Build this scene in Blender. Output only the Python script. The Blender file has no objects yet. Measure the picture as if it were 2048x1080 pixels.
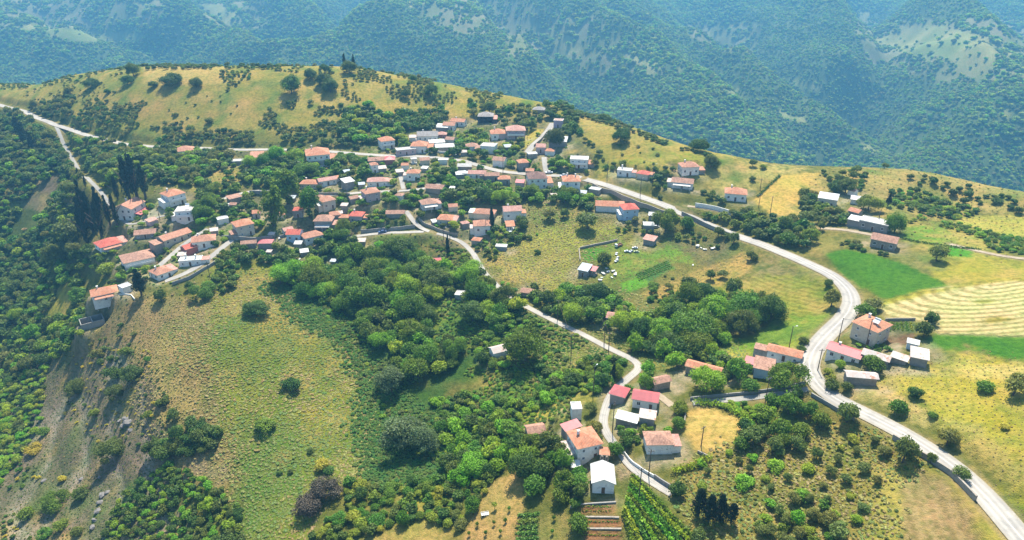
import bpy, math, random
import numpy as np
from mathutils import Vector, Matrix
R_ = math.radians
rnd = random.Random(7)
rs = np.random.RandomState(11)
SC = bpy.context.scene
COL = SC.collection

# ------------------------------------------------------------------ camera, sky, sun, exposure
F = 1375.0                     # focal length in pixels of the 2048-wide photograph
CAMZ = 124.0
PITCH = R_(25.0)
cam_d = bpy.data.cameras.new('camera'); cam = bpy.data.objects.new('camera', cam_d); COL.objects.link(cam)
cam.location = (0, 0, CAMZ); cam.rotation_euler = (R_(90) - PITCH, 0, 0)
cam_d.sensor_width = 36.0; cam_d.lens = 36.0 * F / 2048.0
cam_d.clip_start = 1.0; cam_d.clip_end = 12000.0
SC.camera = cam
SUN_EL, SUN_AZ = R_(59), R_(7)       # azimuth to the right of the view direction (+Y)
w = bpy.data.worlds.new('World'); SC.world = w; w.use_nodes = True
nt = w.node_tree; nt.nodes.clear()
sky = nt.nodes.new('ShaderNodeTexSky'); sky.sky_type = 'NISHITA'; sky.sun_disc = False
sky.sun_elevation = SUN_EL; sky.sun_rotation = SUN_AZ; sky.air_density = 1.0; sky.dust_density = 1.0; sky.ozone_density = 1.0
bg = nt.nodes.new('ShaderNodeBackground'); bg.inputs['Strength'].default_value = 0.1
wo = nt.nodes.new('ShaderNodeOutputWorld')
nt.links.new(sky.outputs[0], bg.inputs[0]); nt.links.new(bg.outputs[0], wo.inputs[0])
sd = bpy.data.lights.new('sun', 'SUN'); sd.energy = 5.0; sd.angle = R_(0.5); sd.color = (1.0, 0.935, 0.80)
so = bpy.data.objects.new('sun', sd); COL.objects.link(so); so.location = (200, 400, 600)
sv = Vector((math.sin(SUN_AZ) * math.cos(SUN_EL), math.cos(SUN_AZ) * math.cos(SUN_EL), math.sin(SUN_EL)))
so.rotation_euler = sv.to_track_quat('Z', 'Y').to_euler()
SC.view_settings.view_transform = 'Standard'; SC.view_settings.look = 'None'
SC.view_settings.exposure = 1.25; SC.view_settings.gamma = 1.0
SC.render.engine = 'CYCLES'
cy = SC.cycles
cy.max_bounces = 6; cy.diffuse_bounces = 3; cy.glossy_bounces = 2; cy.transmission_bounces = 4; cy.volume_bounces = 0
cy.transparent_max_bounces = 8; cy.caustics_reflective = False; cy.caustics_refractive = False
cy.use_denoising = True
cy.sample_clamp_indirect = 4.0
SC.render.use_persistent_data = False

# ------------------------------------------------------------------ picture <-> place
CP, SP = math.cos(PITCH), math.sin(PITCH)
def ray(u, v):
    a = (np.asarray(u, float) - 1024) / F; t = (540 - np.asarray(v, float)) / F
    return a, CP + SP * t, -SP + CP * t          # point = (0,0,CAMZ) + Z * (these)
def project(x, y, z):
    dz = np.asarray(z) - CAMZ
    Z = y * CP - dz * SP; up = y * SP + dz * CP
    Z = np.where(Z < 1, 1, Z)
    return 1024 + F * x / Z, 540 - F * up / Z, Z
def at_z(u, v, z):
    a, b, c = ray(u, v); Z = (z - CAMZ) / c
    return a * Z, b * Z, z

def hash2(ix, iy, seed):
    n = (ix.astype(np.int64) * 374761393 + iy.astype(np.int64) * 668265263 + seed * 974634777) & 0x7fffffff
    n = ((n ^ (n >> 13)) * 1274126177) & 0x7fffffff
    n = n ^ (n >> 16)
    return (n & 0xffff) / 65535.0
def vnoise(x, y, seed=0):
    x = np.asarray(x, float); y = np.asarray(y, float)
    ix = np.floor(x); iy = np.floor(y); fx = x - ix; fy = y - iy
    fx = fx * fx * (3 - 2 * fx); fy = fy * fy * (3 - 2 * fy)
    a = hash2(ix, iy, seed); b = hash2(ix + 1, iy, seed); c = hash2(ix, iy + 1, seed); d = hash2(ix + 1, iy + 1, seed)
    return (a * (1 - fx) + b * fx) * (1 - fy) + (c * (1 - fx) + d * fx) * fy
def fbm(x, y, oct=4, seed=0):
    s = 0; a = 0.5; t = 0
    for k in range(oct):
        s = s + a * (vnoise(x * 2 ** k + 17.3 * k, y * 2 ** k - 9.1 * k, seed + k) - 0.5); t += a; a *= 0.5
    return s / t * 2          # about -1..1
def inpoly(u, v, poly):
    res = np.zeros(np.shape(u), bool); n = len(poly)
    for i in range(n):
        x1, y1 = poly[i]; x2, y2 = poly[(i + 1) % n]
        if y1 == y2: continue
        c = ((y1 > v) != (y2 > v)) & (u < (x2 - x1) * (v - y1) / (y2 - y1) + x1)
        res ^= c
    return res
def polyline_dist(x, y, pts):
    best = np.full(np.shape(x), 1e9); par = np.zeros(np.shape(x)); s0 = 0
    for (x1, y1), (x2, y2) in zip(pts[:-1], pts[1:]):
        dx, dy = x2 - x1, y2 - y1; L2 = dx * dx + dy * dy + 1e-9
        t = np.clip(((x - x1) * dx + (y - y1) * dy) / L2, 0, 1)
        d = np.hypot(x - x1 - t * dx, y - y1 - t * dy); m = d < best
        best = np.where(m, d, best); par = np.where(m, s0 + t * math.sqrt(L2), par); s0 += math.sqrt(L2)
    return best, par

# ------------------------------------------------------------------ the lie of the land: spot heights (pixel u, v, height)
SPOT = [
 (0,1080,-62),(250,1080,-50),(450,1080,-38),(600,1080,-31),(800,1080,-26),(1000,1080,-18),(1200,1080,-10),(1400,1080,-5),(1600,1080,-1),(1800,1080,4),(2048,1080,10),
 (0,900,-66),(200,900,-48),(430,880,-29),(600,900,-28),(820,900,-26),(1000,880,-17),(1165,930,-7),(1300,950,-5),(1430,860,-1),(1600,900,1),(1800,850,8),(2048,880,15),
 (0,750,-62),(150,750,-44),(300,750,-24),(500,750,-21),(700,760,-24),(850,750,-22),(1000,700,-14),(1150,700,-8),(1290,740,-4),(1450,700,-3),(1620,740,6),(1800,720,10),(2048,740,16),
 (0,600,-52),(150,620,-36),(210,600,-17),(350,600,-14),(515,620,-13),(640,600,-16),(750,620,-16),(900,600,-12),(1060,610,-7),(1160,600,-6),(1300,610,-3),(1450,580,0),(1560,620,1),(1700,600,8),(1850,590,12),(2048,600,17),
 (100,500,-30),(230,490,-9),(300,520,-12),(450,500,-6),(600,520,-9),(750,520,-11),(850,480,-4),(960,490,-4),(1100,500,-2),(1250,510,-1),(1400,500,1),(1550,500,6),(1700,480,11),(1800,470,13),(2048,490,17),
 (50,430,-25),(130,400,-4),(220,400,0),(350,400,3),(500,410,2),(640,430,1),(800,400,6),(950,420,4),(1080,380,8),(1150,385,8),(1300,400,8),(1450,400,10),(1600,380,14),(1750,400,14),(1900,400,13),(2048,430,14),
 (60,250,9),(130,290,4),(200,330,3),(300,300,10),(480,300,13),(640,310,14),(750,305,15),(900,300,16),(1000,300,17),(1100,290,20),(1200,340,14),(1350,340,17),(1500,340,17),
 (0,215,12),(0,300,0),(0,400,-17),(300,230,24),(300,160,40),(480,200,33),(690,200,33),(850,230,25),(850,180,36),(1000,230,26),(1100,250,24),(1250,290,22),(1450,360,13),(1650,380,14),(1850,390,14),
]
RIDGE = [(0,168,21),(150,150,34),(300,132,43),(480,132,47),(690,135,46),(850,160,39),(1000,190,33),(1100,212,30),(1250,253,26),(1450,318,20),(1550,336,18),(1650,340,18),(1850,352,19),(2048,392,18),(-150,185,8),(2250,420,20)]
ctrl = [at_z(*p) for p in SPOT]
for u, v, z in RIDGE:
    x, y, z = at_z(u, v, z); ctrl.append((x, y, z)); r = math.hypot(x, y)
    for d, dz in ((35, 9), (85, 36), (160, 85), (280, 150)):
        ctrl.append((x * (1 + d / r), y * (1 + d / r), z - dz))
for p in [(-250,950,-88),(-250,700,-84),(-250,500,-66),(-250,350,-32),(-200,250,-12),(2350,1080,18),(2350,800,22),(2350,600,21),(2300,480,20)]:
    ctrl.append(at_z(*p))
ctrl += [(0, 10, -26), (-150, 20, -52), (150, 20, 6), (-320, 60, -92), (320, 60, 26), (-450, 250, -125), (480, 200, 34)]
C = np.array(ctrl)
def tps(r2): return np.where(r2 > 0, 0.5 * r2 * np.log(r2 + 1e-9), 0)
sc0 = 100.0
P = C[:, :2] / sc0; n = len(P)
A = tps(((P[:, None] - P[None]) ** 2).sum(-1)) + np.eye(n) * 0.004
Q = np.hstack([np.ones((n, 1)), P])
M = np.block([[A, Q], [Q.T, np.zeros((3, 3))]])
W = np.linalg.solve(M, np.concatenate([C[:, 2], np.zeros(3)]))
def near_h(x, y):
    x = np.asarray(x, float); y = np.asarray(y, float); out = np.zeros(x.shape)
    for i in range(n):
        out += W[i] * tps((x / sc0 - P[i, 0]) ** 2 + (y / sc0 - P[i, 1]) ** 2)
    return out + W[n] + W[n + 1] * x / sc0 + W[n + 2] * y / sc0
# far valley side: height by distance, then spurs (+) and ravines (-)
FT = [(430,700),(400,740),(340,790),(280,850),(200,960),(120,1090),(60,1220),(0,1400),(-60,1650),(-120,2000),(-180,2600),(-240,3600)]
fy, fz = [], []
for v, Z in FT:
    Z *= 1.7; a, b, c = ray(1024, v); fy.append(b * Z); fz.append(CAMZ + c * Z)
fy = [-3000, 800] + fy + [12000]; fz = [-310, -300] + fz + [fz[-1] + 50]
def far_base(x, y): return np.interp(y, fy, fz)
def far_xy(u, v):
    a, b, c = ray(u, v)
    lo, hi = 500.0, 9000.0
    for k in range(40):
        m = (lo + hi) / 2
        if CAMZ + c * m > np.interp(b * m, fy, fz): lo = m
        else: hi = m
    return a * lo, b * lo
SPUR = [  # (height, half width, pixels)
 (164, 192, [(1830,100),(1880,150),(1960,230),(2048,300),(2150,370)]),
 (142, 176, [(1180,50),(1330,125),(1450,175),(1560,235),(1700,290),(1800,330),(1900,390)]),
 (114, 176, [(1020,40),(1150,110),(1290,190),(1400,260),(1500,330)]),
 (126, 192, [(880,0),(900,60),(960,130),(1060,220)]),
 (109, 160, [(560,0),(600,50),(680,110),(800,150)]),
 (126, 160, [(250,40),(340,66),(440,100),(560,150)]),
 (109, 160, [(-60,60),(60,100),(200,130)]),
 (109, 176, [(1560,0),(1600,60),(1650,120),(1690,170)]),
 (-142, 112, [(1430,60),(1540,150),(1640,230),(1720,270),(1810,345)]),
 (-114, 112, [(1080,0),(1230,90),(1380,150),(1440,220),(1600,330)]),
 (-109, 104, [(960,60),(1080,150),(1180,220)]),
 (-109, 104, [(720,0),(700,60),(640,110)]),
 (-109, 96, [(330,20),(480,80),(620,130)]),
 (-98, 96, [(80,70),(200,100),(330,130)]),
 (-109, 96, [(1720,20),(1740,100),(1760,190),(1700,240)]),
]
SPURW = [(h, wd, [far_xy(u, v) for u, v in pts]) for h, wd, pts in SPUR]
def far_h(x, y):
    z = far_base(x, y)
    wx = x + 50 * fbm(x / 210, y / 210, 3, 5); wy = y + 50 * fbm(x / 210 + 40, y / 210, 3, 6)
    for h, wd, pts in SPURW:
        d, _ = polyline_dist(wx, wy, pts)
        z = z + h * np.exp(-(d / wd) ** 1.5)
    rg = 1 - np.abs(fbm(x / 210, y / 480, 4, 21))
    z = z + 80 * (rg - 0.75) + 12 * fbm(x / 70, y / 70, 3, 31)
    return z
def smax(a, b, k=10.0):
    h = np.clip(0.5 + 0.5 * (a - b) / k, 0, 1)
    return b * (1 - h) + a * h + k * h * (1 - h)

GX0, GX1, GY0, GY1, GD = -525.0, 525.0, 20.0, 720.0, 1.25
gx = np.arange(GX0, GX1 + .1, GD); gy = np.arange(GY0, GY1 + .1, GD)
X, Y = np.meshgrid(gx, gy)            # [row=y, col=x]
cg = 5.0                               # the smooth part is baked coarsely, then interpolated
cx = np.arange(GX0, GX1 + cg, cg); cyy = np.arange(GY0, GY1 + cg, cg)
CX, CY = np.meshgrid(cx, cyy); CH = near_h(CX, CY)
def bil(G, x, y, x0, y0, d):
    fx = np.clip((np.asarray(x, float) - x0) / d, 0, G.shape[1] - 1.001); fyy = np.clip((np.asarray(y, float) - y0) / d, 0, G.shape[0] - 1.001)
    ix = fx.astype(int); iy = fyy.astype(int); fx = fx - ix; fyy = fyy - iy
    return (G[iy, ix] * (1 - fx) + G[iy, ix + 1] * fx) * (1 - fyy) + (G[iy + 1, ix] * (1 - fx) + G[iy + 1, ix + 1] * fx) * fyy
H = bil(CH, X, Y, GX0, GY0, cg)
H = smax(H, far_h(X, Y))
def hgt(x, y): return bil(H, x, y, GX0, GY0, GD)
_S = np.arange(60, 900, 0.75)
def ground(u, v):
    """points where the sight lines through pixels (u, v) meet the near ground -> array [n,3], depth"""
    u = np.atleast_1d(np.asarray(u, float)); v = np.atleast_1d(np.asarray(v, float))
    a, b, c = ray(u, v); out = np.zeros((len(u), 3)); ZZ = np.zeros(len(u))
    for i0 in range(0, len(u), 400):
        s = slice(i0, i0 + 400)
        xs = a[s, None] * _S; ys = b[s, None] * _S; zs = CAMZ + c[s, None] * _S
        below = zs < hgt(xs, ys)
        below[:, -1] = True
        k = below.argmax(1); k = np.maximum(k, 1)
        lo = _S[k - 1]; hi = _S[k]
        for _ in range(8):
            m = (lo + hi) / 2; bl = CAMZ + c[s] * m < hgt(a[s] * m, b[s] * m)
            hi = np.where(bl, m, hi); lo = np.where(bl, lo, m)
        out[s, 0] = a[s] * hi; out[s, 1] = b[s] * hi; out[s, 2] = hgt(a[s] * hi, b[s] * hi); ZZ[s] = hi
    return out, ZZ
def g1(u, v):
    p, Z = ground([u], [v]); return p[0], Z[0]

# ------------------------------------------------------------------ object helpers
def tag(o, label=None, cat=None, group=None, kind=None):
    if label: o['label'] = label
    if cat: o['category'] = cat
    if group: o['group'] = group
    if kind: o['kind'] = kind
    return o
def empty(name, loc=(0, 0, 0), rz=0.0):
    o = bpy.data.objects.new(name, None); COL.objects.link(o); o.location = loc; o.rotation_euler = (0, 0, rz); o.empty_display_size = 0.5
    return o
def link(name, me, parent=None, loc=(0, 0, 0), rz=0.0, scale=None):
    o = bpy.data.objects.new(name, me); COL.objects.link(o); o.location = loc; o.rotation_euler = (0, 0, rz)
    if scale is not None: o.scale = scale
    if parent: o.parent = parent
    return o
def npmesh(name, verts, faces4, mats, smooth=False, attrs=None):
    """verts [n,3], faces4 [m,4] quads"""
    me = bpy.data.meshes.new(name); verts = np.asarray(verts, np.float32); faces4 = np.asarray(faces4, np.int32)
    me.vertices.add(len(verts)); me.vertices.foreach_set('co', verts.ravel())
    k = faces4.shape[1]
    me.loops.add(faces4.size); me.loops.foreach_set('vertex_index', faces4.ravel())
    me.polygons.add(len(faces4)); me.polygons.foreach_set('loop_start', np.arange(0, faces4.size, k, dtype=np.int32))
    me.polygons.foreach_set('loop_total', np.full(len(faces4), k, np.int32))
    if smooth: me.polygons.foreach_set('use_smooth', np.ones(len(faces4), bool))
    for m in mats: me.materials.append(m)
    for an, (ty, arr) in (attrs or {}).items():
        at = me.attributes.new(an, ty, 'POINT')
        at.data.foreach_set('color' if ty == 'FLOAT_COLOR' else 'value', np.asarray(arr, np.float32).ravel())
    me.update(calc_edges=True); me.validate()
    return me
class MB:
    """collects faces with material slots and builds one mesh"""
    def __init__(s): s.v = []; s.f = []; s.m = []
    def poly(s, pts, m=0):
        b = len(s.v); s.v += [tuple(p) for p in pts]; s.f.append(tuple(range(b, b + len(pts)))); s.m.append(m)
    def box(s, x0, x1, y0, y1, z0, z1, m=0, top=None):
        b = len(s.v); s.v += [(x0,y0,z0),(x1,y0,z0),(x1,y1,z0),(x0,y1,z0),(x0,y0,z1),(x1,y0,z1),(x1,y1,z1),(x0,y1,z1)]
        for q in ((0,3,2,1),(4,5,6,7),(0,1,5,4),(1,2,6,5),(2,3,7,6),(3,0,4,7)):
            s.f.append(tuple(b + i for i in q)); s.m.append(top if (top is not None and q == (4,5,6,7)) else m)
    def prism(s, base, z0, z1, m=0, mt=None):      # base: list of (x,y), counter-clockwise
        nn = len(base); b = len(s.v); s.v += [(x, y, z0) for x, y in base] + [(x, y, z1) for x, y in base]
        s.f.append(tuple(b + i for i in reversed(range(nn)))); s.m.append(m)
        s.f.append(tuple(b + nn + i for i in range(nn))); s.m.append(m if mt is None else mt)
        for i in range(nn):
            j = (i + 1) % nn; s.f.append((b + i, b + j, b + nn + j, b + nn + i)); s.m.append(m)
    def slab(s, pts, th, m=0, me=None):            # a sloping sheet with thickness th downward
        nn = len(pts); b = len(s.v); s.v += [tuple(p) for p in pts] + [(p[0], p[1], p[2] - th) for p in pts]
        s.f.append(tuple(b + i for i in range(nn))); s.m.append(m)
        s.f.append(tuple(b + nn + i for i in reversed(range(nn)))); s.m.append(m if me is None else me)
        for i in range(nn):
            j = (i + 1) % nn; s.f.append((b + j, b + i, b + nn + i, b + nn + j)); s.m.append(m if me is None else me)
    def tube(s, p, q, r0, r1, k=6, m=0):
        p = Vector(p); q = Vector(q); d = (q - p).normalized(); a = d.orthogonal().normalized(); c = d.cross(a); b = len(s.v)
        for cpt, r in ((p, r0), (q, r1)):
            for i in range(k):
                t = 2 * math.pi * i / k; s.v.append(tuple(cpt + (a * math.cos(t) + c * math.sin(t)) * r))
        for i in range(k):
            j = (i + 1) % k; s.f.append((b + i, b + j, b + k + j, b + k + i)); s.m.append(m)
        s.f.append(tuple(b + i for i in reversed(range(k)))); s.m.append(m); s.f.append(tuple(b + k + i for i in range(k))); s.m.append(m)
    def mesh(s, name, mats, smooth=False):
        me = bpy.data.meshes.new(name); me.from_pydata(s.v, [], s.f); me.polygons.foreach_set('material_index', np.array(s.m, np.int32))
        for m in mats: me.materials.append(m)
        if smooth: me.polygons.foreach_set('use_smooth', np.ones(len(s.f), bool))
        me.update(); return me

# ------------------------------------------------------------------ materials
def nodes(name):
    m = bpy.data.materials.new(name); m.use_nodes = True; t = m.node_tree; t.nodes.clear()
    o = t.nodes.new('ShaderNodeOutputMaterial'); return m, t, o
def N(t, ty, **kw):
    nd = t.nodes.new(ty)
    for k, v in kw.items():
        if k.startswith('i_'):
            key = k[2:]; key = int(key) if key.isdigit() else key
            nd.inputs[key].default_value = v
        else: setattr(nd, k, v)
    return nd
def math_n(t, op, a, b=None, c=None):
    nd = t.nodes.new('ShaderNodeMath'); nd.operation = op
    for i, q in enumerate((a, b, c)):
        if q is None: continue
        if isinstance(q, (int, float)): nd.inputs[i].default_value = q
        else: t.links.new(q, nd.inputs[i])
    return nd.outputs[0]
def mixc(t, fac, a, b, mode='MIX'):
    nd = t.nodes.new('ShaderNodeMix'); nd.data_type = 'RGBA'; nd.blend_type = mode
    for k, q in ((0, fac), (6, a), (7, b)):
        if isinstance(q, (int, float)): nd.inputs[k].default_value = q
        elif isinstance(q, tuple): nd.inputs[k].default_value = (*q[:3], 1)
        else: t.links.new(q, nd.inputs[k])
    return nd.outputs[2]
def noise_n(t, vec, scale, detail=3.0, rough=0.6):
    nd = t.nodes.new('ShaderNodeTexNoise'); nd.inputs['Scale'].default_value = scale; nd.inputs['Detail'].default_value = detail; nd.inputs['Roughness'].default_value = rough
    if vec is not None: t.links.new(vec, nd.inputs['Vector'])
    return nd.outputs['Fac']
def mrange(t, v, a, b, c, d):
    nd = t.nodes.new('ShaderNodeMapRange'); t.links.new(v, nd.inputs[0])
    for i, q in enumerate((a, b, c, d)): nd.inputs[i + 1].default_value = q
    return nd.outputs[0]

def surf(name, col, col2=None, rough=0.85, scale=0.8, amt=0.25, bump=0.0, stain=None, metal=0.0, spec=0.3):
    """a weathered surface: two tones mixed by noise, fine grain, optional stains"""
    m, t, o = nodes(name); b = N(t, 'ShaderNodeBsdfPrincipled'); tc = N(t, 'ShaderNodeTexCoord'); oi = N(t, 'ShaderNodeObjectInfo')
    ad = N(t, 'ShaderNodeVectorMath', operation='ADD'); t.links.new(tc.outputs['Object'], ad.inputs[0]); t.links.new(oi.outputs['Location'], ad.inputs[1])
    v = ad.outputs[0]
    n1 = noise_n(t, v, scale, 4, 0.65); f = mrange(t, n1, 0.35, 0.65, 0, 1)
    c2 = col2 or tuple(c * (1 - amt) for c in col)
    c = mixc(t, f, col, c2)
    n2 = noise_n(t, v, scale * 6, 2, 0.6); g = mrange(t, n2, 0.3, 0.7, 1 - amt * 0.5, 1 + amt * 0.5)
    c = mixc(t, 1.0, c, g, 'MULTIPLY')
    if stain:
        n3 = noise_n(t, v, scale * 2.3, 5, 0.7); f3 = mrange(t, n3, 0.52, 0.66, 0, 1); c = mixc(t, f3, c, stain)
    t.links.new(c, b.inputs['Base Color']); b.inputs['Roughness'].default_value = rough; b.inputs['Metallic'].default_value = metal
    b.inputs['Specular IOR Level'].default_value = spec
    if bump:
        bp = N(t, 'ShaderNodeBump'); bp.inputs['Strength'].default_value = bump; bp.inputs['Distance'].default_value = 0.1
        t.links.new(n2, bp.inputs['Height']); t.links.new(bp.outputs[0], b.inputs['Normal'])
    t.links.new(b.outputs[0], o.inputs[0]); return m
def tile_mat(name, col, col2, amt=0.35, scale=0.5):
    """clay roof tiles: ribs down the slope, courses across, mixed tones and moss"""
    m, t, o = nodes(name); b = N(t, 'ShaderNodeBsdfPrincipled'); uv = N(t, 'ShaderNodeAttribute', attribute_name='rt'); tc = N(t, 'ShaderNodeTexCoord')
    sx = N(t, 'ShaderNodeSeparateXYZ'); t.links.new(uv.outputs['Vector'], sx.inputs[0])
    ribs = math_n(t, 'SINE', math_n(t, 'MULTIPLY', sx.outputs[0], 2 * math.pi / 0.42))
    crs = math_n(t, 'FRACT', math_n(t, 'MULTIPLY', sx.outputs[1], 1 / 0.5))
    vv = N(t, 'ShaderNodeVectorMath', operation='MULTIPLY'); t.links.new(uv.outputs['Vector'], vv.inputs[0]); vv.inputs[1].default_value = (1 / 0.42, 2.0, 0)
    fl = N(t, 'ShaderNodeVectorMath', operation='FLOOR'); t.links.new(vv.outputs[0], fl.inputs[0])
    wn = N(t, 'ShaderNodeTexWhiteNoise', noise_dimensions='2D'); t.links.new(fl.outputs[0], wn.inputs['Vector'])
    oi = N(t, 'ShaderNodeObjectInfo'); ad = N(t, 'ShaderNodeVectorMath', operation='ADD'); t.links.new(tc.outputs['Object'], ad.inputs[0]); t.links.new(oi.outputs['Location'], ad.inputs[1])
    n1 = noise_n(t, ad.outputs[0], scale, 5, 0.7)
    c = mixc(t, mrange(t, n1, 0.38, 0.62, 0, 1), col, col2)
    c = mixc(t, 1.0, c, mrange(t, wn.outputs['Value'], 0, 1, 1 - amt * 0.55, 1 + amt * 0.4), 'MULTIPLY')
    c = mixc(t, 1.0, c, mrange(t, ribs, -1, 1, 0.82, 1.08), 'MULTIPLY')
    n4 = noise_n(t, ad.outputs[0], scale * 4, 4, 0.7); c = mixc(t, mrange(t, n4, 0.58, 0.72, 0, 0.6), c, (0.16, 0.12, 0.09))
    t.links.new(c, b.inputs['Base Color']); b.inputs['Roughness'].default_value = 0.8; b.inputs['Specular IOR Level'].default_value = 0.25
    hh = math_n(t, 'ADD', ribs, crs); bp = N(t, 'ShaderNodeBump'); bp.inputs['Strength'].default_value = 0.7; bp.inputs['Distance'].default_value = 0.05
    t.links.new(hh, bp.inputs['Height']); t.links.new(bp.outputs[0], b.inputs['Normal']); t.links.new(b.outputs[0], o.inputs[0]); return m
def sheet_mat(name, col, rust=None, amt=0.2, rough=0.45):
    """corrugated metal sheet"""
    m, t, o = nodes(name); b = N(t, 'ShaderNodeBsdfPrincipled'); uv = N(t, 'ShaderNodeAttribute', attribute_name='rt'); tc = N(t, 'ShaderNodeTexCoord')
    sx = N(t, 'ShaderNodeSeparateXYZ'); t.links.new(uv.outputs['Vector'], sx.inputs[0])
    ribs = math_n(t, 'SINE', math_n(t, 'MULTIPLY', sx.outputs[0], 2 * math.pi / 0.3))
    oi = N(t, 'ShaderNodeObjectInfo'); ad = N(t, 'ShaderNodeVectorMath', operation='ADD'); t.links.new(tc.outputs['Object'], ad.inputs[0]); t.links.new(oi.outputs['Location'], ad.inputs[1])
    pan = math_n(t, 'FLOOR', math_n(t, 'MULTIPLY', sx.outputs[0], 1 / 1.0)); wn = N(t, 'ShaderNodeTexWhiteNoise', noise_dimensions='1D'); t.links.new(pan, wn.inputs['W'])
    n1 = noise_n(t, ad.outputs[0], 0.9, 5, 0.7)
    c = mixc(t, 1.0, (*col, 1), mrange(t, wn.outputs['Value'], 0, 1, 1 - amt, 1.0), 'MULTIPLY')
    c = mixc(t, 1.0, c, mrange(t, n1, 0.3, 0.7, 1 - amt * 0.7, 1.05), 'MULTIPLY')
    if rust:
        f = math_n(t, 'MULTIPLY', mrange(t, n1, 0.45, 0.6, 0, 1), mrange(t, wn.outputs['Value'], 0.3, 0.7, 0.35, 1.0)); c = mixc(t, f, c, rust)
    t.links.new(c, b.inputs['Base Color']); b.inputs['Roughness'].default_value = rough; b.inputs['Specular IOR Level'].default_value = 0.35
    bp = N(t, 'ShaderNodeBump'); bp.inputs['Strength'].default_value = 0.5; bp.inputs['Distance'].default_value = 0.03
    t.links.new(ribs, bp.inputs['Height']); t.links.new(bp.outputs[0], b.inputs['Normal']); t.links.new(b.outputs[0], o.inputs[0]); return m
def leaf_mat(name, col, col2, hue=0.035, trans=0.35):
    m, t, o = nodes(name); oi = N(t, 'ShaderNodeObjectInfo'); at = N(t, 'ShaderNodeAttribute', attribute_name='lv')
    c = mixc(t, oi.outputs['Random'], col, col2)
    hs = N(t, 'ShaderNodeHueSaturation'); t.links.new(c, hs.inputs['Color'])
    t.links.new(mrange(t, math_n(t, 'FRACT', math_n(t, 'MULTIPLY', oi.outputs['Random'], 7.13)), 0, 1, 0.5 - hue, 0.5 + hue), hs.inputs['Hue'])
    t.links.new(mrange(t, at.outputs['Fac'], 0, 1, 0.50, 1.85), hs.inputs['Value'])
    d = N(t, 'ShaderNodeBsdfPrincipled'); d.inputs['Roughness'].default_value = 0.6; d.inputs['Specular IOR Level'].default_value = 0.25; t.links.new(hs.outputs[0], d.inputs['Base Color'])
    tr = N(t, 'ShaderNodeBsdfTranslucent'); c2 = mixc(t, 1.0, hs.outputs[0], (1.5, 1.35, 0.5), 'MULTIPLY'); t.links.new(c2, tr.inputs[0])
    mx = N(t, 'ShaderNodeMixShader'); mx.inputs[0].default_value = trans; t.links.new(d.outputs[0], mx.inputs[1]); t.links.new(tr.outputs[0], mx.inputs[2])
    t.links.new(mx.outputs[0], o.inputs[0]); return m
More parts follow.
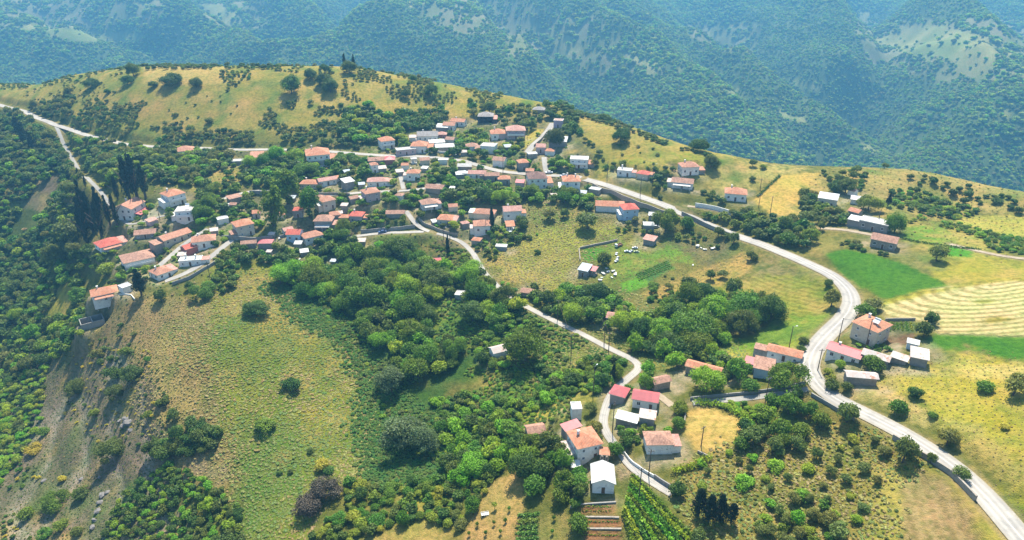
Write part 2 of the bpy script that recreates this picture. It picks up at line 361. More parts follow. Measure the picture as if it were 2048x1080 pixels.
# ------------------------------------------------------------------ the buildings: (pixel u, v of the foot, width in pixels, wall height, turn, depth / width, roof, roof look, wall look, label, features, kind)
HS = [
 # left hamlet
 (266,441,58,6.4,-36,1.35,'ygable','p','w','tall white house with orange roof and red lean-to beside the dark cypresses','LC'),
 (351,413,48,6,12,.85,'hip','o','w','two-storey white house with bright orange hip roof above the flat-roofed house','BC'),
 (375,443,42,5.6,-4,.8,'flat','c','w','flat-roofed two-storey white house at the street corner in the left hamlet','BW'),
 (221,504,52,3.2,14,.8,'hip','r','w','low white house with red many-sided roof at the wood edge','P'),
 (352,490,66,3.2,26,.42,'gable','p','c','long pale house with two-part orange roof along the hamlet street','C'),
 (295,478,46,2.4,-14,.5,'gable','b','s','old rubble stone barn with sagging brown roof in the left hamlet','','barn'),
 (411,496,50,3.5,-8,.6,'hip','p','w','white house with broad flat-looking orange roof at the street bend','C'),
 (381,509,34,2.9,24,.75,'gable','r','r','rust-red tiled outbuilding beside the white row in the left hamlet','x','outbuilding'),
 (280,538,60,4.4,6,.72,'hip','b','w','big two-storey grey-white house with brown hip roof in the left hamlet','hB'),
 (326,561,46,3.1,24,.9,'hip','p','w','small white house with terracotta hip roof above the lower lane','C'),
 (385,534,50,2.9,-16,.42,'flat','w','w','low white flat-roofed row above the lower lane','CC'),
 (213,600,50,3.0,2,.62,'hip','o','w','white bungalow with orange hip roof alone above the ruined shell','PC'),
 (254,587,26,2.9,20,.9,'flat','w','w','white flat-roofed garage right of the lone bungalow','x','garage'),
 (188,656,46,3.1,3,.6,'none','c','g','roofless grey concrete shell below the lone white bungalow','n','ruin'),
 (306,452,24,2.4,24,.6,'shed','k','p','tiny pink shed by the hamlet street in front of the cypresses','x','shed'),
 (372,310,36,2.6,-8,.7,'hip','p','w','pale-roofed house half hidden in trees under the upper road',''),
 # centre left
 (490,474,44,6,6,.8,'hip','o','c','cream two-storey house with orange roof above the retaining wall','h'),
 (517,331,30,5.0,0,.9,'shed','p','w','white house with pale orange porch roof just under the upper road','B'),
 (484,331,38,2.4,-5,.4,'flat','c','s','row of grey stone sheds left of the porch house','x','shed'),
 (638,333,50,7.0,8,.85,'hip','o','w','large white house with orange hip roof over an open pillared ground floor','GC'),
 (655,372,42,2.8,4,.4,'gable','k','w','long pink-roofed house below the pillared orange-roofed house',''),
 (622,379,44,2.8,-6,.55,'hip','o','c','low orange-roofed house behind the tall poplars','C'),
 (655,421,38,5,12,.85,'hip','p','c','cream two-storey house with orange roof right of the tall poplars','h'),
 (599,436,24,4,0,.9,'hip','r','g','grey house with pinkish roof seen between the tall poplars',''),
 (652,461,46,4.9,-4,.75,'hip','b','g','grey house with brown hip roof and white awning','P'),
 (592,484,36,3.8,-20,.8,'gable','r','b','pale blue fronted house with dark red gables beside the orange-roofed one','h'),
 (626,487,48,3.1,18,.62,'hip','p','w','white house with apricot roof in front of the big poplars',''),
 (534,498,32,2.8,-18,.6,'hip','R','g','low shed with crimson metal roof below the retaining wall','x','shed'),
 (500,497,32,2.4,-10,.45,'gable','b','s','low brown-roofed byre below the cream two-storey house','x','byre'),
 (515,437,18,2.8,0,1.1,'gable','o','p','tiny orange-roofed house left of the leafy poplars',''),
 (470,406,30,2.5,22,.5,'shed','b','s','brown lean shed above the street at the left of the poplars','x','shed'),
 (447,448,24,2.5,0,.7,'flat','w','w','small white flat-roofed hut among trees by the kitchen garden','x','hut'),
 # centre top
 (774,299,36,5.2,4,.8,'hip','o','w','white two-storey house with orange roof below the wooded hillside','B'),
 (840,307,38,4.4,-6,.85,'hip','o','w','white house with coral orange hip roof above the upper road','hC'),
 (812,312,44,3.6,0,.4,'flat','c','p','row of beige flat-roofed houses left of the coral-roofed house',''),
 (874,294,34,2.6,0,.4,'shed','w','w','long low white-roofed shed behind the coral-roofed house','x','shed'),
 (890,303,40,2.6,-2,.35,'shed','w','s','long white-roofed byre above the whitewashed roadside wall','x','byre'),
 (856,284,44,3.8,-14,.55,'gable','s','w','white houses under a grey stone-slab roof high in the village','C'),
 (884,279,24,3.0,-8,.7,'hip','k','r','small house with pink roof and red wall high in the village',''),
 (886,264,30,2.8,-16,.6,'shed','w','g','grey outbuilding with white sheet roof on the upper lane','x','outbuilding'),
 (900,262,30,3.4,-16,.7,'gable','p','w','white house with pale orange gable behind the white sheet roof',''),
 (918,254,36,3.2,-22,.5,'gable','o','w','white long house with orange roof topmost in the village','C'),
 (972,247,34,4.6,0,.8,'hip','s','k','unfinished dark-framed house under a grey hip roof','Ox'),
 (1078,228,28,2.6,-8,.7,'hip','s','s','old stone cottage with grey roof high among trees near the ridge','x'),
 (1117,256,22,4.6,-6,.8,'flat','k','m','small mauve flat-roofed house at the top of the steep lane',''),
 (1116,293,40,3,-14,.55,'shed','w','g','long shed with clean white metal roof beside the steep lane','x','shed'),
 (996,281,34,4.2,8,.85,'hip','o','w','white cottage with salmon hip roof left of the brick two-storey house','C'),
 (1031,279,42,5.6,-10,.7,'hip','k','p','two-storey house with pinkish hip roof and upper windows by the steep lane','B'),
 (978,308,38,4.4,-16,.75,'flat','c','w','bare white concrete house with rough flat roof in the upper village','x'),
 (1082,306,22,3.4,0,.9,'gable','k','p','narrow house with faded red roof at the foot of the steep lane',''),
 (1064,317,24,2.4,4,.7,'flat','w','s','stone hut with flat white roof beside the faded red roof','x','hut'),
 (1045,342,26,4.8,14,.9,'hip','o','g','grey two-storey house with orange roof above the main street','h'),
 (1000,335,32,3.8,-20,.7,'gable','b','w','white house with brown roof on the bank above the main street','x'),
 (1073,380,46,6.3,14,.9,'hip','d','w','big white two-storey house with dark brown roof on the main street','h'),
 (1141,387,40,6.8,-6,.85,'hip','o','w','tall white two-storey house with orange roof and twin chimneys','CCB'),
 (1158,337,40,5.2,-6,.6,'flat','c','w','pale blue-white flat-roofed house behind walnut trees','B'),
 (955,359,40,3.0,-8,.45,'gable','k','w','long white cottage with brownish tiles below the main street',''),
 (984,362,30,3.0,-8,.5,'gable','b','g','grey cottage with brown tiles at the right end of the long roof row',''),
 (1008,369,26,3,-4,.7,'hip','o','g','small grey house with orange hip roof under the main street',''),
 (1040,375,20,2.6,0,.7,'shed','R','p','little shed with red sheet roof left of the dark-roofed house','x','shed'),
 (930,342,30,2.5,-14,.5,'gable','c','s','stone stable with pale beige roof at the left end of the main street','x','stable'),
 (922,357,24,2.2,4,.6,'shed','w','g','low hut with white roof below the stone stable','x','hut'),
 (749,348,19,5.2,3,1.0,'hip','p','w','narrow tower-like white house with pale orange roof','h'),
 (753,330,34,2.6,-4,.5,'gable','b','s','long stone house with old red-brown roof left of the scarlet roof','x'),
 (780,329,22,2.8,-8,.9,'hip','R','r','small house with scarlet roof under the upper road','x'),
 (757,374,46,3,-3,.45,'hip','k','w','house with dusty pink roof and leafy pergola in the village centre',''),
 (697,381,28,4.6,24,.8,'shed','w','g','grey windowless block with bright white roof','x','outbuilding'),
 (743,407,40,5.6,10,.8,'hip','p','p','pinkish square two-storey house with terracotta roof in the village centre','hC'),
 (828,362,30,4.4,0,.7,'hip','o','w','house with layered bright orange roof in the village centre','C'),
 (811,340,17,2.6,0,.8,'gable','o','w','tiny white hut with orange roof behind the layered orange roof','x','hut'),
 (828,328,14,2.8,0,.8,'flat','w','w','small white carport beside the upper road','Ox','carport'),
 (886,329,20,2.5,0,.5,'flat','w','w','white box-like shed in the green plot under the upper road','x','shed'),
 (872,388,44,2.6,-18,.5,'gable','b','s','ruined barn with long collapsing brown roof','x','barn'),
 (858,421,40,3.4,4,.7,'hip','b','w','white cottage with brown tiles and white porch','P'),
 (716,449,34,4.4,-8,.8,'hip','r','p','pink-walled house with brick red roof among trees','C'),
 (792,437,40,2.4,4,.4,'gable','b','s','old low house with pale worn tiles beside the lane fork','x'),
 (893,452,40,3.0,-8,.75,'hip','o','c','cream cottage with fresh orange hip roof above the lane bend',''),
 (869,453,14,2.2,10,1.2,'shed','w','g','small white sheet roof leaning against the fresh orange-roofed cottage','x','shed'),
 (964,468,36,4.4,3,.75,'hip','p','w','square white house with salmon roof and two front windows',''),
 (970,440,50,3.0,-10,.5,'hip','p','c','cream house with rambling orange roof behind the square white house','x'),
 (1024,441,42,5,-3,.6,'gable','k','w','white two-storey house with pale pink roof and one upper window','C'),
 (1020,463,21,2.7,0,1.0,'shed','o','w','open carport with flat orange roof below the pale pink roof','Ox','carport'),
 (954,493,24,2.8,-20,.8,'hip','o','s','small stone shed with orange tiles beside the lane','x','shed'),
 (1003,502,26,1.9,0,.5,'flat','c','g','low grey concrete cistern right of the lane','x','cistern'),
 (866,544,40,3.4,-8,.75,'hip','R','g','grey hut with bright red roof alone among the gully trees','x','hut'),
 (921,603,24,2.8,-16,.9,'flat','c','g','grey concrete hut with flat roof sunk in the gully trees','x','hut'),
 (998,720,42,3,24,.6,'gable','u','w','white hut with patched tin and tile roof left of the round tree','x','hut'),
 (1233,651,44,2.6,-8,.5,'gable','k','s','pink-roofed building sunk in the dark trees above the valley lane','x','barn'),
 (1056,595,30,1.9,-16,.6,'gable','b','s','collapsed stone barn with rusty tiles beside the valley lane','x','ruin'),
 (1169,556,28,3.4,-20,1.3,'shed','g','g','farm shed with blue-grey metal roof','', 'shed'),
 (1186,553,19,2.6,-20,1.0,'shed','R','s','red-roofed open annexe against the blue-grey farm shed','Ox','shed'),
 (1299,492,28,2.7,-8,.7,'shed','k','g','small grey barn with pink roof above the green plot','x','barn'),
 (540,513,13,2.2,-25,.7,'shed','u','s','small tin-roofed shed tucked among the village gardens','x','shed'),
 (598,497,18,2.2,-8,.7,'shed','w','s','small tin-roofed shed tucked among the village gardens','x','shed'),
 (620,537,16,2.2,9,.7,'shed','u','s','small tin-roofed shed tucked among the village gardens','x','shed'),
 (668,532,14,2.2,-24,.7,'shed','g','s','small tin-roofed shed tucked among the village gardens','x','shed'),
 (724,492,19,2.2,-7,.7,'shed','u','s','small tin-roofed shed tucked among the village gardens','x','shed'),
 (610,513,17,2.2,10,.7,'shed','w','s','small tin-roofed shed tucked among the village gardens','x','shed'),
 (545,478,15,2.2,-23,.7,'shed','u','s','small tin-roofed shed tucked among the village gardens','x','shed'),
 (724,377,13,2.2,-6,.7,'shed','g','s','small tin-roofed shed tucked among the village gardens','x','shed'),
 (765,345,18,2.2,11,.7,'shed','u','s','small tin-roofed shed tucked among the village gardens','x','shed'),
 (850,345,16,2.2,-22,.7,'shed','w','s','small tin-roofed shed tucked among the village gardens','x','shed'),
 (928,312,14,2.2,-5,.7,'shed','u','s','small tin-roofed shed tucked among the village gardens','x','shed'),
 (1016,302,19,2.2,12,.7,'shed','g','s','small tin-roofed shed tucked among the village gardens','x','shed'),
 (690,420,17,2.2,-21,.7,'shed','u','s','small tin-roofed shed tucked among the village gardens','x','shed'),
 (460,420,15,2.2,-4,.7,'shed','w','s','small tin-roofed shed tucked among the village gardens','x','shed'),
 (680,435,13,2.2,13,.7,'shed','u','s','small tin-roofed shed tucked among the village gardens','x','shed'),
 (585,405,18,2.2,-20,.7,'shed','g','s','small tin-roofed shed tucked among the village gardens','x','shed'),
 (430,470,16,2.2,-3,.7,'shed','u','s','small tin-roofed shed tucked among the village gardens','x','shed'),
 (318,505,14,2.2,14,.7,'shed','w','s','small tin-roofed shed tucked among the village gardens','x','shed'),
 (366,520,19,2.2,-19,.7,'shed','u','s','small tin-roofed shed tucked among the village gardens','x','shed'),
 (1165,395,17,2.2,-2,.7,'shed','g','s','small tin-roofed shed tucked among the village gardens','x','shed'),
 (1108,400,15,2.2,15,.7,'shed','u','s','small tin-roofed shed tucked among the village gardens','x','shed'),
 (905,385,13,2.2,-18,.7,'shed','w','s','small tin-roofed shed tucked among the village gardens','x','shed'),
 (800,352,18,2.2,-1,.7,'shed','u','s','small tin-roofed shed tucked among the village gardens','x','shed'),
 (695,352,16,2.2,16,.7,'shed','g','s','small tin-roofed shed tucked among the village gardens','x','shed'),
 (470,420,19,2.7,-28,.75,'gable','b','s','low stone outhouse with weathered tile roof wedged between the village houses','x','outhouse'),
 (560,440,26,2.7,-5,.75,'hip','p','w','low stone outhouse with weathered tile roof wedged between the village houses','x','outhouse'),
 (577,472,25,2.7,18,.75,'gable','k','c','low stone outhouse with weathered tile roof wedged between the village houses','x','outhouse'),
 (690,446,24,2.7,-15,.75,'hip','o','s','low stone outhouse with weathered tile roof wedged between the village houses','x','outhouse'),
 (708,408,23,2.7,8,.75,'gable','b','s','low stone outhouse with weathered tile roof wedged between the village houses','x','outhouse'),
 (800,402,22,2.7,-25,.75,'hip','b','w','low stone outhouse with weathered tile roof wedged between the village houses','x','outhouse'),
 (906,424,21,2.7,-2,.75,'gable','p','c','low stone outhouse with weathered tile roof wedged between the village houses','x','outhouse'),
 (930,458,20,2.7,21,.75,'hip','k','s','low stone outhouse with weathered tile roof wedged between the village houses','x','outhouse'),
 (1060,352,19,2.7,-12,.75,'gable','o','s','low stone outhouse with weathered tile roof wedged between the village houses','x','outhouse'),
 (944,302,26,2.7,11,.75,'hip','b','w','low stone outhouse with weathered tile roof wedged between the village houses','x','outhouse'),
 (902,289,25,2.7,-22,.75,'gable','b','c','low stone outhouse with weathered tile roof wedged between the village houses','x','outhouse'),
 (672,440,24,2.7,1,.75,'hip','p','s','low stone outhouse with weathered tile roof wedged between the village houses','x','outhouse'),
 (745,392,23,2.7,24,.75,'gable','k','s','low stone outhouse with weathered tile roof wedged between the village houses','x','outhouse'),
 (1100,312,22,2.7,-9,.75,'hip','o','w','low stone outhouse with weathered tile roof wedged between the village houses','x','outhouse'),
 (850,330,21,2.7,14,.75,'gable','b','c','low stone outhouse with weathered tile roof wedged between the village houses','x','outhouse'),
 (640,405,20,2.7,-19,.75,'hip','b','s','low stone outhouse with weathered tile roof wedged between the village houses','x','outhouse'),
 # centre right
 (1256,442,42,6.0,18,.85,'hip','r','b','tall blue-grey house with red hip roof under the main road','h'),
 (1213,424,48,3.2,-10,.5,'gable','o','w','long low house with orange-red roof left of the tall blue-grey house','x'),
 (1190,390,28,2.6,-8,.6,'flat','w','s','stone shed with flat whitish roof at the road edge','x','shed'),
 (1249,354,34,3.4,0,.6,'flat','c','w','white flat-roofed house above the main road opposite the junction','C'),
 (1287,360,31,3.0,-6,.7,'hip','r','c','house with dull red hip roof between bushes above the main road','x'),
 (1375,352,46,4.8,14,.7,'hip','p','w','white two-storey house with orange roof on the hilltop field','C'),
 (1364,378,46,3.3,-10,.5,'gable','b','w','white farmhouse with worn brown tiles below the hilltop house','P'),
 (1306,441,20,2.5,-14,.6,'shed','w','g','little shed with white roof under the road wall','x','shed'),
 (1296,464,25,3.2,-4,.8,'flat','w','g','grey block hut with white flat roof beside spreading trees','x','hut'),
 (1469,403,46,4.0,10,.7,'hip','o','w','white house with orange hip roof beside the golden wheat field','C'),
 (1653,414,38,4.2,-6,.6,'shed','w','c','cream house with a single white sloping roof on the right hill','' ),
 (1704,392,20,2.4,-14,.8,'gable','k','w','small pale pink-roofed shed above the big walnut on the right hill','x','shed'),
 (1709,409,19,2.4,-10,.8,'shed','w','w','white shed with sloping white roof left of the big walnut','x','shed'),
 (1708,437,28,2.9,-24,.8,'gable','o','g','small grey house with clean orange gable roof on the right hill','x'),
 (1746,464,58,3.9,-10,.5,'flat','c','g','long grey concrete building with flat roof above the bright meadow',''),
 (1765,499,52,3.6,-6,.6,'gable','b','s','old stone house with mottled red tiles at the meadow top',''),
 (1733,692,68,6.0,-24,.85,'hip','o','c','large cream two-storey house with orange hip roof and solar heater by the road bend','WC'),
 (1685,727,66,3.1,-10,.45,'gable','R','w','long low house with crimson and pink roof on the outside of the bend','C'),
 (1748,731,54,2.6,-6,.4,'gable','u','s','long stable with patched rusty and white sheets behind the palm-like tree','x','stable'),
 (1795,732,32,2.4,-6,.5,'shed','u','s','middle shed with tumbledown pinkish sheets at the field edge','x','shed'),
 (1832,733,36,3.0,0,.9,'shed','u','g','squarish grey barn with white roof blotched with red','x','barn'),
 (1822,700,22,2.3,0,.6,'shed','w','b','tiny garden hut with white roof beside the ploughed plot','x','hut'),
 (1716,774,60,2.7,22,.3,'gable','u','s','long stone sheepfold with rusty sheet roof beside the sandy yard','x','barn'),
 (1566,724,64,2.9,-3,.35,'gable','o','w','long white house with bright orange roof ending at the road',''),
 (1524,756,38,3.4,-8,.8,'shed','b','b','pale blue fronted barn with red-brown roof beside the huge walnut','x','barn'),
 (1497,743,22,3.0,-4,.9,'shed','R','b','little pale blue house with red roof left of the barn','' ),
 (1405,757,70,2.7,-10,.3,'gable','o','s','very long low stable with weathered orange roof','x','stable'),
 (1318,784,44,2.9,34,.45,'gable','b','s','open-ended stone barn with brown roof turned towards the lane','x','barn'),
 (1237,813,40,3.9,-16,.9,'hip','R','g','grey windowless store with bright red roof beside the valley lane','x','store'),
 (1289,819,54,3.3,-3,.55,'gable','R','w','white house with wide red metal roof right of the grey store',''),
 (1253,856,48,2.4,-3,.4,'shed','w','s','long shed with plain white sheet roof by the valley lane','x','shed'),
 (1293,852,32,2.9,10,.6,'shed','u','g','shed with striped pink and white sheet roof','x','shed'),
 (1313,912,60,3.6,16,.62,'hip','b','w','old white house with crumbling brown tiles in the leafy garden','x'),
 (1166,928,70,5.6,26,.85,'hip','o','w','large white house with vivid orange hip roof nearest in the valley','hC'),
 (1203,988,52,3.7,6,1.0,'ygable','w','w','white barn with shining corrugated gable roof','', 'barn'),
 (1141,879,42,3.2,34,.4,'shed','R','g','narrow grey shed with long red sheet roof','x','shed'),
 (1070,884,44,2.8,16,.7,'gable','b','g','grey cottage with dull orange tiles at the gully edge','x'),
 (1151,841,25,4.2,0,1.0,'flat','w','w','small white two-level house with flat roof above the gully','x'),
 (1208,922,20,2.3,-10,.8,'shed','o','s','little orange-roofed porch building right of the large orange house','Ox','canopy'),
 (1150,948,20,2.4,6,.8,'shed','w','r','small white and red lean shed below the large orange house','x','shed'),
]

def place_houses():
    """footprints on the land as it is now, then a level pad cut for each"""
    for h in HS:
        u, v, wpx, wh, rot, ratio = h[:6]; ratio = min(1.25, ratio * 1.22); rot = rot + (((u * 7 + v * 13) % 29) - 14 if (wpx < 52 and abs(rot) < 15) else 0); P, Z = g1(u, v); s = F / Z; a = R_(rot); wm = wpx / s * (.92 if wpx < 56 else 1)
        L = wm / (abs(math.cos(a)) + ratio * abs(math.sin(a))); D = L * ratio
        ext = (L * abs(math.sin(a)) + D * math.cos(a)) / 2; r = math.hypot(P[0], P[1]); az = math.atan2(P[0], P[1])
        HG[(u, v)] = (P[0] * (1 + ext / r), P[1] * (1 + ext / r), P[2], a - az, L, D, P, az, rot)
    for (cx_, cy_, zb, rw, L, D, P, az, _r) in HG.values():
        rr = max(L, D) / 2 + 9; i0, i1 = int((cx_ - rr - GX0) / GD), int((cx_ + rr - GX0) / GD) + 2; j0, j1 = int((cy_ - rr - GY0) / GD), int((cy_ + rr - GY0) / GD) + 2
        dx, dy = X[j0:j1, i0:i1] - cx_, Y[j0:j1, i0:i1] - cy_; lx = dx * math.cos(rw) + dy * math.sin(rw); ly = -dx * math.sin(rw) + dy * math.cos(rw)
        d = np.hypot(np.maximum(np.abs(lx) - L / 2 - .8, 0), np.maximum(np.abs(ly) - D / 2 - .8, 0)); k = np.clip(d / 5.5, 0, 1); k = k * k * (3 - 2 * k)
        k = np.maximum(k, np.clip(1 - (RDIST[j0:j1, i0:i1] - .5) / 3, 0, 1))
        H[j0:j1, i0:i1] = (zb - .05) * (1 - k) + H[j0:j1, i0:i1] * k
        PAD[j0:j1, i0:i1] = np.minimum(PAD[j0:j1, i0:i1], d)
HG = {}; PAD = np.full(H.shape, 99.0)
# ------------------------------------------------------------------ roads: widths in metres, centre lines in pixels
ROADS = [
 ('road', 6.4, 0.09, 'asphalt', [(2140,1190),(2085,1125),(2030,1062),(1988,1010),(1940,960),(1880,912),(1800,862),(1720,822),(1665,797),(1632,768),(1615,735),(1626,700),(1656,666),(1690,635),(1706,606),(1697,578),(1664,549),(1600,520),(1520,487),(1450,463),(1385,436),(1330,410),(1260,386),(1200,366),(1150,353)]),
 ('road', 4.7, 0.08, 'asphalt', [(1150,353),(1075,350),(1000,343),(960,332),(925,321),(880,316),(830,312),(780,312),(720,308),(660,303),(600,300),(520,299),(440,298),(380,296),(300,293),(250,289),(200,277),(150,262),(110,250),(80,238),(50,223),(0,210),(-60,196)]),
 ('lane', 2.3, 0.07, 'asphalt2', [(112,252),(128,290),(152,330),(178,360),(205,388),(222,412),(238,435),(262,452),(300,440),(330,428),(352,432)]),
 ('lane', 3.6, 0.05, 'asphalt', [(330,562),(350,556),(385,540),(425,512),(448,492),(464,480)]),
 ('lane', 3.0, 0.05, 'asphalt', [(318,532),(335,518),(362,493),(392,472),(415,458)]),
 ('lane', 2.8, 0.05, 'asphalt', [(1345,988),(1300,962),(1262,935),(1238,900),(1216,872),(1204,848),(1212,812),(1224,785),(1252,760),(1282,735),(1272,721),(1225,700),(1165,668),(1105,640),(1052,613),(1002,580),(968,545),(946,505),(925,484),(890,470),(850,462),(832,449),(822,436),(812,422)]),
 ('lane', 3.2, 0.04, 'asphalt', [(848,463),(820,464),(780,464),(740,468),(700,474)]),
 ('lane', 4.2, 0.05, 'asphalt', [(1106,246),(1096,262),(1083,276),(1064,292),(1055,305)]),
 ('lane', 3.2, 0.05, 'asphalt', [(1088,314),(1090,330),(1093,345)]),
 ('lane', 2.6, 0.05, 'asphalt2', [(1616,778),(1570,786),(1510,795),(1440,801),(1385,806)]),
 ('track', 2.8, 0.04, 'dirt', [(1640,456),(1690,459),(1735,468),(1770,474)]),
 ('lane', 3.4, 0.05, 'asphalt', [(632,392),(690,388),(730,384),(800,382),(850,378),(880,368)]),
 ('lane', 2.4, 0.05, 'asphalt', [(798,345),(803,360),(807,378)]),
 ('lane', 3.4, 0.05, 'asphalt', [(440,400),(475,388),(510,380),(560,384)]),
 ('track', 2.4, 0.04, 'dirt', [(1900,488),(1960,503),(2010,513),(2070,520)]),
 ('track', 2.6, 0.04, 'dirt', [(1310,785),(1330,800),(1345,812)]),
 ('track', 2.4, 0.04, 'dirt', [(1375,412),(1420,418),(1460,428)]),
]
def resample(pts, d):
    pts = np.asarray(pts, float); seg = np.hypot(*np.diff(pts[:, :2], axis=0).T); s = np.concatenate([[0], np.cumsum(seg)])
    m = max(3, int(s[-1] / d)); q = np.linspace(0, s[-1], m)
    return np.stack([np.interp(q, s, pts[:, i]) for i in range(pts.shape[1])], 1)
def smooth(a, k):
    for _ in range(k):
        b = a.copy(); b[1:-1] = a[:-2] * .25 + a[1:-1] * .5 + a[2:] * .25; a = b
    return a
def road_mat(name, c1, c2, c3):
    m, t, o = nodes(name); b = N(t, 'ShaderNodeBsdfPrincipled'); ac = N(t, 'ShaderNodeAttribute', attribute_name='ac'); ge = N(t, 'ShaderNodeNewGeometry'); pos = ge.outputs['Position']
    n1 = noise_n(t, pos, 0.10, 5, 0.7); n2 = noise_n(t, pos, 1.1, 4, 0.7); n3 = noise_n(t, pos, 0.35, 3, 0.6)
    c = mixc(t, mrange(t, n1, .4, .6, 0, 1), c1, c2); c = mixc(t, mrange(t, n3, .55, .62, 0, .45), c, c3)
    tr = math_n(t, 'COSINE', math_n(t, 'MULTIPLY', ac.outputs['Fac'], 12.57)); c = mixc(t, 1.0, c, mrange(t, math_n(t, 'ADD', tr, n2), -.5, 1.5, .88, 1.1), 'MULTIPLY')
    ed = math_n(t, 'ADD', math_n(t, 'ABSOLUTE', ac.outputs['Fac']), math_n(t, 'MULTIPLY', math_n(t, 'SUBTRACT', n2, .5), .5)); c = mixc(t, mrange(t, ed, .78, 1.02, 0, .9), c, (.24, .20, .12))
    t.links.new(c, b.inputs['Base Color']); b.inputs['Roughness'].default_value = .9; t.links.new(b.outputs[0], o.inputs[0]); return m
asphalt = road_mat('worn_asphalt', (0.355, 0.325, 0.28), (0.285, 0.26, 0.23), (0.22, 0.21, 0.19))
asphalt2 = road_mat('grey_asphalt', (0.28, 0.265, 0.235), (0.22, 0.21, 0.19), (0.30, 0.28, 0.24))
dirt_road = surf('packed_dirt', (0.36, 0.29, 0.2), (0.26, 0.2, 0.13), rough=0.95, scale=0.4, amt=0.2, bump=0.3)
paint_white = surf('road_paint', (0.62, 0.60, 0.55), (0.42, 0.40, 0.36), rough=0.8, scale=1.5, amt=0.2)
roadW = []
RDIST = np.full(H.shape, 99.0)
H0 = H.copy()
# keep wavy micro relief off the roads: it is added after they are levelled
for name, wd, off, mt, px in ROADS:
    p, _ = ground([q[0] for q in px], [q[1] for q in px])
    p = resample(p, 2.0); p = smooth(p, 6 if wd > 5 else 3)
    p[:, 2] = smooth(hgt(p[:, 0], p[:, 1]), 12)
    tg = np.gradient(p[:, :2], axis=0); tg /= np.linalg.norm(tg, axis=1)[:, None] + 1e-9; nr = np.stack([-tg[:, 1], tg[:, 0]], 1)
    # level the ground
    best = np.full(H.shape, 1e9); hz = np.zeros(H.shape)
    for (x1, y1, z1), (x2, y2, z2) in zip(p[:-1], p[1:]):
        r = wd / 2 + 8
        i0 = max(0, int((min(x1, x2) - r - GX0) / GD)); i1 = min(H.shape[1], int((max(x1, x2) + r - GX0) / GD) + 2)
        j0 = max(0, int((min(y1, y2) - r - GY0) / GD)); j1 = min(H.shape[0], int((max(y1, y2) + r - GY0) / GD) + 2)
        if i1 <= i0 or j1 <= j0: continue
        xs = X[j0:j1, i0:i1]; ys = Y[j0:j1, i0:i1]; dx, dy = x2 - x1, y2 - y1; L2 = dx * dx + dy * dy + 1e-9
        t = np.clip(((xs - x1) * dx + (ys - y1) * dy) / L2, 0, 1); d = np.hypot(xs - x1 - t * dx, ys - y1 - t * dy)
        b = best[j0:j1, i0:i1]; m = d < b; b[m] = d[m]; hz[j0:j1, i0:i1][m] = (z1 + t * (z2 - z1))[m]
    k = np.clip((best - wd / 2 - 1.6) / 5.0, 0, 1); k = k * k * (3 - 2 * k); m = best < wd / 2 + 7
    H[m] = (hz * (1 - k) + H * k)[m]; H[best < wd / 2 + 1.5] -= 0.10
    RDIST = np.minimum(RDIST, best - wd / 2)
    roadW.append((name, wd, off, mt, p, nr))
def strip_mesh(name, p, nr, offs, dz, mat):
    k = len(offs); v = np.zeros((len(p), k, 3))
    for i, o in enumerate(offs):
        v[:, i, :2] = p[:, :2] + nr * o; v[:, i, 2] = p[:, 2] + dz
    idx = np.arange(len(p) * k).reshape(len(p), k)
    f = np.stack([idx[:-1, :-1], idx[1:, :-1], idx[1:, 1:], idx[:-1, 1:]], -1).reshape(-1, 4)[:, ::-1]
    return npmesh(name, v.reshape(-1, 3), f, [mat], smooth=True, attrs={'ac': ('FLOAT', np.tile(np.linspace(-1, 1, k), len(p)))})
for i, (name, wd, off, mt, p, nr) in enumerate(roadW):
    wob = 0.25 * fbm(p[:, 0] / 6, p[:, 1] / 6, 2, i); offs = np.linspace(-wd / 2, wd / 2, 5)
    o = link(name, strip_mesh(name, p, nr, offs, off, {'asphalt': asphalt, 'asphalt2': asphalt2}.get(mt, dirt_road))); tag(o, kind='structure')
p, nr = roadW[0][4], roadW[0][5]
o = link('road_centre_line', strip_mesh('road_centre_line', p, nr, [-0.09, 0.09], 0.1, paint_white)); tag(o, kind='structure')

place_houses()
# ------------------------------------------------------------------ micro relief
amp = np.clip((RDIST - 1.5) / 5, 0, 1) * np.clip((PAD - .5) / 4, 0, 1)
U, V, _ = project(X, Y, H)
U = np.where(U > 2040, 2040 + (U - 2040) * .1, np.where(U < 8, 8 - np.minimum((8 - U) * .12, 60), U)); V = np.where(V > 1074, 1074 + np.minimum((V - 1074) * .1, 16), V)     # cover goes on unchanged past the edges of the picture
wu = U + 5 * fbm(X / 9, Y / 9, 3, 41); wv = V + 3 * fbm(X / 9 + 50, Y / 9, 3, 42)
wu2 = U + 26 * fbm(X / 22, Y / 22, 4, 43); wv2 = V + 16 * fbm(X / 22 + 50, Y / 22, 4, 44)
wu2 = wu2 + rs.normal(size=H.shape) * 13; wv2 = wv2 + rs.normal(size=H.shape) * 8
SCREE = [(20,770),(120,700),(250,690),(300,760),(345,870),(330,960),(400,1100),(-60,1120),(-60,900)]
msc = inpoly(wu2, wv2, SCREE)
gul = np.abs(fbm((X + Y * 0.5) / 13, (Y - X * 0.3) / 45, 4, 51))
HM = amp * (0.45 * fbm(X / 14, Y / 14, 4, 61) + 0.22 * fbm(X / 4, Y / 4, 2, 62)) - np.where(msc, 1, 0) * (4.2 * (0.5 - np.clip(gul, 0, .5)) - 1.3)

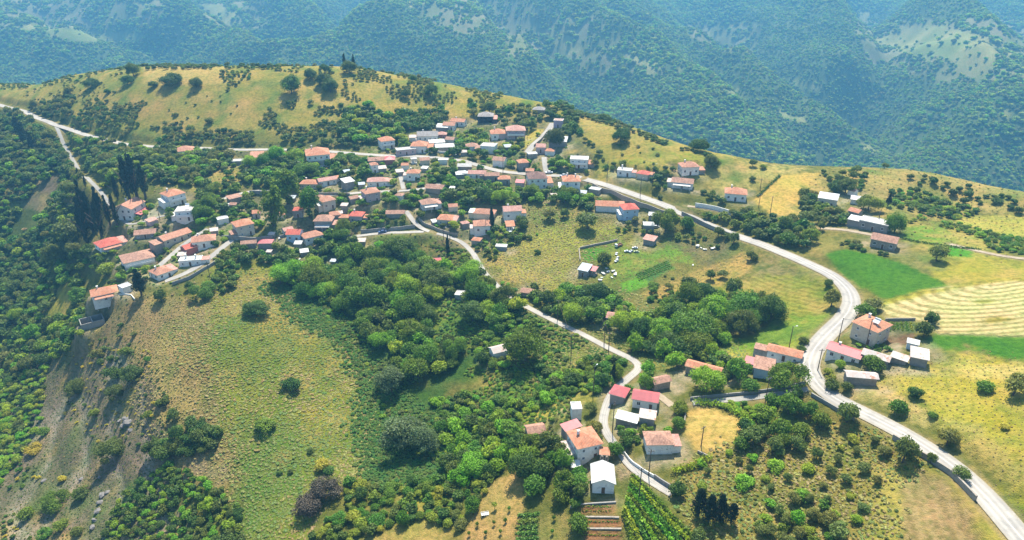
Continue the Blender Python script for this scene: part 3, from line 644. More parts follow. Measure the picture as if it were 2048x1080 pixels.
# ------------------------------------------------------------------ what covers the ground: (polygon in pixels, colour, second colour, softness)
BASE = np.array([0.085, 0.10, 0.03])
REG = [
 # hill with dry grass
 ([(-80,200),(-60,150),(150,130),(300,100),(700,100),(1100,180),(1300,245),(1480,300),(1480,330),(1330,345),(1200,345),(1130,262),(1000,235),(900,262),(760,262),(640,262),(560,268),(400,270),(250,272),(130,250),(60,215)], (.29,.22,.075), (.17,.17,.05), 1),
 ([(290,133),(455,130),(465,166),(380,170),(285,165)], (.40,.29,.13), (.33,.25,.10), 0),
 ([(160,195),(290,180),(440,185),(530,210),(520,262),(380,268),(230,225)], (.32,.22,.095), (.22,.19,.06), 1),
 ([(590,160),(690,185),(715,205),(640,222),(560,215)], (.37,.27,.11), (.30,.22,.09), 1),
 ([(760,200),(900,190),(1000,215),(900,250),(800,235)], (.32,.24,.08), (.22,.19,.06), 1),
 ([(1140,225),(1250,250),(1380,300),(1300,290),(1180,250)], (.36,.26,.12), (.25,.21,.07), 1),
 ([(1160,350),(1200,335),(1340,330),(1300,352),(1200,365)], (.27,.24,.07), (.33,.25,.1), 1),
 ([(1230,315),(1440,315),(1440,328),(1250,330)], (.20,.23,.05), (.25,.24,.06), 1),
 # village earth, yards
 ([(185,470),(230,430),(320,370),(440,300),(560,300),(700,290),(820,262),(1000,238),(1130,240),(1190,300),(1190,372),(1060,400),(1040,480),(940,500),(840,480),(700,490),(600,520),(480,500),(350,580),(180,540)], (.155,.14,.09), (.09,.10,.04), 1),
 ([(400,350),(470,320),(505,340),(480,385),(440,400),(395,385)], (.28,.21,.09), (.19,.16,.06), 1),
 ([(290,365),(360,360),(440,380),(420,400),(330,385)], (.24,.18,.09), (.2,.17,.08), 1),
 ([(1050,258),(1085,258),(1090,272),(1050,300),(1035,290)], (.40,.33,.1), (.3,.25,.08), 0),
 ([(700,308),(740,316),(735,340),(700,345)], (.3,.25,.08), (.2,.2,.06), 1),
 ([(870,330),(930,330),(925,360),(860,365)], (.06,.14,.03), (.09,.15,.04), 1),
 ([(640,335),(690,338),(690,350),(640,352)], (.07,.17,.03), (.1,.16,.04), 0),
 ([(825,430),(880,425),(880,450),(850,450)], (.17,.12,.08), (.12,.10,.05), 0),
 ([(850,478),(900,478),(905,490),(860,488)], (.18,.13,.08), (.15,.11,.07), 0),
 ([(730,468),(850,466),(870,478),(800,490),(725,492)], (.15,.18,.05), (.10,.13,.04), 1),
 ([(835,488),(900,495),(890,505),(840,500)], (.24,.18,.08), (.16,.14,.06), 0),
 ([(395,450),(470,448),(465,472),(400,470)], (.12,.19,.04), (.08,.13,.03), 0),
 # left forest floor
 ([(-80,240),(60,250),(120,300),(150,360),(190,420),(180,520),(150,560),(170,600),(160,680),(110,740),(60,760),(-80,800)], (.045,.06,.02), (.09,.08,.04), 1),
 ([(60,330),(130,340),(110,420),(40,470),(0,470),(0,420)], (.21,.16,.12), (.12,.10,.07), 1),
 ([(90,610),(140,560),(165,600),(135,640),(95,645)], (.33,.27,.08), (.2,.2,.06), 1),
 # dirt yard and slope below the white house
 ([(175,600),(300,580),(330,600),(430,600),(420,640),(340,690),(250,720),(170,700)], (.27,.20,.11), (.2,.15,.085), 1),
 # great field
 ([(370,600),(430,545),(530,530),(580,600),(640,650),(720,690),(760,750),(740,840),(735,930),(640,1000),(610,1100),(500,1100),(440,900),(430,800),(380,740),(300,690)], (.21,.19,.045), (.12,.155,.032), 1),
 ([(450,560),(540,545),(570,600),(600,680),(560,720),(500,640)], (.27,.21,.075), (.2,.18,.05), 1),
 ([(300,680),(360,600),(420,610),(400,680),(420,760),(440,880),(480,970),(400,990),(330,930),(300,840),(240,770),(180,720)], (.30,.215,.105), (.22,.16,.08), 1),
 ([(290,720),(350,740),(400,800),(390,830),(330,800),(280,770)], (.42,.31,.15), (.33,.23,.11), 1),
 ([(560,730),(610,735),(610,790),(560,790)], (.28,.21,.08), (.2,.17,.06), 1),
 ([(450,850),(560,830),(640,900),(600,1000),(540,1100),(490,1080),(450,930)], (.10,.15,.035), (.15,.16,.04), 1),
 # scree
 (SCREE, (.23,.18,.13), (.145,.12,.095), 1),
 ([(30,1000),(90,980),(120,1040),(110,1100),(20,1100)], (.30,.20,.12), (.22,.16,.10), 1),
 ([(340,920),(420,900),(450,940),(430,980),(360,960)], (.26,.20,.13), (.2,.16,.1), 1),
 # bramble slope
 ([(535,570),(600,590),(690,670),(770,740),(800,790),(880,860),(960,950),(870,990),(740,960),(730,870),(752,760),(700,695),(620,660),(570,620)], (.05,.12,.05), (.035,.085,.03), 1),
 # gully floor
 ([(560,540),(640,500),(760,485),(940,510),(1050,610),(1250,720),(1190,790),(1130,850),(1040,880),(900,960),(820,880),(760,780),(700,690),(600,610)], (.04,.075,.022), (.06,.10,.03), 1),
 ([(850,610),(930,595),(950,650),(940,690),(880,690)], (.10,.155,.035), (.18,.16,.05), 1),
 ([(1075,660),(1140,670),(1165,700),(1165,745),(1110,760),(1085,720)], (.21,.19,.06), (.10,.14,.04), 1),
 ([(930,735),(1080,745),(1100,790),(1000,810),(940,780)], (.09,.15,.035), (.15,.15,.04), 1),
 ([(1035,830),(1100,805),(1180,785),(1180,800),(1130,825),(1060,885)], (.36,.28,.09), (.25,.22,.07), 1),
 ([(800,990),(870,965),(890,975),(870,1020),(810,1050)], (.24,.23,.05), (.17,.18,.04), 1),
 ([(740,1060),(850,1040),(900,1060),(880,1100),(730,1100)], (.30,.22,.10), (.2,.17,.06), 1),
 # middle fields
 ([(985,500),(1040,480),(1165,490),(1160,530),(1150,560),(1100,585),(1060,580),(1000,560),(970,530)], (.30,.26,.08), (.21,.19,.055), 1),
 ([(1060,458),(1150,450),(1235,462),(1240,478),(1160,490),(1060,480)], (.30,.28,.075), (.22,.22,.06), 1),
 ([(1050,400),(1165,408),(1180,445),(1060,455),(1040,430)], (.28,.22,.09), (.2,.19,.06), 1),
 ([(1165,498),(1222,493),(1222,518),(1168,524)], (.08,.17,.03), (.11,.19,.04), 0),
 ([(1215,480),(1290,478),(1270,510),(1240,550),(1200,580),(1190,560),(1215,520)], (.20,.20,.06), (.15,.17,.05), 1),
 ([(1260,505),(1340,492),(1375,515),(1360,530),(1310,520),(1280,545),(1240,560)], (.09,.18,.035), (.14,.20,.045), 1),
 ([(1270,548),(1335,520),(1350,535),(1285,572)], (.04,.09,.03), (.07,.13,.04), 0),
 ([(1240,565),(1290,552),(1300,570),(1250,585)], (.10,.22,.035), (.12,.2,.04), 0),
 ([(1170,585),(1240,580),(1240,610),(1180,615)], (.06,.15,.035), (.05,.11,.03), 1),
 ([(1275,590),(1350,560),(1420,530),(1485,505),(1510,520),(1500,545),(1420,580),(1320,600)], (.36,.25,.11), (.27,.2,.085), 0),
 ([(1300,480),(1480,470),(1480,505),(1400,530),(1370,500)], (.14,.12,.075), (.10,.10,.05), 1),
 ([(1450,560),(1550,545),(1650,565),(1690,600),(1640,635),(1560,645),(1500,625),(1430,590)], (.24,.22,.065), (.16,.18,.045), 1),
 ([(1520,525),(1600,540),(1640,560),(1560,560),(1500,545)], (.22,.18,.10), (.14,.14,.06), 1),
 ([(1420,700),(1560,640),(1680,625),(1650,665),(1600,700),(1500,725),(1400,725)], (.11,.20,.035), (.17,.20,.05), 1),
 ([(1400,712),(1540,695),(1600,690),(1590,710),(1500,722),(1380,728)], (.33,.29,.08), (.2,.22,.05), 1),
 ([(1290,700),(1420,690),(1400,720),(1290,730)], (.3,.25,.09), (.2,.2,.06), 1),
 # right bank, meadow, stubble
 ([(1500,490),(1640,530),(1740,600),(1730,640),(1700,590),(1600,540),(1480,500)], (.22,.18,.09), (.15,.15,.05), 1),
 ([(1610,480),(1680,470),(1680,500),(1640,510),(1600,500)], (.3,.22,.10), (.2,.17,.07), 1),
 ([(1800,440),(1900,440),(1990,470),(1990,510),(1870,500),(1800,470)], (.20,.23,.06), (.28,.24,.08), 1),
 ([(1810,455),(1880,450),(1900,480),(1830,480)], (.08,.19,.03), (.12,.2,.04), 1),
 ([(1900,436),(2080,425),(2100,480),(1990,468),(1940,455)], (.34,.30,.10), (.29,.26,.08), 0),
 ([(1850,545),(1880,510),(1960,500),(2100,520),(2100,560),(1950,575),(1890,580)], (.25,.23,.055), (.31,.26,.08), 1),
 ([(1785,505),(1860,500),(1880,540),(1820,530)], (.2,.18,.08), (.12,.14,.05), 1),
 ([(1900,490),(1950,500),(1940,515),(1890,512)], (.06,.2,.025), (.08,.2,.03), 0),
 ([(1648,508),(1690,499),(1745,508),(1800,525),(1860,550),(1898,570),(1850,582),(1775,600),(1748,590),(1700,560),(1665,530)], (.045,.115,.014), (.065,.145,.02), 0),
 ([(1755,607),(1800,592),(1870,577),(2100,548),(2100,675),(1870,668),(1862,648),(1830,640),(1775,640)], (.50,.42,.26), (.43,.36,.21), 0),
 ([(1840,580),(1900,576),(2100,545),(2100,558),(1950,570),(1850,590),(1765,612),(1755,605)], (.30,.27,.07), (.35,.28,.10), 0),
 ([(1940,603),(1955,600),(1990,600),(1995,604),(1960,607)], (.22,.22,.05), (.28,.24,.07), 0),
 ([(1955,643),(1990,632),(2040,641),(1990,647)], (.2,.2,.05), (.26,.22,.07), 0),
 ([(1850,697),(1858,672),(1875,667),(2100,675),(2100,730),(2000,716),(1940,706)], (.045,.115,.014), (.065,.145,.02), 0),
 ([(1770,643),(1832,643),(1835,664),(1770,664)], (.08,.08,.045), (.07,.1,.04), 0),
 ([(1765,664),(1830,666),(1828,690),(1770,692)], (.17,.10,.07), (.12,.075,.055), 0),
 ([(1840,700),(1920,706),(2000,718),(1900,722),(1850,735)], (.22,.13,.08), (.2,.16,.08), 1),
 ([(1760,745),(1850,728),(1930,716),(2100,730),(2100,1070),(2040,1010),(1960,930),(1880,860),(1800,800)], (.27,.235,.045), (.34,.27,.09), 1),
 ([(1860,725),(2100,735),(2100,770),(1950,765),(1860,750)], (.42,.33,.15), (.35,.28,.10), 1),
 ([(1840,830),(1960,860),(2050,940),(2050,1000),(1960,930),(1880,870)], (.26,.22,.08), (.33,.27,.11), 1),
 ([(1700,785),(1755,765),(1790,785),(1850,820),(1870,840),(1850,855),(1800,830),(1750,800),(1705,800)], (.42,.32,.16), (.34,.26,.13), 0),
 # wheat hill and the ridge beyond
 ([(1360,345),(1450,325),(1560,335),(1640,340),(1600,360),(1520,380),(1440,375)], (.40,.31,.15), (.30,.24,.10), 1),
 ([(1505,400),(1560,350),(1640,345),(1642,375),(1620,420),(1590,435),(1540,428)], (.46,.33,.12), (.40,.28,.11), 0),
 ([(1560,425),(1640,380),(1640,350),(1800,330),(2100,370),(2100,430),(1900,430),(1760,430),(1700,385),(1650,430)], (.34,.26,.12), (.24,.20,.09), 1),
 # wheat patch, scrub slope, bare field in front
 ([(1500,790),(1610,790),(1640,840),(1560,850)], (.24,.15,.09), (.18,.13,.07), 1),
 ([(1372,828),(1400,815),(1440,820),(1480,838),(1492,862),(1462,900),(1420,908),(1385,895),(1366,862)], (.49,.35,.16), (.40,.27,.12), 0),
 ([(1310,820),(1370,820),(1370,900),(1400,925),(1360,930),(1320,900)], (.2,.15,.08), (.14,.12,.05), 1),
 ([(1370,950),(1430,910),(1500,880),(1600,850),(1720,840),(1850,920),(1960,990),(2060,1110),(1380,1110)], (.22,.175,.06), (.13,.125,.04), 1),
 ([(1740,950),(1810,940),(1800,1100),(1720,1100)], (.33,.27,.10), (.22,.2,.06), 1),
 ([(1800,962),(1845,945),(1890,955),(1930,1000),(1975,1100),(1810,1100)], (.32,.235,.135), (.25,.18,.10), 0),
 ([(1890,950),(1940,985),(2030,1070),(2040,1110),(1970,1100),(1930,1010)], (.2,.19,.05), (.28,.24,.08), 1),
 # orchard, gardens, vineyard
 ([(950,1000),(990,960),(1040,940),(1045,1000),(1035,1110),(915,1110)], (.36,.25,.12), (.29,.2,.1), 0),
 ([(1080,1030),(1140,1025),(1145,1110),(1070,1110)], (.2,.16,.07), (.13,.15,.045), 0),
 ([(1035,1030),(1080,1022),(1075,1110),(1030,1110)], (.06,.09,.04), (.08,.08,.04), 0),
 ([(1155,1010),(1248,1000),(1255,1110),(1150,1110)], (.13,.13,.05), (.09,.11,.035), 1),
 ([(1163,1038),(1240,1038),(1243,1056),(1164,1056)], (.26,.13,.08), (.18,.10,.065), 0),
 ([(1160,1010),(1226,1010),(1226,1028),(1160,1028)], (.26,.14,.08), (.18,.10,.065), 0),
 ([(1165,1063),(1246,1063),(1250,1090),(1165,1090)], (.26,.13,.08), (.18,.10,.065), 0),
 ([(1245,950),(1295,955),(1400,1100),(1255,1110),(1240,1010)], (.10,.12,.04), (.14,.13,.055), 1),
 ([(1228,800),(1265,798),(1250,835),(1225,840)], (.42,.37,.29), (.35,.3,.23), 0),
 ([(1185,845),(1215,830),(1225,870),(1200,860)], (.4,.33,.24), (.33,.27,.2), 0),
 ([(1225,930),(1250,925),(1270,950),(1240,960)], (.36,.29,.21), (.28,.22,.15), 0),
 ([(325,425),(370,420),(378,440),(345,448)], (.42,.38,.3), (.36,.32,.25), 0),
 ([(240,440),(262,432),(330,412),(345,420),(290,452),(262,470)], (.40,.36,.29), (.34,.3,.24), 0),
]
flat = np.zeros(H.shape, bool)
for poly, c1, c2, soft in REG:
    if soft == 0: flat |= inpoly(U, V, poly)
ff_ = np.where(flat, .15, 1.0)
for _ in range(4): ff_[1:-1, 1:-1] = (ff_[1:-1, 1:-1] + ff_[:-2, 1:-1] + ff_[2:, 1:-1] + ff_[1:-1, :-2] + ff_[1:-1, 2:]) / 5
H += HM * ff_
col = np.zeros(H.shape + (3,)); nz = np.clip(0.5 + 0.9 * fbm(X / 12, Y / 12, 4, 71), 0, 1)[..., None]
mot = np.clip(1.6 * fbm(X / 7 + 31, Y / 9, 5, 171) - .1, 0, .75)[..., None]; mot2 = np.clip(1.6 * fbm(X / 10 - 11, Y / 13, 5, 181) - .15, 0, .8)[..., None]
col[:] = BASE * (1 - nz) + np.array([0.16, 0.14, 0.05]) * nz
for poly, c1, c2, soft in REG:
    us, vs = (wu2, wv2) if soft else (wu, wv)
    if soft == 0: us = U + (wu - U) * 0.35; vs = V + (wv - V) * 0.35
    m = inpoly(us, vs, poly); k = nz[m]
    cc_ = np.array(c1) * (1 - k) + np.array(c2) * k
    if soft:
        k3 = mot[m]; k4 = mot2[m]; g_ = np.array(c1).mean()
        straw = np.array([.34, .25, .11]) * min(1, g_ / .16 + .25); grn = np.array([.075, .135, .03]) * min(1, g_ / .12 + .2)
        cc_ = cc_ * (1 - k3) + straw * k3; cc_ = cc_ * (1 - k4) + grn * k4
    col[m] = cc_
q_ = (np.clip(1 - gul * 5, 0, 1) * msc)[..., None]; col = col * (1 - q_ * .8) + np.array([.30, .27, .235]) * q_ * .8
q_ = (np.clip(fbm(X / 8, Y / 20, 4, 333) * 2 - .1, 0, 1) * msc)[..., None]; col = col * (1 - q_ * .7) + np.array([.10, .095, .06]) * q_ * .7
# soften the seams a little
for _ in range(1):
    col[1:-1, 1:-1] = (col[1:-1, 1:-1] * 4 + col[:-2, 1:-1] + col[2:, 1:-1] + col[1:-1, :-2] + col[1:-1, 2:]) / 8
back = (H < -22) & (Y > 360); k = nz[back]; col[back] = np.array([.05, .07, .025]) * (1 - k) + np.array([.09, .11, .04]) * k
yard = np.clip(1.6 - PAD / 3.5, 0, 1) * np.clip(.55 + 1.4 * fbm(X / 6, Y / 6, 3, 57), 0, 1); col = col * (1 - yard[..., None]) + np.array([.30, .255, .19]) * yard[..., None]
# road shoulders
sh = np.clip(1 - (RDIST - 0.3) / 1.6, 0, 1)[..., None] * 0.75
col = col * (1 - sh) + np.array([0.24, 0.19, 0.12]) * sh
lum = col.mean(-1, keepdims=True); col = np.clip(lum + (col - lum) * 1.22, .008, 1) * np.array([1.06, 1.0, .93])
# stripes: phase in radians and strength
ph = np.zeros(H.shape); am = np.zeros(H.shape)
def rows(poly, fn, strength):
    m = inpoly(U, V, poly); ph[m] = fn(X[m], Y[m]); am[m] = strength
cxs, _ = g1(1800, 612); c0 = g1(1890, 655)[0]
def stub(x, y):      # swaths that run along the upper edge and bend down at the left end
    a = g1(1770, 612)[0]; b = g1(2048, 560)[0]; dx, dy = b[0] - a[0], b[1] - a[1]; L = math.hypot(dx, dy)
    d = (-(x - a[0]) * dy + (y - a[1]) * dx) / L; s = ((x - a[0]) * dx + (y - a[1]) * dy) / L
    r = np.hypot(np.minimum(s - 40, 0), d * 0 + 1 * d); d2 = np.where(s > 40, -d, np.hypot(np.minimum(s - 40, 0) * 0.55, d))
    return (d2 + 0.35 * fbm(x / 25, y / 25, 2, 8)) * 2 * math.pi / 2.7
rows([(1755,607),(1800,592),(1870,577),(2100,548),(2100,675),(1870,668),(1862,648),(1830,640),(1775,640)], stub, .85)
def along(p1, p2, pitch):
    a = g1(*p1)[0]; b = g1(*p2)[0]; dx, dy = b[0] - a[0], b[1] - a[1]; L = math.hypot(dx, dy)
    return lambda x, y: ((-(x - a[0]) * dy + (y - a[1]) * dx) / L + 0.4 * fbm(x / 15, y / 15, 2, 9)) * 2 * math.pi / pitch
rows([(1450,560),(1550,545),(1650,565),(1690,600),(1640,635),(1560,645),(1500,625),(1430,590)], along((1480,575), (1640,625), 2.6), 0.45)
rows([(1165,498),(1222,493),(1222,518),(1168,524)], along((1168,512), (1222,508), 1.9), 0.5)
rows([(1275,590),(1350,560),(1420,530),(1485,505),(1510,520),(1500,545),(1420,580),(1320,600)], along((1300,590), (1480,515), 2.2), 0.35)
rows([(290,133),(455,130),(465,166),(380,170),(285,165)], along((290,150), (460,150), 2.5), 0.3)
rows([(1900,436),(2080,425),(2100,480),(1990,468),(1940,455)], along((1900,440), (2048,450), 3.0), 0.2)
rows([(1800,962),(1845,945),(1890,955),(1930,1000),(1975,1100),(1810,1100)], along((1820,970), (1850,1080), 2.4), 0.3)
for pl in ([(1163,1038),(1240,1038),(1243,1056),(1164,1056)], [(1165,1063),(1246,1063),(1250,1090),(1165,1090)], [(1160,1010),(1226,1010),(1226,1028),(1160,1028)]):
    rows(pl, along((1165,1048), (1240,1048), 1.3), 0.6)
rows([(1372,828),(1400,815),(1440,820),(1480,838),(1492,862),(1462,900),(1420,908),(1385,895),(1366,862)], along((1370,860), (1490,860), 3.1), 0.2)

def ground_mat():
    m, t, o = nodes('ground_cover'); b = N(t, 'ShaderNodeBsdfPrincipled'); at = N(t, 'ShaderNodeAttribute', attribute_name='col'); ge = N(t, 'ShaderNodeNewGeometry')
    pos = ge.outputs['Position']; c = at.outputs['Color']
    a1 = noise_n(t, pos, 0.55, 5, 0.75); a2 = noise_n(t, pos, 0.09, 4, 0.6); a3 = noise_n(t, pos, 2.2, 3, 0.7)
    c = mixc(t, mrange(t, a2, 0.40, 0.62, 0, 0.5), c, mixc(t, 1.0, c, (0.70, 1.0, 0.72), 'MULTIPLY'))
    c = mixc(t, mrange(t, a1, 0.47, 0.60, 0, 0.75), c, mixc(t, 1.0, c, (0.50, 0.60, 0.48), 'MULTIPLY'))
    c = mixc(t, mrange(t, a3, 0.48, 0.62, 0, 0.75), c, mixc(t, 1.0, c, (1.42, 1.30, 1.1), 'MULTIPLY'))
    a4 = N(t, 'ShaderNodeTexVoronoi'); a4.inputs['Scale'].default_value = 0.5; a4.inputs['Randomness'].default_value = 1.0; t.links.new(pos, a4.inputs['Vector'])
    c = mixc(t, mrange(t, a4.outputs['Distance'], 0.15, 0.5, 0.45, 0), c, mixc(t, 1.0, c, (0.5, 0.72, 0.5), 'MULTIPLY'))
    p = N(t, 'ShaderNodeAttribute', attribute_name='ph'); am_ = N(t, 'ShaderNodeAttribute', attribute_name='am')
    s = math_n(t, 'SINE', p.outputs['Fac']); s = math_n(t, 'ADD', s, math_n(t, 'MULTIPLY', math_n(t, 'SUBTRACT', a3, 0.5), 1.0))
    f = math_n(t, 'MULTIPLY', mrange(t, s, -0.5, 0.7, 0, 1), am_.outputs['Fac'])
    c = mixc(t, f, c, mixc(t, 1.0, c, (0.60, 0.58, 0.46), 'MULTIPLY'))
    t.links.new(c, b.inputs['Base Color']); b.inputs['Roughness'].default_value = 0.95; b.inputs['Specular IOR Level'].default_value = 0.1
    hh = math_n(t, 'ADD', math_n(t, 'MULTIPLY', a1, 1.2), math_n(t, 'MULTIPLY', a3, 0.7)); hh = math_n(t, 'SUBTRACT', hh, math_n(t, 'MULTIPLY', f, 0.35))
    bp = N(t, 'ShaderNodeBump'); bp.inputs['Strength'].default_value = 0.85; bp.inputs['Distance'].default_value = 0.55
    t.links.new(hh, bp.inputs['Height']); t.links.new(bp.outputs[0], b.inputs['Normal']); t.links.new(b.outputs[0], o.inputs[0]); return m
GM = ground_mat()
rgba = np.concatenate([col, np.ones(H.shape + (1,))], -1)
nr_, nc_ = H.shape; idx = np.arange(nr_ * nc_).reshape(nr_, nc_)
Zs = H.copy(); Zs[0] -= 12; Zs[-1] -= 12; Zs[:, 0] -= 12; Zs[:, -1] -= 12
verts = np.stack([X, Y, Zs], -1).reshape(-1, 3)
faces = np.stack([idx[:-1, :-1], idx[:-1, 1:], idx[1:, 1:], idx[1:, :-1]], -1).reshape(-1, 4)
fu = U[:-1, :-1].ravel(); fv = V[:-1, :-1].ravel(); taken = np.zeros(len(faces), bool)
def ground_piece(name, sel):
    f = faces[sel]; used = np.unique(f); re = np.full(len(verts), -1, np.int64); re[used] = np.arange(len(used))
    me = npmesh(name, verts[used], re[f], [GM], smooth=True, attrs={'col': ('FLOAT_COLOR', rgba.reshape(-1, 4)[used]), 'ph': ('FLOAT', ph.ravel()[used]), 'am': ('FLOAT', am.ravel()[used])})
    o = link(name, me); tag(o, kind='structure'); return o
PIECES = [('meadow', 60), ('meadow', 0)]
for nm, px in (('meadow', [(1648,508),(1690,499),(1745,508),(1800,525),(1860,550),(1898,570),(1850,582),(1775,600),(1748,590),(1700,560),(1665,530)]),
               ('meadow', [(1850,697),(1858,672),(1875,667),(2100,675),(2100,730),(2000,716),(1940,706)]),
               ('stubble_field', [(1755,607),(1800,592),(1870,577),(2100,548),(2100,675),(1870,668),(1862,648),(1830,640),(1775,640)]),
               ('wheat_field', [(1372,828),(1400,815),(1440,820),(1480,838),(1492,862),(1462,900),(1420,908),(1385,895),(1366,862)]),
               ('wheat_field', [(1505,400),(1560,350),(1640,345),(1642,375),(1620,420),(1590,435),(1540,428)]),
               ('bare_field', [(1800,962),(1845,945),(1890,955),(1930,1000),(1975,1100),(1810,1100)])):
    sel = inpoly(fu, fv, px) & ~taken & (verts[faces[:, 0], 1] < 500); taken |= sel; ground_piece(nm, sel)
ground_piece('ground', ~taken)

# ------------------------------------------------------------------ wide land: valley and far slopes
def axis(lo, hi, d, outs):
    a = list(np.arange(lo, hi + .1, d)); st = d
    while a[-1] < outs[1]: st *= 1.25; a.append(a[-1] + st)
    st = d
    while a[0] > outs[0]: st *= 1.25; a.insert(0, a[0] - st)
    return np.array(a)
ax = axis(-1950, 1950, 12, (-6000, 6000)); ay = axis(560, 3150, 12, (-1500, 7500))
FX, FY = np.meshgrid(ax, ay); FH = far_h(FX, FY)
cxx = np.clip(FX, GX0 + 2, GX1 - 2); cyc = np.clip(FY, GY0 + 2, GY1 - 2); dd = np.hypot(FX - cxx, FY - cyc)
nearv = hgt(cxx, cyc) - dd * 0.35
FH = smax(FH, nearv)
ins = (FX > GX0 + 12) & (FX < GX1 - 12) & (FY > GY0 + 12) & (FY < GY1 - 12)
FH = np.where(ins, FH - 14, FH)
FU, FV, FZ = project(FX, FY, FH)
CLEAR = [
 [(85,48),(130,55),(175,62),(275,66),(300,78),(250,84),(150,84),(95,74)], [(30,50),(60,46),(75,62),(40,62)],
 [(1800,52),(1870,48),(1900,58),(1960,70),(1990,95),(1995,135),(1965,165),(1925,150),(1890,115),(1840,118),(1800,100),(1755,88),(1740,82),(1790,68)],
 [(2000,78),(2060,80),(2060,92),(2005,90)], [(2010,98),(2060,100),(2060,114),(2015,110)],
 [(1580,160),(1645,172),(1640,182),(1590,172)], [(1555,222),(1612,240),(1605,248),(1565,236)],
 [(1708,284),(1735,288),(1762,302),(1755,306),(1720,294)], [(2000,220),(2060,232),(2060,242),(2010,236)],
 [(400,5),(440,8),(480,30),(485,48),(450,52),(425,30)], [(1090,60),(1140,75),(1165,100),(1150,120),(1120,100)],
 [(1240,105),(1290,115),(1320,130),(1300,138),(1250,120)], [(270,5),(310,8),(310,22),(280,22)], [(820,0),(835,0),(832,15),(818,15)],
 [(1350,130),(1372,138),(1360,145)], [(1440,180),(1475,185),(1470,195)],[(1720,20),(1740,22),(1735,45),(1715,40)],[(1400,60),(1450,70),(1480,90),(1440,88)],
]
SPARSE = [[(1010,0),(1160,20),(1290,100),(1340,150),(1180,150),(1110,135),(1010,110)], [(380,0),(560,0),(520,60),(430,60)], [(1700,40),(2060,40),(2060,170),(1900,170),(1740,120)],
          [(0,0),(330,0),(330,60),(200,50),(0,60)], [(1380,40),(1520,50),(1500,110),(1400,90)], [(800,0),(1000,0),(1020,60),(900,70)]]
du = 5 * fbm(FX / 40, FY / 40, 3, 81); dv = 3 * fbm(FX / 40 + 9, FY / 40, 3, 82)
clr = np.zeros(FX.shape, bool); spr = np.zeros(FX.shape, bool)
for p_ in CLEAR: clr |= inpoly(FU + du, FV + dv, p_)
for p_ in SPARSE: spr |= inpoly(FU + 3 * du, FV + 3 * dv, p_)
front = FY > 560
nz = np.clip(0.5 + fbm(FX / 60, FY / 60, 4, 91), 0, 1)[..., None]
fc = np.array([.06, .09, .025]) * (1 - nz) + np.array([.11, .13, .04]) * nz
spc = np.array([.20, .20, .06]) * (1 - nz) + np.array([.32, .26, .15]) * nz; fc = np.where((spr & front)[..., None], spc * .8, fc)
cc = np.array([.31, .26, .10]) * (1 - nz) + np.array([.19, .21, .06]) * nz; fc = np.where((clr & front)[..., None], cc, fc)
idx = np.arange(FX.size).reshape(FX.shape)
ff = np.stack([idx[:-1, :-1], idx[:-1, 1:], idx[1:, 1:], idx[1:, :-1]], -1).reshape(-1, 4)
o = link('hills', npmesh('hills', np.stack([FX, FY, FH], -1).reshape(-1, 3), ff, [GM], smooth=True,
     attrs={'col': ('FLOAT_COLOR', np.concatenate([fc, np.ones(FX.shape + (1,))], -1)), 'ph': ('FLOAT', np.zeros(FX.size)), 'am': ('FLOAT', np.zeros(FX.size))})); tag(o, kind='structure')
def fhgt(x, y):
    i = np.clip(np.searchsorted(ax, x) - 1, 0, len(ax) - 2); j = np.clip(np.searchsorted(ay, y) - 1, 0, len(ay) - 2)
    fx = (x - ax[i]) / (ax[i + 1] - ax[i]); fyy = (y - ay[j]) / (ay[j + 1] - ay[j])
    return (FH[j, i] * (1 - fx) + FH[j, i + 1] * fx) * (1 - fyy) + (FH[j + 1, i] * (1 - fx) + FH[j + 1, i + 1] * fx) * fyy
# ------------------------------------------------------------------ building materials
ORANGE = tile_mat('clay_tiles_orange', (0.48, 0.18, 0.095), (0.53, 0.26, 0.155))
ORANGE2 = tile_mat('clay_tiles_pale_orange', (0.50, 0.25, 0.16), (0.42, 0.19, 0.12))
PINK = tile_mat('clay_tiles_pink', (0.56, 0.31, 0.25), (0.48, 0.24, 0.18))
BROWN = tile_mat('old_clay_tiles', (0.34, 0.185, 0.13), (0.46, 0.25, 0.17), amt=0.5)
DARKT = tile_mat('dark_clay_tiles', (0.17, 0.10, 0.085), (0.23, 0.13, 0.10), amt=0.4)
REDT = tile_mat('red_tiles', (0.50, 0.10, 0.07), (0.58, 0.16, 0.11))
REDM = sheet_mat('red_metal_sheet', (0.50, 0.12, 0.12), amt=0.15)
WHITEM = sheet_mat('white_metal_sheet', (0.58, 0.57, 0.54), amt=0.2)
GREYM = sheet_mat('grey_metal_sheet', (0.36, 0.41, 0.45), amt=0.15)
RUSTM = sheet_mat('rusty_metal_sheet', (0.62, 0.55, 0.50), rust=(0.36, 0.16, 0.09), amt=0.25, rough=0.7)
STONER = tile_mat('grey_stone_slabs', (0.34, 0.31, 0.29), (0.26, 0.23, 0.21))
CONC = surf('concrete_roof', (0.50, 0.47, 0.43), (0.40, 0.37, 0.34), scale=0.5, amt=0.15, stain=(0.30, 0.27, 0.24))
ROOF = dict(o=ORANGE, p=ORANGE2, k=PINK, b=BROWN, d=DARKT, r=REDT, R=REDM, w=WHITEM, g=GREYM, u=RUSTM, s=STONER, c=CONC)
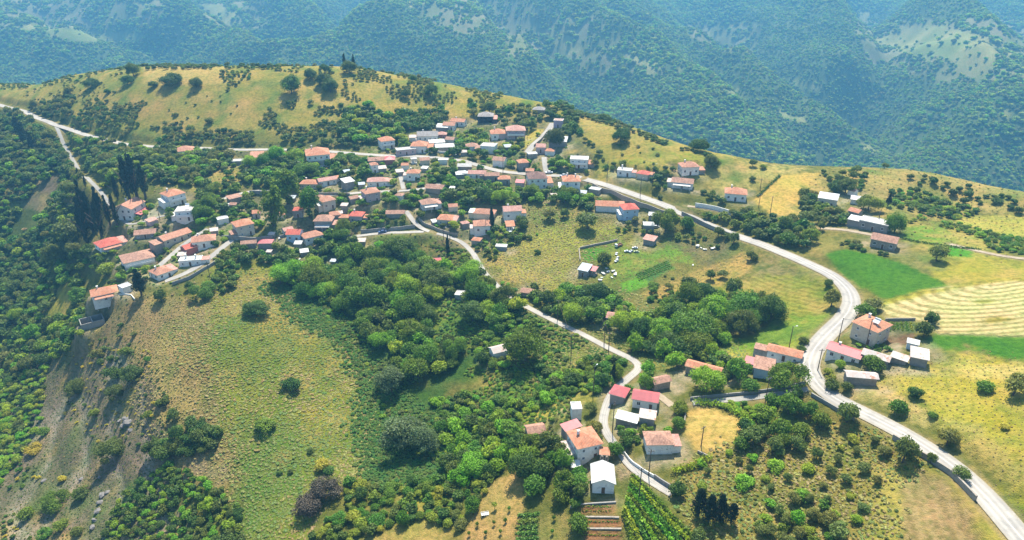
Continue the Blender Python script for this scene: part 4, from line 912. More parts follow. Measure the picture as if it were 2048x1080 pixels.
W_ = dict(
 w=surf('white_plaster', (0.80, 0.77, 0.70), (0.70, 0.67, 0.61), scale=0.5, amt=0.08, stain=(0.55, 0.53, 0.49)),
 c=surf('cream_plaster', (0.62, 0.55, 0.42), (0.54, 0.47, 0.35), scale=0.5, amt=0.1, stain=(0.45, 0.39, 0.3)),
 g=surf('grey_render', (0.31, 0.29, 0.26), (0.24, 0.225, 0.20), scale=0.5, amt=0.15, stain=(0.22, 0.21, 0.2)),
 b=surf('pale_blue_plaster', (0.50, 0.60, 0.68), (0.42, 0.52, 0.60), scale=0.5, amt=0.1),
 s=surf('rubble_stone_wall', (0.36, 0.31, 0.25), (0.24, 0.21, 0.17), scale=1.6, amt=0.35, bump=0.5),
 p=surf('pink_plaster', (0.52, 0.40, 0.38), (0.44, 0.33, 0.31), scale=0.5, amt=0.1),
 m=surf('mauve_plaster', (0.45, 0.36, 0.44), (0.38, 0.30, 0.37), scale=0.5, amt=0.1),
 k=surf('dark_frame', (0.13, 0.12, 0.12), (0.08, 0.08, 0.08), scale=0.5, amt=0.2),
 r=surf('red_plaster', (0.42, 0.16, 0.13), (0.34, 0.12, 0.10), scale=0.5, amt=0.1))
GLASS = surf('window_glass', (0.03, 0.035, 0.045), (0.02, 0.02, 0.03), rough=0.15, scale=1, amt=0.1, spec=0.6)
SHUT = surf('brown_shutter', (0.16, 0.09, 0.05), (0.12, 0.07, 0.04), scale=1, amt=0.2)
FRAME = surf('white_frame', (0.7, 0.7, 0.68), scale=1, amt=0.05)
WOOD = surf('weathered_wood', (0.13, 0.095, 0.065), (0.09, 0.065, 0.045), scale=2, amt=0.3)
METAL = surf('galvanised_metal', (0.35, 0.36, 0.37), scale=2, amt=0.1, rough=0.4, metal=0.6)

def win_mesh(wd, ht, mat):
    b = MB(); b.box(-wd/2, wd/2, -0.05, 0.02, 0, ht, 0); b.box(-wd/2 + .09, wd/2 - .09, -0.065, -0.055, .09, ht - .09, 1); b.box(-wd/2 - .08, wd/2 + .08, -0.16, 0.02, -.1, 0, 0)
    b.box(-0.03, 0.03, -0.075, -0.066, .09, ht - .09, 0)
    return b.mesh('window', [FRAME, mat])
WINM = [win_mesh(1.1, 1.25, GLASS), win_mesh(1.1, 1.25, SHUT), win_mesh(0.8, 0.9, GLASS)]
def door_mesh():
    b = MB(); b.box(-.55, .55, -0.06, 0.02, 0, 2.2, 0); b.box(-.46, .46, -0.08, -0.061, 0.02, 2.1, 1); return b.mesh('door', [FRAME, SHUT])
DOORM = door_mesh()
def roof_attr(me, L, D):
    """sheet coordinates (along the eave, up the slope) for tiles and corrugation"""
    at = me.attributes.new('rt', 'FLOAT_VECTOR', 'CORNER'); out = np.zeros((len(me.loops), 3), np.float32)
    for p in me.polygons:
        nn = p.normal; h = Vector((nn.x, nn.y, 0))
        if h.length < 0.05: e = Vector((1, 0, 0)); g = Vector((0, 1, 0))
        else:
            h.normalize(); e = Vector((-h.y, h.x, 0)); g = (-h + Vector((0, 0, 1)) * (h.dot(nn) / max(nn.z, .05) if nn.z > 0.05 else 1))
            g = g.normalized()
        for li in p.loop_indices:
            co = me.vertices[me.loops[li].vertex_index].co; out[li] = (co.dot(e), co.dot(g), 0)
    at.data.foreach_set('vector', out.ravel())
def make_roof(kind, L, D, h0, ov, mat, par, pitch=0.36):
    b = MB(); l, d = L / 2 + ov, D / 2 + ov; th = 0.16
    if kind == 'hip':
        if L >= D: rz = pitch * d; q = l - d; R1, R2 = (-q, 0, h0 + rz), (q, 0, h0 + rz)
        else: rz = pitch * l; q = d - l; R1, R2 = (0, -q, h0 + rz), (0, q, h0 + rz)
        c = [(-l, -d, h0), (l, -d, h0), (l, d, h0), (-l, d, h0)]
        if L >= D: fs = [(c[0], c[1], R2, R1), (c[1], c[2], R2), (c[2], c[3], R1, R2), (c[3], c[0], R1)]
        else: fs = [(c[0], c[1], R1), (c[1], c[2], R2, R1), (c[2], c[3], R2), (c[3], c[0], R1, R2)]
        for f in fs: b.poly(f)
        b.poly([(x, y, z - th) for x, y, z in reversed(c)], 1)
        for i in range(4):
            p, q_ = c[i], c[(i + 1) % 4]; b.poly([(p[0], p[1], p[2] - th), (q_[0], q_[1], q_[2] - th), q_, p], 1)
    elif kind == 'gable':     # ridge along x
        rz = pitch * d
        b.slab([(-l, -d, h0), (l, -d, h0), (l, 0, h0 + rz), (-l, 0, h0 + rz)], th, 0, 1)
        b.slab([(l, d, h0), (-l, d, h0), (-l, 0, h0 + rz), (l, 0, h0 + rz)], th, 0, 1)
    elif kind == 'ygable':    # ridge along y, gable faces the front
        rz = pitch * l
        b.slab([(-l, d, h0), (-l, -d, h0), (0, -d, h0 + rz), (0, d, h0 + rz)], th, 0, 1)
        b.slab([(l, -d, h0), (l, d, h0), (0, d, h0 + rz), (0, -d, h0 + rz)], th, 0, 1)
    elif kind == 'shed':
        b.slab([(-l, -d, h0), (l, -d, h0), (l, d, h0 + 0.2 * D), (-l, d, h0 + 0.2 * D)], th, 0, 1)
    elif kind == 'flat':
        b.box(-l, l, -d, d, h0 + 0.003, h0 + 0.18, 1, 0)
        for x0, x1, y0, y1 in ((-l, l, -d, -d + .2), (-l, l, d - .2, d), (-l, -l + .2, -d + .2, d - .2), (l - .2, l, -d + .2, d - .2)): b.box(x0, x1, y0, y1, h0 + .18, h0 + .36, 1)
    me = b.mesh('roof', [mat, W_['c'] if kind != 'flat' else W_['w']]); roof_attr(me, L, D)
    return link('roof', me, par)
CHIM = None
HOUSES_W = []          # (x, y, radius) for keeping plants off
def house(u, v, wpx, wh, rot, ratio, kind, rc, wc, label, feat='', cat='house', name='house'):
    cxw, cyw, zb, rw, L, D, P, az, rot = HG[(u, v)]
    root = empty(name, (cxw, cyw, zb), rw); tag(root, label, cat, 'small tin-roofed sheds among the gardens' if label.startswith('small tin') else 'stone outhouses between the village houses' if label.startswith('low stone out') else None)
    HOUSES_W.append((cxw, cyw, max(L, D) / 2, P[0], P[1]))
    wm_ = W_[wc]; h0 = wh; pitch = 0.46 if wpx < 60 else 0.38; wh = h0 = wh * .93
    b = MB(); f0 = -3.5
    if 'n' in feat:       # roofless shell of walls
        t = 0.3
        for x0, x1, y0, y1 in ((-L/2, L/2, -D/2, -D/2 + t), (-L/2, L/2, D/2 - t, D/2), (-L/2, -L/2 + t, -D/2 + t, D/2 - t), (L/2 - t, L/2, -D/2 + t, D/2 - t), (-t/2, t/2, -D/2 + t, D/2 - t)):
            b.box(x0, x1, y0, y1, f0, h0)
        link('wall', b.mesh('wall', [wm_]), root); return root
    if 'O' in feat:       # open frame: posts and slabs
        for px_ in np.linspace(-L/2 + .2, L/2 - .2, 4):
            for py_ in (-D/2 + .2, D/2 - .2): b.box(px_ - .17, px_ + .17, py_ - .17, py_ + .17, f0, h0)
        b.box(-L/2, L/2, -D/2, D/2, f0, 0.3); b.box(-L/2 + .8, L/2 - .8, D/2 - .25, D/2 - .1, 0.31, h0 - .02)
        if wh > 4: b.box(-L/2, L/2, -D/2, D/2, h0 / 2 - .12, h0 / 2 + .12)
    elif 'G' in feat:     # closed upper storey on a ground floor of pillars
        hm = h0 * 0.5; b.box(-L/2, L/2, -D/2, D/2, hm, h0)
        for px_ in np.linspace(-L/2 + .25, L/2 - .25, 4): b.box(px_ - .22, px_ + .22, -D/2 + .02, -D/2 + .46, f0, hm)
        b.box(-L/2 + .03, L/2 - .03, -D/2 + 3, D/2 - .03, f0, hm); b.box(-L/2 - 1, L/2 + 1, -D/2 - 1.8, -D/2 + 2.99, f0, 0.25)
    else:
        b.box(-L/2, L/2, -D/2, D/2, f0, h0)
    if kind == 'gable':
        g = pitch * D / 2
        for x in (-L/2, L/2 - .2): b.poly([(x, -D/2, h0 + .001), (x, D/2, h0 + .001), (x, 0, h0 + g)]); b.poly([(x + .2, D/2, h0 + .001), (x + .2, -D/2, h0 + .001), (x + .2, 0, h0 + g)])
    if kind == 'ygable':
        g = pitch * L / 2
        for y in (-D/2, D/2): b.poly([(-L/2, y, h0 + .001), (L/2, y, h0 + .001), (0, y, h0 + g)])
    if kind == 'shed':
        g = 0.2 * D
        b.poly([(-L/2, -D/2, h0 + .001), (-L/2, D/2, h0 + .001), (-L/2, D/2, h0 + g)]); b.poly([(L/2, -D/2, h0 + .001), (L/2, D/2, h0 + .001), (L/2, D/2, h0 + g)]); b.poly([(-L/2, D/2, h0), (L/2, D/2, h0), (L/2, D/2, h0 + g), (-L/2, D/2, h0 + g)])
    link('wall', b.mesh('wall', [wm_]), root)
    ov = 0.12 if kind == 'flat' else (0.25 if wpx < 26 else 0.42)
    hr = h0 + 0.02 if kind == 'flat' else h0 + 0.16 - pitch * 0.0
    rf = make_roof(kind, L, D, hr, ov, ROOF[rc], root, pitch)
    # windows and doors
    storeys = 2 if wh >= 4.8 else 1; sh = wh / storeys
    if 'x' not in feat and wpx >= 18:
        wi = WINM[1] if 'h' in feat else WINM[0]
        if sh < 2.8 or wpx < 30: wi = WINM[2]
        nwin = max(1, min(5, int(L / 3.0)))
        for st in range(storeys):
            if 'G' in feat and st == 0: continue
            z = st * sh + sh * 0.36
            xs = (np.arange(nwin) + 0.5) / nwin * L - L / 2
            for i, x in enumerate(xs):
                if st == 0 and i == nwin // 2 and 'O' not in feat:
                    link('door', DOORM, root, (x, -D/2, 0.02)); continue
                if 'O' not in feat: link('window', wi, root, (x, -D/2, z))
            if abs(rot) > 8 or abs(math.degrees(az)) > 20:
                side = 1 if (rot - math.degrees(az)) < 0 else -1
                for y in ((-D/4, D/4) if D > 6 else (0,)):
                    link('window', wi, root, (side * L / 2, y, z), rz=math.pi / 2 * side)
    q_ = (u * 31 + v * 17) % 100
    if cat == 'house' and 'L' not in feat and wpx >= 30 and q_ < 70 and (u, v) not in ((213, 600), (280, 538)):      # a lower block built against one side
        sd_ = 1 if q_ % 2 else -1; aw = L * (.26 + (q_ % 5) * .04); ad = D * (.5 + (q_ % 4) * .08); ah = 2.3 + (q_ % 3) * .25; x0 = sd_ * (L / 2 + .01); x1 = x0 + sd_ * aw; xa, xb = min(x0, x1), max(x0, x1); yb = -D / 2 + (q_ % 6) * .3 + .1
        b = MB(); b.box(xa, xb, yb, yb + ad, f0, ah); an = link('annexe', b.mesh('annexe', [wm_ if q_ % 3 else W_['s']]), root)
        b = MB(); b.slab([(xa - .05, yb - .35, ah + .16), (xb + .05, yb - .35, ah + .16), (xb + .05, yb + ad + .2, ah + .16 + ad * .16), (xa - .05, yb + ad + .2, ah + .16 + ad * .16)], .12, 0, 0)
        me = b.mesh('annexe_roof', [ROOF['bkwpuo'[q_ % 6]]]); roof_attr(me, L, D); link('roof', me, an)
    if 'B' in feat:       # balcony across the front
        b = MB(); z = wh / 2; b.box(-L/2 * .9, L/2 * .9, -D/2 - 1.3, -D/2 - .01, z - .08, z + .08); b.box(-L/2 * .9, L/2 * .9, -D/2 - 1.3, -D/2 - 1.2, z + .081, z + 1.0)
        link('balcony', b.mesh('balcony', [FRAME]), root)
    if 'C' in feat:
        for cxp in ((-L * .22, D * .12), (L * .25, -D * .05))[:2 if 'CC' in feat else 1]:
            b = MB(); zt = h0 + pitch * min(D, L) / 2 + 0.9; b.box(-.3, .3, -.3, .3, h0, zt); b.box(-.4, .4, -.4, .4, zt + .001, zt + .12)
            link('chimney', b.mesh('chimney', [W_['w']]), rf, (cxp[0], cxp[1], 0))
    if 'P' in feat:       # porch or veranda roof in front
        b = MB(); z = min(h0, 3) - .35
        b.slab([(-L*.42, -D/2 - 2.4, z - .3), (L*.42, -D/2 - 2.4, z - .3), (L*.42, -D/2 - .02, z), (-L*.42, -D/2 - .02, z)], .1, 0)
        for x in (-L*.4, 0, L*.4): b.box(x - .07, x + .07, -D/2 - 2.3, -D/2 - 2.16, f0, z - .4, 1)
        me = b.mesh('porch', [ROOF['w'] if wpx < 50 else ROOF['p'], FRAME]); roof_attr(me, L, D); link('porch', me, root)
    if 'L' in feat:       # red lean-to on the right
        b = MB(); b.slab([(L/2 + .02, D*.42, 3.2), (L/2 + .02, -D*.35, 3.2), (L/2 + 3.4, -D*.35, 2.5), (L/2 + 3.4, D*.42, 2.5)], .1, 0)
        for y in (-D*.33, 0, D*.4): b.box(L/2 + 3.1, L/2 + 3.25, y - .07, y + .07, f0, 2.5, 1)
        me = b.mesh('lean_to', [REDM, FRAME]); roof_attr(me, L, D); link('lean_to', me, root)
    if 'W' in feat:       # solar water heater on the roof
        b = MB(); b.slab([(0, -1, .3), (1.9, -1, .3), (1.9, .3, 1.1), (0, .3, 1.1)], .08, 0); b.tube((0, .45, 1.25), (1.9, .45, 1.25), .28, .28, 8, 0)
        for x in (.2, 1.7): b.box(x, x + .06, .38, .44, -1.2, 1.0, 0); b.box(x, x + .06, -.9, -.84, -1.2, .2, 0)
        link('water_heater', b.mesh('water_heater', [FRAME]), rf, (L*.1, -D*.12, h0 + pitch * D * .36 + .3))
    return root
for h in HS:
    h = list(h) + [''] * (11 - len(h)); cat = h[11] if len(h) > 11 else 'house'
    nm = {'house': 'house'}.get(cat, cat)
    house(*h[:11], cat=cat, name=nm)

# ------------------------------------------------------------------ walls along roads and yards: (pixels, height, thickness, material, label, category)
WALLS = [
 ([(1185,374),(1235,393),(1290,415),(1330,430)], 2.2, .5, 's', 'dark stone retaining wall under the main road beside the tall blue-grey house', 'wall'),
 ([(1363,430),(1392,444),(1425,460),(1460,474)], 2.0, .4, 'g', 'grey concrete retaining wall under the main road opposite the hilltop farm', 'wall'),
 ([(1390,414),(1412,417),(1432,421),(1462,430)], 2.2, .35, 'w', 'whitewashed yard wall beside the hilltop farm track', 'wall'),
 ([(1622,792),(1650,808),(1680,826),(1708,840)], 1.2, .4, 'g', 'concrete parapet wall under the road below the sharp bend', 'wall'),
 ([(1785,878),(1840,912),(1900,950),(1950,1002)], 1.6, .5, 's', 'long stone retaining wall under the main road at lower right', 'wall'),
 ([(1240,898),(1262,926),(1290,946),(1308,956)], 1.0, .25, 'w', 'white roadside barrier wall along the lower valley lane', 'wall'),
 ([(1308,956),(1325,968),(1345,980)], 1.3, .3, 'g', 'dark garden wall at the foot of the valley lane', 'wall'),
 ([(850,302),(880,306),(910,308)], 1.1, .3, 'w', 'whitewashed wall along the upper road above the green plot', 'wall'),
 ([(560,477),(610,468),(650,475),(700,474)], 1.6, .4, 'g', 'grey street wall below the cream and grey houses', 'wall'),
 ([(445,480),(480,481),(515,484),(545,480)], 2.2, .4, 'g', 'grey retaining wall under the cream two-storey house', 'wall'),
 ([(722,466),(760,463),(800,460),(830,456)], 1.8, .35, 'g', 'grey retaining wall above the lane with the parked car', 'wall'),
 ([(838,440),(850,452),(875,462),(915,472)], 1.5, .35, 's', 'curved stone wall around the terraced kitchen garden', 'wall'),
 ([(345,570),(380,558),(420,534),(438,522)], 1.4, .35, 'g', 'concrete wall along the lower lane of the left hamlet', 'wall'),
 ([(1380,800),(1440,794),(1500,788),(1570,778),(1610,768)], 1.1, .3, 'g', 'low grey wall along the lane that leaves the sharp bend', 'wall'),
 ([(1300,425),(1330,424)], 1.0, .3, 's', 'short stone wall by the white-roofed sheds', 'wall'),
 ([(1068,294),(1082,282),(1093,268)], 1.5, .35, 's', 'stone wall on the uphill side of the steep lane', 'wall'),
 ([(1160,498),(1196,490),(1235,482)], 1.0, .4, 's', 'dry stone wall behind the small farm field', 'wall'),
 ([(1158,500),(1160,522)], 1.0, .4, 's', 'dry stone wall at the left edge of the small farm field', 'wall'),
 ([(640,322),(672,318)], 1.4, .3, 'g', 'short terrace wall beside the pillared house', 'wall'),
 ([(500,388),(560,392),(590,398)], 2.0, .35, 'g', 'shaded grey wall above the street left of the poplars', 'wall'),
 ([(625,390),(668,390),(700,392)], 1.5, .3, 's', 'stone wall above the street right of the poplars', 'wall'),
 ([(1140,1015),(1190,1008),(1232,1006)], .5, .4, 'g', 'low garden edging wall under the shining barn', 'wall'),
 ([(1166,1035),(1238,1036)], .35, .5, 's', 'upper stone edging between the vegetable terraces', 'wall'),
 ([(1166,1058),(1243,1059)], .35, .5, 's', 'lower stone edging between the vegetable terraces', 'wall'),
 ([(1352,812),(1372,820),(1368,850)], .9, .3, 's', 'broken stone wall beside the round wheat patch', 'wall'),
 ([(1395,905),(1420,917)], .8, .3, 's', 'short shaded wall at the foot of the wheat patch', 'wall'),
 ([(1770,642),(1830,641)], 1.0, .3, 's', 'dark wall between the stubble and the vegetable plot', 'wall'),
 ([(225,597),(262,590),(270,600)], .7, .3, 'w', 'white terrace wall beside the lone bungalow', 'wall'),
]
def wall(px, h, th, mk, label, cat):
    p, _ = ground([q[0] for q in px], [q[1] for q in px]); p = resample(p, 1.5); z = smooth(hgt(p[:, 0], p[:, 1]), 4)
    tg = np.gradient(p[:, :2], axis=0); tg /= np.linalg.norm(tg, axis=1)[:, None] + 1e-9; nr = np.stack([-tg[:, 1], tg[:, 0]], 1)
    A_ = p[:, :2] + nr * th / 2; B_ = p[:, :2] - nr * th / 2; b = MB()
    top = z + h + 0.08 * fbm(p[:, 0], p[:, 1], 2, 3)
    o0 = p[0]
    for i in range(len(p) - 1):
        a1, a2, b1, b2 = A_[i] - o0[:2], A_[i+1] - o0[:2], B_[i] - o0[:2], B_[i+1] - o0[:2]; z1, z2 = top[i] - o0[2], top[i+1] - o0[2]; g1_, g2_ = z[i] - 2.5 - o0[2], z[i+1] - 2.5 - o0[2]
        b.poly([(*a1, z1), (*b1, z1), (*b2, z2), (*a2, z2)]); b.poly([(*b1, g1_), (*b2, g2_), (*b2, z2), (*b1, z1)]); b.poly([(*a2, g2_), (*a1, g1_), (*a1, z1), (*a2, z2)])
        if i == 0: b.poly([(*a1, g1_), (*b1, g1_), (*b1, z1), (*a1, z1)])
        if i == len(p) - 2: b.poly([(*b2, g2_), (*a2, g2_), (*a2, z2), (*b2, z2)])
    tag(link('stone_wall' if mk == 's' else 'yard_wall', b.mesh('wall', [W_[mk]]), None, tuple(o0)), label, cat)
for a in WALLS: wall(*a)

# ------------------------------------------------------------------ poles and lamps: (pixel foot, height, kind, label)
def pole_meshes():
    b = MB(); b.tube((0, 0, -1), (0, 0, 1), .16, .11, 7); m1 = b.mesh('post', [WOOD])
    b = MB(); b.box(-.9, .9, -.06, .06, -.06, .06)
    for x in (-.8, -.3, .3, .8): b.tube((x, 0, .06), (x, 0, .24), .05, .04, 6, 1)
    m2 = b.mesh('crossarm', [WOOD, FRAME])
    b = MB(); b.tube((0, 0, 0), (1.2, 0, .25), .05, .04, 6, 0); b.box(1.1, 1.7, -.14, .14, .17, .3, 1); m3 = b.mesh('lamp_head', [METAL, FRAME]); return m1, m2, m3
PM = pole_meshes()
POLES = [
 (183,300,9,'u','wooden utility pole beside the upper road at far left'),(216,290,9,'u','second wooden pole along the upper road from the left'),
 (1142,712,9,'u','utility pole alone in the dry clearing beside the valley lane'),(1186,790,11,'l','street lamp pole among bright bushes above the white two-level house'),
 (1225,860,10,'u','utility pole at the edge of the valley lane beside the long white shed'),(1297,952,9,'u','utility pole on the white barrier wall'),
 (1277,1002,11,'u','tall pole at the top of the vineyard'),(1402,893,7,'u','pole at the left edge of the round wheat patch'),
 (1676,684,9,'u','utility pole at the road edge left of the large cream house'),(1730,698,11,'u','utility pole in front of the large cream house'),
 (1635,742,8,'u','leaning pole inside the sharp bend'),(1576,706,10,'l','street lamp in the grass behind the long orange-roofed house'),
 (1530,806,9,'u','pole on the lane left of the sharp bend'),(1280,394,10,'l','street lamp pole along the main road near the dark stone wall'),
 (1214,358,10,'u','left pole of the pair above the main road'),(1304,372,12,'l','tall lamp pole beside the dull red roof'),
 (1517,415,7,'u','left pole at the foot of the golden wheat'),(1540,428,9,'u','right pole at the foot of the golden wheat'),
 (754,345,8,'u','pole in front of the tower-like house'),(1006,347,11,'u','pole on the main street below the white bank house'),
 (908,344,10,'l','street lamp beside the green plot'),(887,478,6,'l','street lamp by the lane bend above the brown garden plot'),
 (900,478,6,'u','pole right of the lane bend lamp'),(972,466,7,'u','pole in front of the square white house'),
 (1208,690,9,'u','pole on the valley lane below the pink-roofed building'),(1217,704,8,'u','second pole on the valley lane below the pink-roofed building'),
 (1520,380,6,'u','short pole at the wheat field corner'),(320,440,8,'u','pole at the hamlet street corner'),(420,555,8,'u','pole above the lower lane of the left hamlet'),
 (1754,455,8,'u','pole in front of the long grey concrete building'),(1115,640,9,'u','wire pole beside the valley lane among dark trees'),
 (795,398,6,'u','pole at the lane crossing in the village centre'),(600,478,7,'u','pole in front of the pale blue fronted house'),
]
pole_tops = {}
for i, (u, v, h, k, lab) in enumerate(POLES):
    P, Z = g1(u, v); r = empty('street_lamp' if k == 'l' else 'utility_pole', tuple(P), 0.3 * (i % 5)); tag(r, lab, 'street lamp' if k == 'l' else 'utility pole')
    link('post', PM[0], r, (0, 0, h / 2), scale=(1, 1, h / 2)); 
    if k == 'u': link('crossarm', PM[1], r, (0, 0, h - .5))
    else: link('lamp_head', PM[2], r, (0, 0, h - .3))
    pole_tops[i] = (P[0], P[1], P[2] + h - .3)
def cable(i, j, label):
    a, b_ = np.array(pole_tops[i]), np.array(pole_tops[j]); k = 14; m = MB(); pts = []
    for q in range(k + 1):
        t = q / k; p = a * (1 - t) + b_ * t; p[2] -= 4 * t * (1 - t) * 0.03 * np.linalg.norm(a - b_); pts.append(p - a)
    for p, q in zip(pts[:-1], pts[1:]): m.tube(p, q, .035, .035, 4)
    tag(link('cable', m.mesh('cable', [WOOD]), None, tuple(a)), label, 'cable')
for i, j, l in ((4,5,'power cable from the shed pole down to the barrier wall pole'),(5,6,'power cable from the barrier wall to the vineyard pole'),(24,25,'short cable between the two valley lane poles'),(2,30,'cable from the clearing pole up towards the dark trees'),
                (8,9,'cable in front of the large cream house'),(16,17,'cable between the two poles at the foot of the golden wheat'),(13,15,'cable between the two main road lamp poles'),(0,1,'cable between the two upper road poles')): cable(i, j, l)

# ------------------------------------------------------------------ vehicles
def paint(nm, c): return surf(nm, c, rough=0.35, scale=0.6, amt=0.06, spec=0.5)
TYRE = surf('tyre_rubber', (0.03, 0.03, 0.03), scale=3, amt=0.1)
def car_body_mesh(mat):
    prof = [(-2.05,.45),(-2.1,.75),(-1.95,.92),(-1.1,1.0),(-.55,1.42),(.75,1.46),(1.45,1.05),(2.0,.95),(2.08,.7),(2.02,.45)]
    b = MB(); n_ = len(prof); wd = lambda z: .82 - max(0, z - .95) * .34
    L_ = [(x, -wd(z), z) for x, z in prof]; Rr = [(x, wd(z), z) for x, z in prof]
    b.poly(L_); b.poly(list(reversed(Rr)))
    for i in range(n_):
        j = (i + 1) % n_; b.poly([L_[j], L_[i], Rr[i], Rr[j]], 1 if i in (3, 5) else 0)
    m = b.mesh('body', [mat, GLASS]); return m
def sidewin_mesh():
    b = MB(); 
    for s in (-1, 1):
        pts = [(-.95, s*.82, 1.03), (1.2, s*.80, 1.05), (.72, s*.70, 1.38), (-.5, s*.71, 1.36)]
        b.poly(pts if s < 0 else list(reversed(pts)))
    return b.mesh('window', [GLASS])
SWM = sidewin_mesh()
def wheel_mesh():
    b = MB(); b.tube((0, -.11, 0), (0, .11, 0), .32, .32, 12); b.tube((0, -.12, 0), (0, .12, 0), .17, .17, 10, 1); return b.mesh('wheel', [TYRE, METAL])
WHM = wheel_mesh()
def vehicle(u, v, rot, mat, label, kind='car', sc=1.0):
    P, Z = g1(u, v); az = math.atan2(P[0], P[1]); r = empty('parked_' + kind, tuple(P), R_(rot) - az); tag(r, label, kind); r.scale = (sc, sc, sc)
    if kind == 'car':
        link('body', car_body_mesh(mat), r); link('window', SWM, r)
        ws = ((-1.3, .75), (1.3, .75), (-1.3, -.75), (1.3, -.75))
    else:
        b = MB(); b.prism([(-3, -1), (-1.5, -1), (-1.5, 1), (-3, 1)], .6, 2.4); b.poly([(-3.004, -.85, 1.5), (-3.004, -.85, 2.25), (-3.004, .85, 2.25), (-3.004, .85, 1.5)], 1); link('cab', b.mesh('cab', [mat, GLASS]), r)
        b = MB(); b.box(-1.4, 3.2, -1.1, 1.1, .8, 1.0)
        for q in ((-1.4, 3.2, -1.1, -1.04), (-1.4, 3.2, 1.04, 1.1)): b.box(*q, 1.0, 1.7)
        b.box(3.14, 3.2, -1.04, 1.04, 1.0, 1.7); link('cargo_bed', b.mesh('cargo_bed', [surf('rusty_bed', (.4, .2, .12), (.3, .15, .09), scale=1.5)]), r)
        ws = ((-2.3, .9), (2.2, .9), (-2.3, -.9), (2.2, -.9))
    for x, y in ws: link('wheel', WHM, r, (x, y, .32))
WP = paint('white_car_paint', (.72, .72, .72)); BP = paint('blue_car_paint', (.05, .09, .2)); SP_ = paint('silver_car_paint', (.5, .52, .54)); RP = paint('red_car_paint', (.35, .04, .03))
vehicle(765,466,4,BP,'dark blue car parked on the lane below the worn tiled house')
vehicle(1237,493,40,WP,'white-cabbed truck with rusty load bed on the farm track','truck', sc=.62)
vehicle(1233,509,80,WP,'white scrap car upper of the column left of the farm track', sc=.62)
vehicle(1235,517,78,SP_,'silver scrap car in the middle of the column left of the farm track', sc=.62)
vehicle(1233,523,60,WP,'white scrap car lowest of the column left of the farm track', sc=.62)
vehicle(1254,504,10,WP,'white scrap car left of the junk heap above the green plot', sc=.62)
vehicle(1262,504,60,SP_,'silver scrap car between the junk heap and the green plot', sc=.62)
vehicle(1270,497,4,WP,'white scrap car in front of the small pink-roofed barn', sc=.62)
vehicle(1273,505,-8,surf('pale_green_paint', (.5,.55,.35)),'pale green scrap car nearest the green plot', sc=.62)
vehicle(1020,468,6,SP_,'silver car under the flat orange carport')
vehicle(1098,347,10,WP,'white car on the main street beside the big dark-roofed house')
vehicle(1127,353,30,SP_,'silver car behind the tall house with twin chimneys')
vehicle(343,438,30,BP,'dark car in the hamlet square')
vehicle(1310,456,20,SP_,'silver car under the trees by the block hut')
# trailer frame in the orchard
P, Z = g1(970, 1030); b = MB(); TS = .72
for q in ((-1.5, 1.5, -.9, -.8), (-1.5, 1.5, .8, .9), (-1.5, -1.4, -.8, .8), (1.4, 1.5, -.8, .8)): b.box(*q, .7, .95)
for x in (-1.4, 1.4):
    for y in (-.8, .8): b.box(x - .05, x + .05, y - .05, y + .05, -.3, .7)
r = empty('metal_trough', tuple(P), .2); r.scale = (TS, TS, TS); tag(r, 'white rectangular trough frame standing on the bare orchard soil', 'trough'); link('frame', b.mesh('frame', [FRAME]), r)
b = MB(); b.box(-1.39, 1.39, -.79, .79, .5, .56); link('basin', b.mesh('basin', [METAL]), r)
# ------------------------------------------------------------------ foliage meshes
def crown(name, seed, nl, nleaf, ls, mat, sq=0.85, flat_base=False, spread=0.55, pointed=0.0, core=0.5):
    """a crown of unit radius: lobes, each a shell of small leaf faces, with gaps between"""
    r = np.random.RandomState(seed); cen = []; rad = []
    for i in range(nl):
        d = r.normal(size=3); d /= np.linalg.norm(d); q = r.uniform(.35, 1) ** .6 * spread
        if flat_base: d[2] = abs(d[2]) * 0.9 - 0.1
        c = d * q * np.array([1, 1, sq]); cen.append(c); rad.append(r.uniform(.20, .50) * (1 - 0.25 * q))
    cen = np.array(cen); rad = np.array(rad)
    if pointed: cen[:, :2] *= (1 - pointed * (cen[:, 2:3] + spread) / (2 * spread)); rad *= (1 - pointed * 0.6 * (cen[:, 2] + spread) / (2 * spread))
    li = r.randint(0, nl, nleaf); d = r.normal(size=(nleaf, 3)); d /= np.linalg.norm(d, axis=1)[:, None]
    d[:, 2] = np.where(r.rand(nleaf) < 0.35, np.abs(d[:, 2]), d[:, 2])
    rr = rad[li] * (1 - 0.45 * r.rand(nleaf) ** 2.2) * r.uniform(.92, 1.12, nleaf) * np.where(r.rand(nleaf) < .22, r.uniform(1, 1.4, nleaf), 1)
    P_ = cen[li] + d * rr[:, None] * np.array([1, 1, .9])
    nrm = d * 0.8 + r.normal(size=(nleaf, 3)) * 0.55 + np.array([0, 0, .25]); nrm /= np.linalg.norm(nrm, axis=1)[:, None]
    t1 = np.cross(nrm, r.normal(size=(nleaf, 3))); t1 /= np.linalg.norm(t1, axis=1)[:, None]; t2 = np.cross(nrm, t1)
    s1 = ls * r.uniform(.6, 1.25, nleaf)[:, None]; s2 = s1 * r.uniform(.55, .9, nleaf)[:, None]
    V_ = np.stack([P_ - t1 * s1, P_ - t2 * s2 + nrm * s1 * .15, P_ + t1 * s1, P_ + t2 * s2 + nrm * s1 * .15], 1).reshape(-1, 3)
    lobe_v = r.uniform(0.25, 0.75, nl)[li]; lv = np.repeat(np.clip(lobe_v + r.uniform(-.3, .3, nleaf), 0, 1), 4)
    return npmesh(name, V_, np.arange(nleaf * 4).reshape(-1, 4), [mat], attrs={'lv': ('FLOAT', lv)})
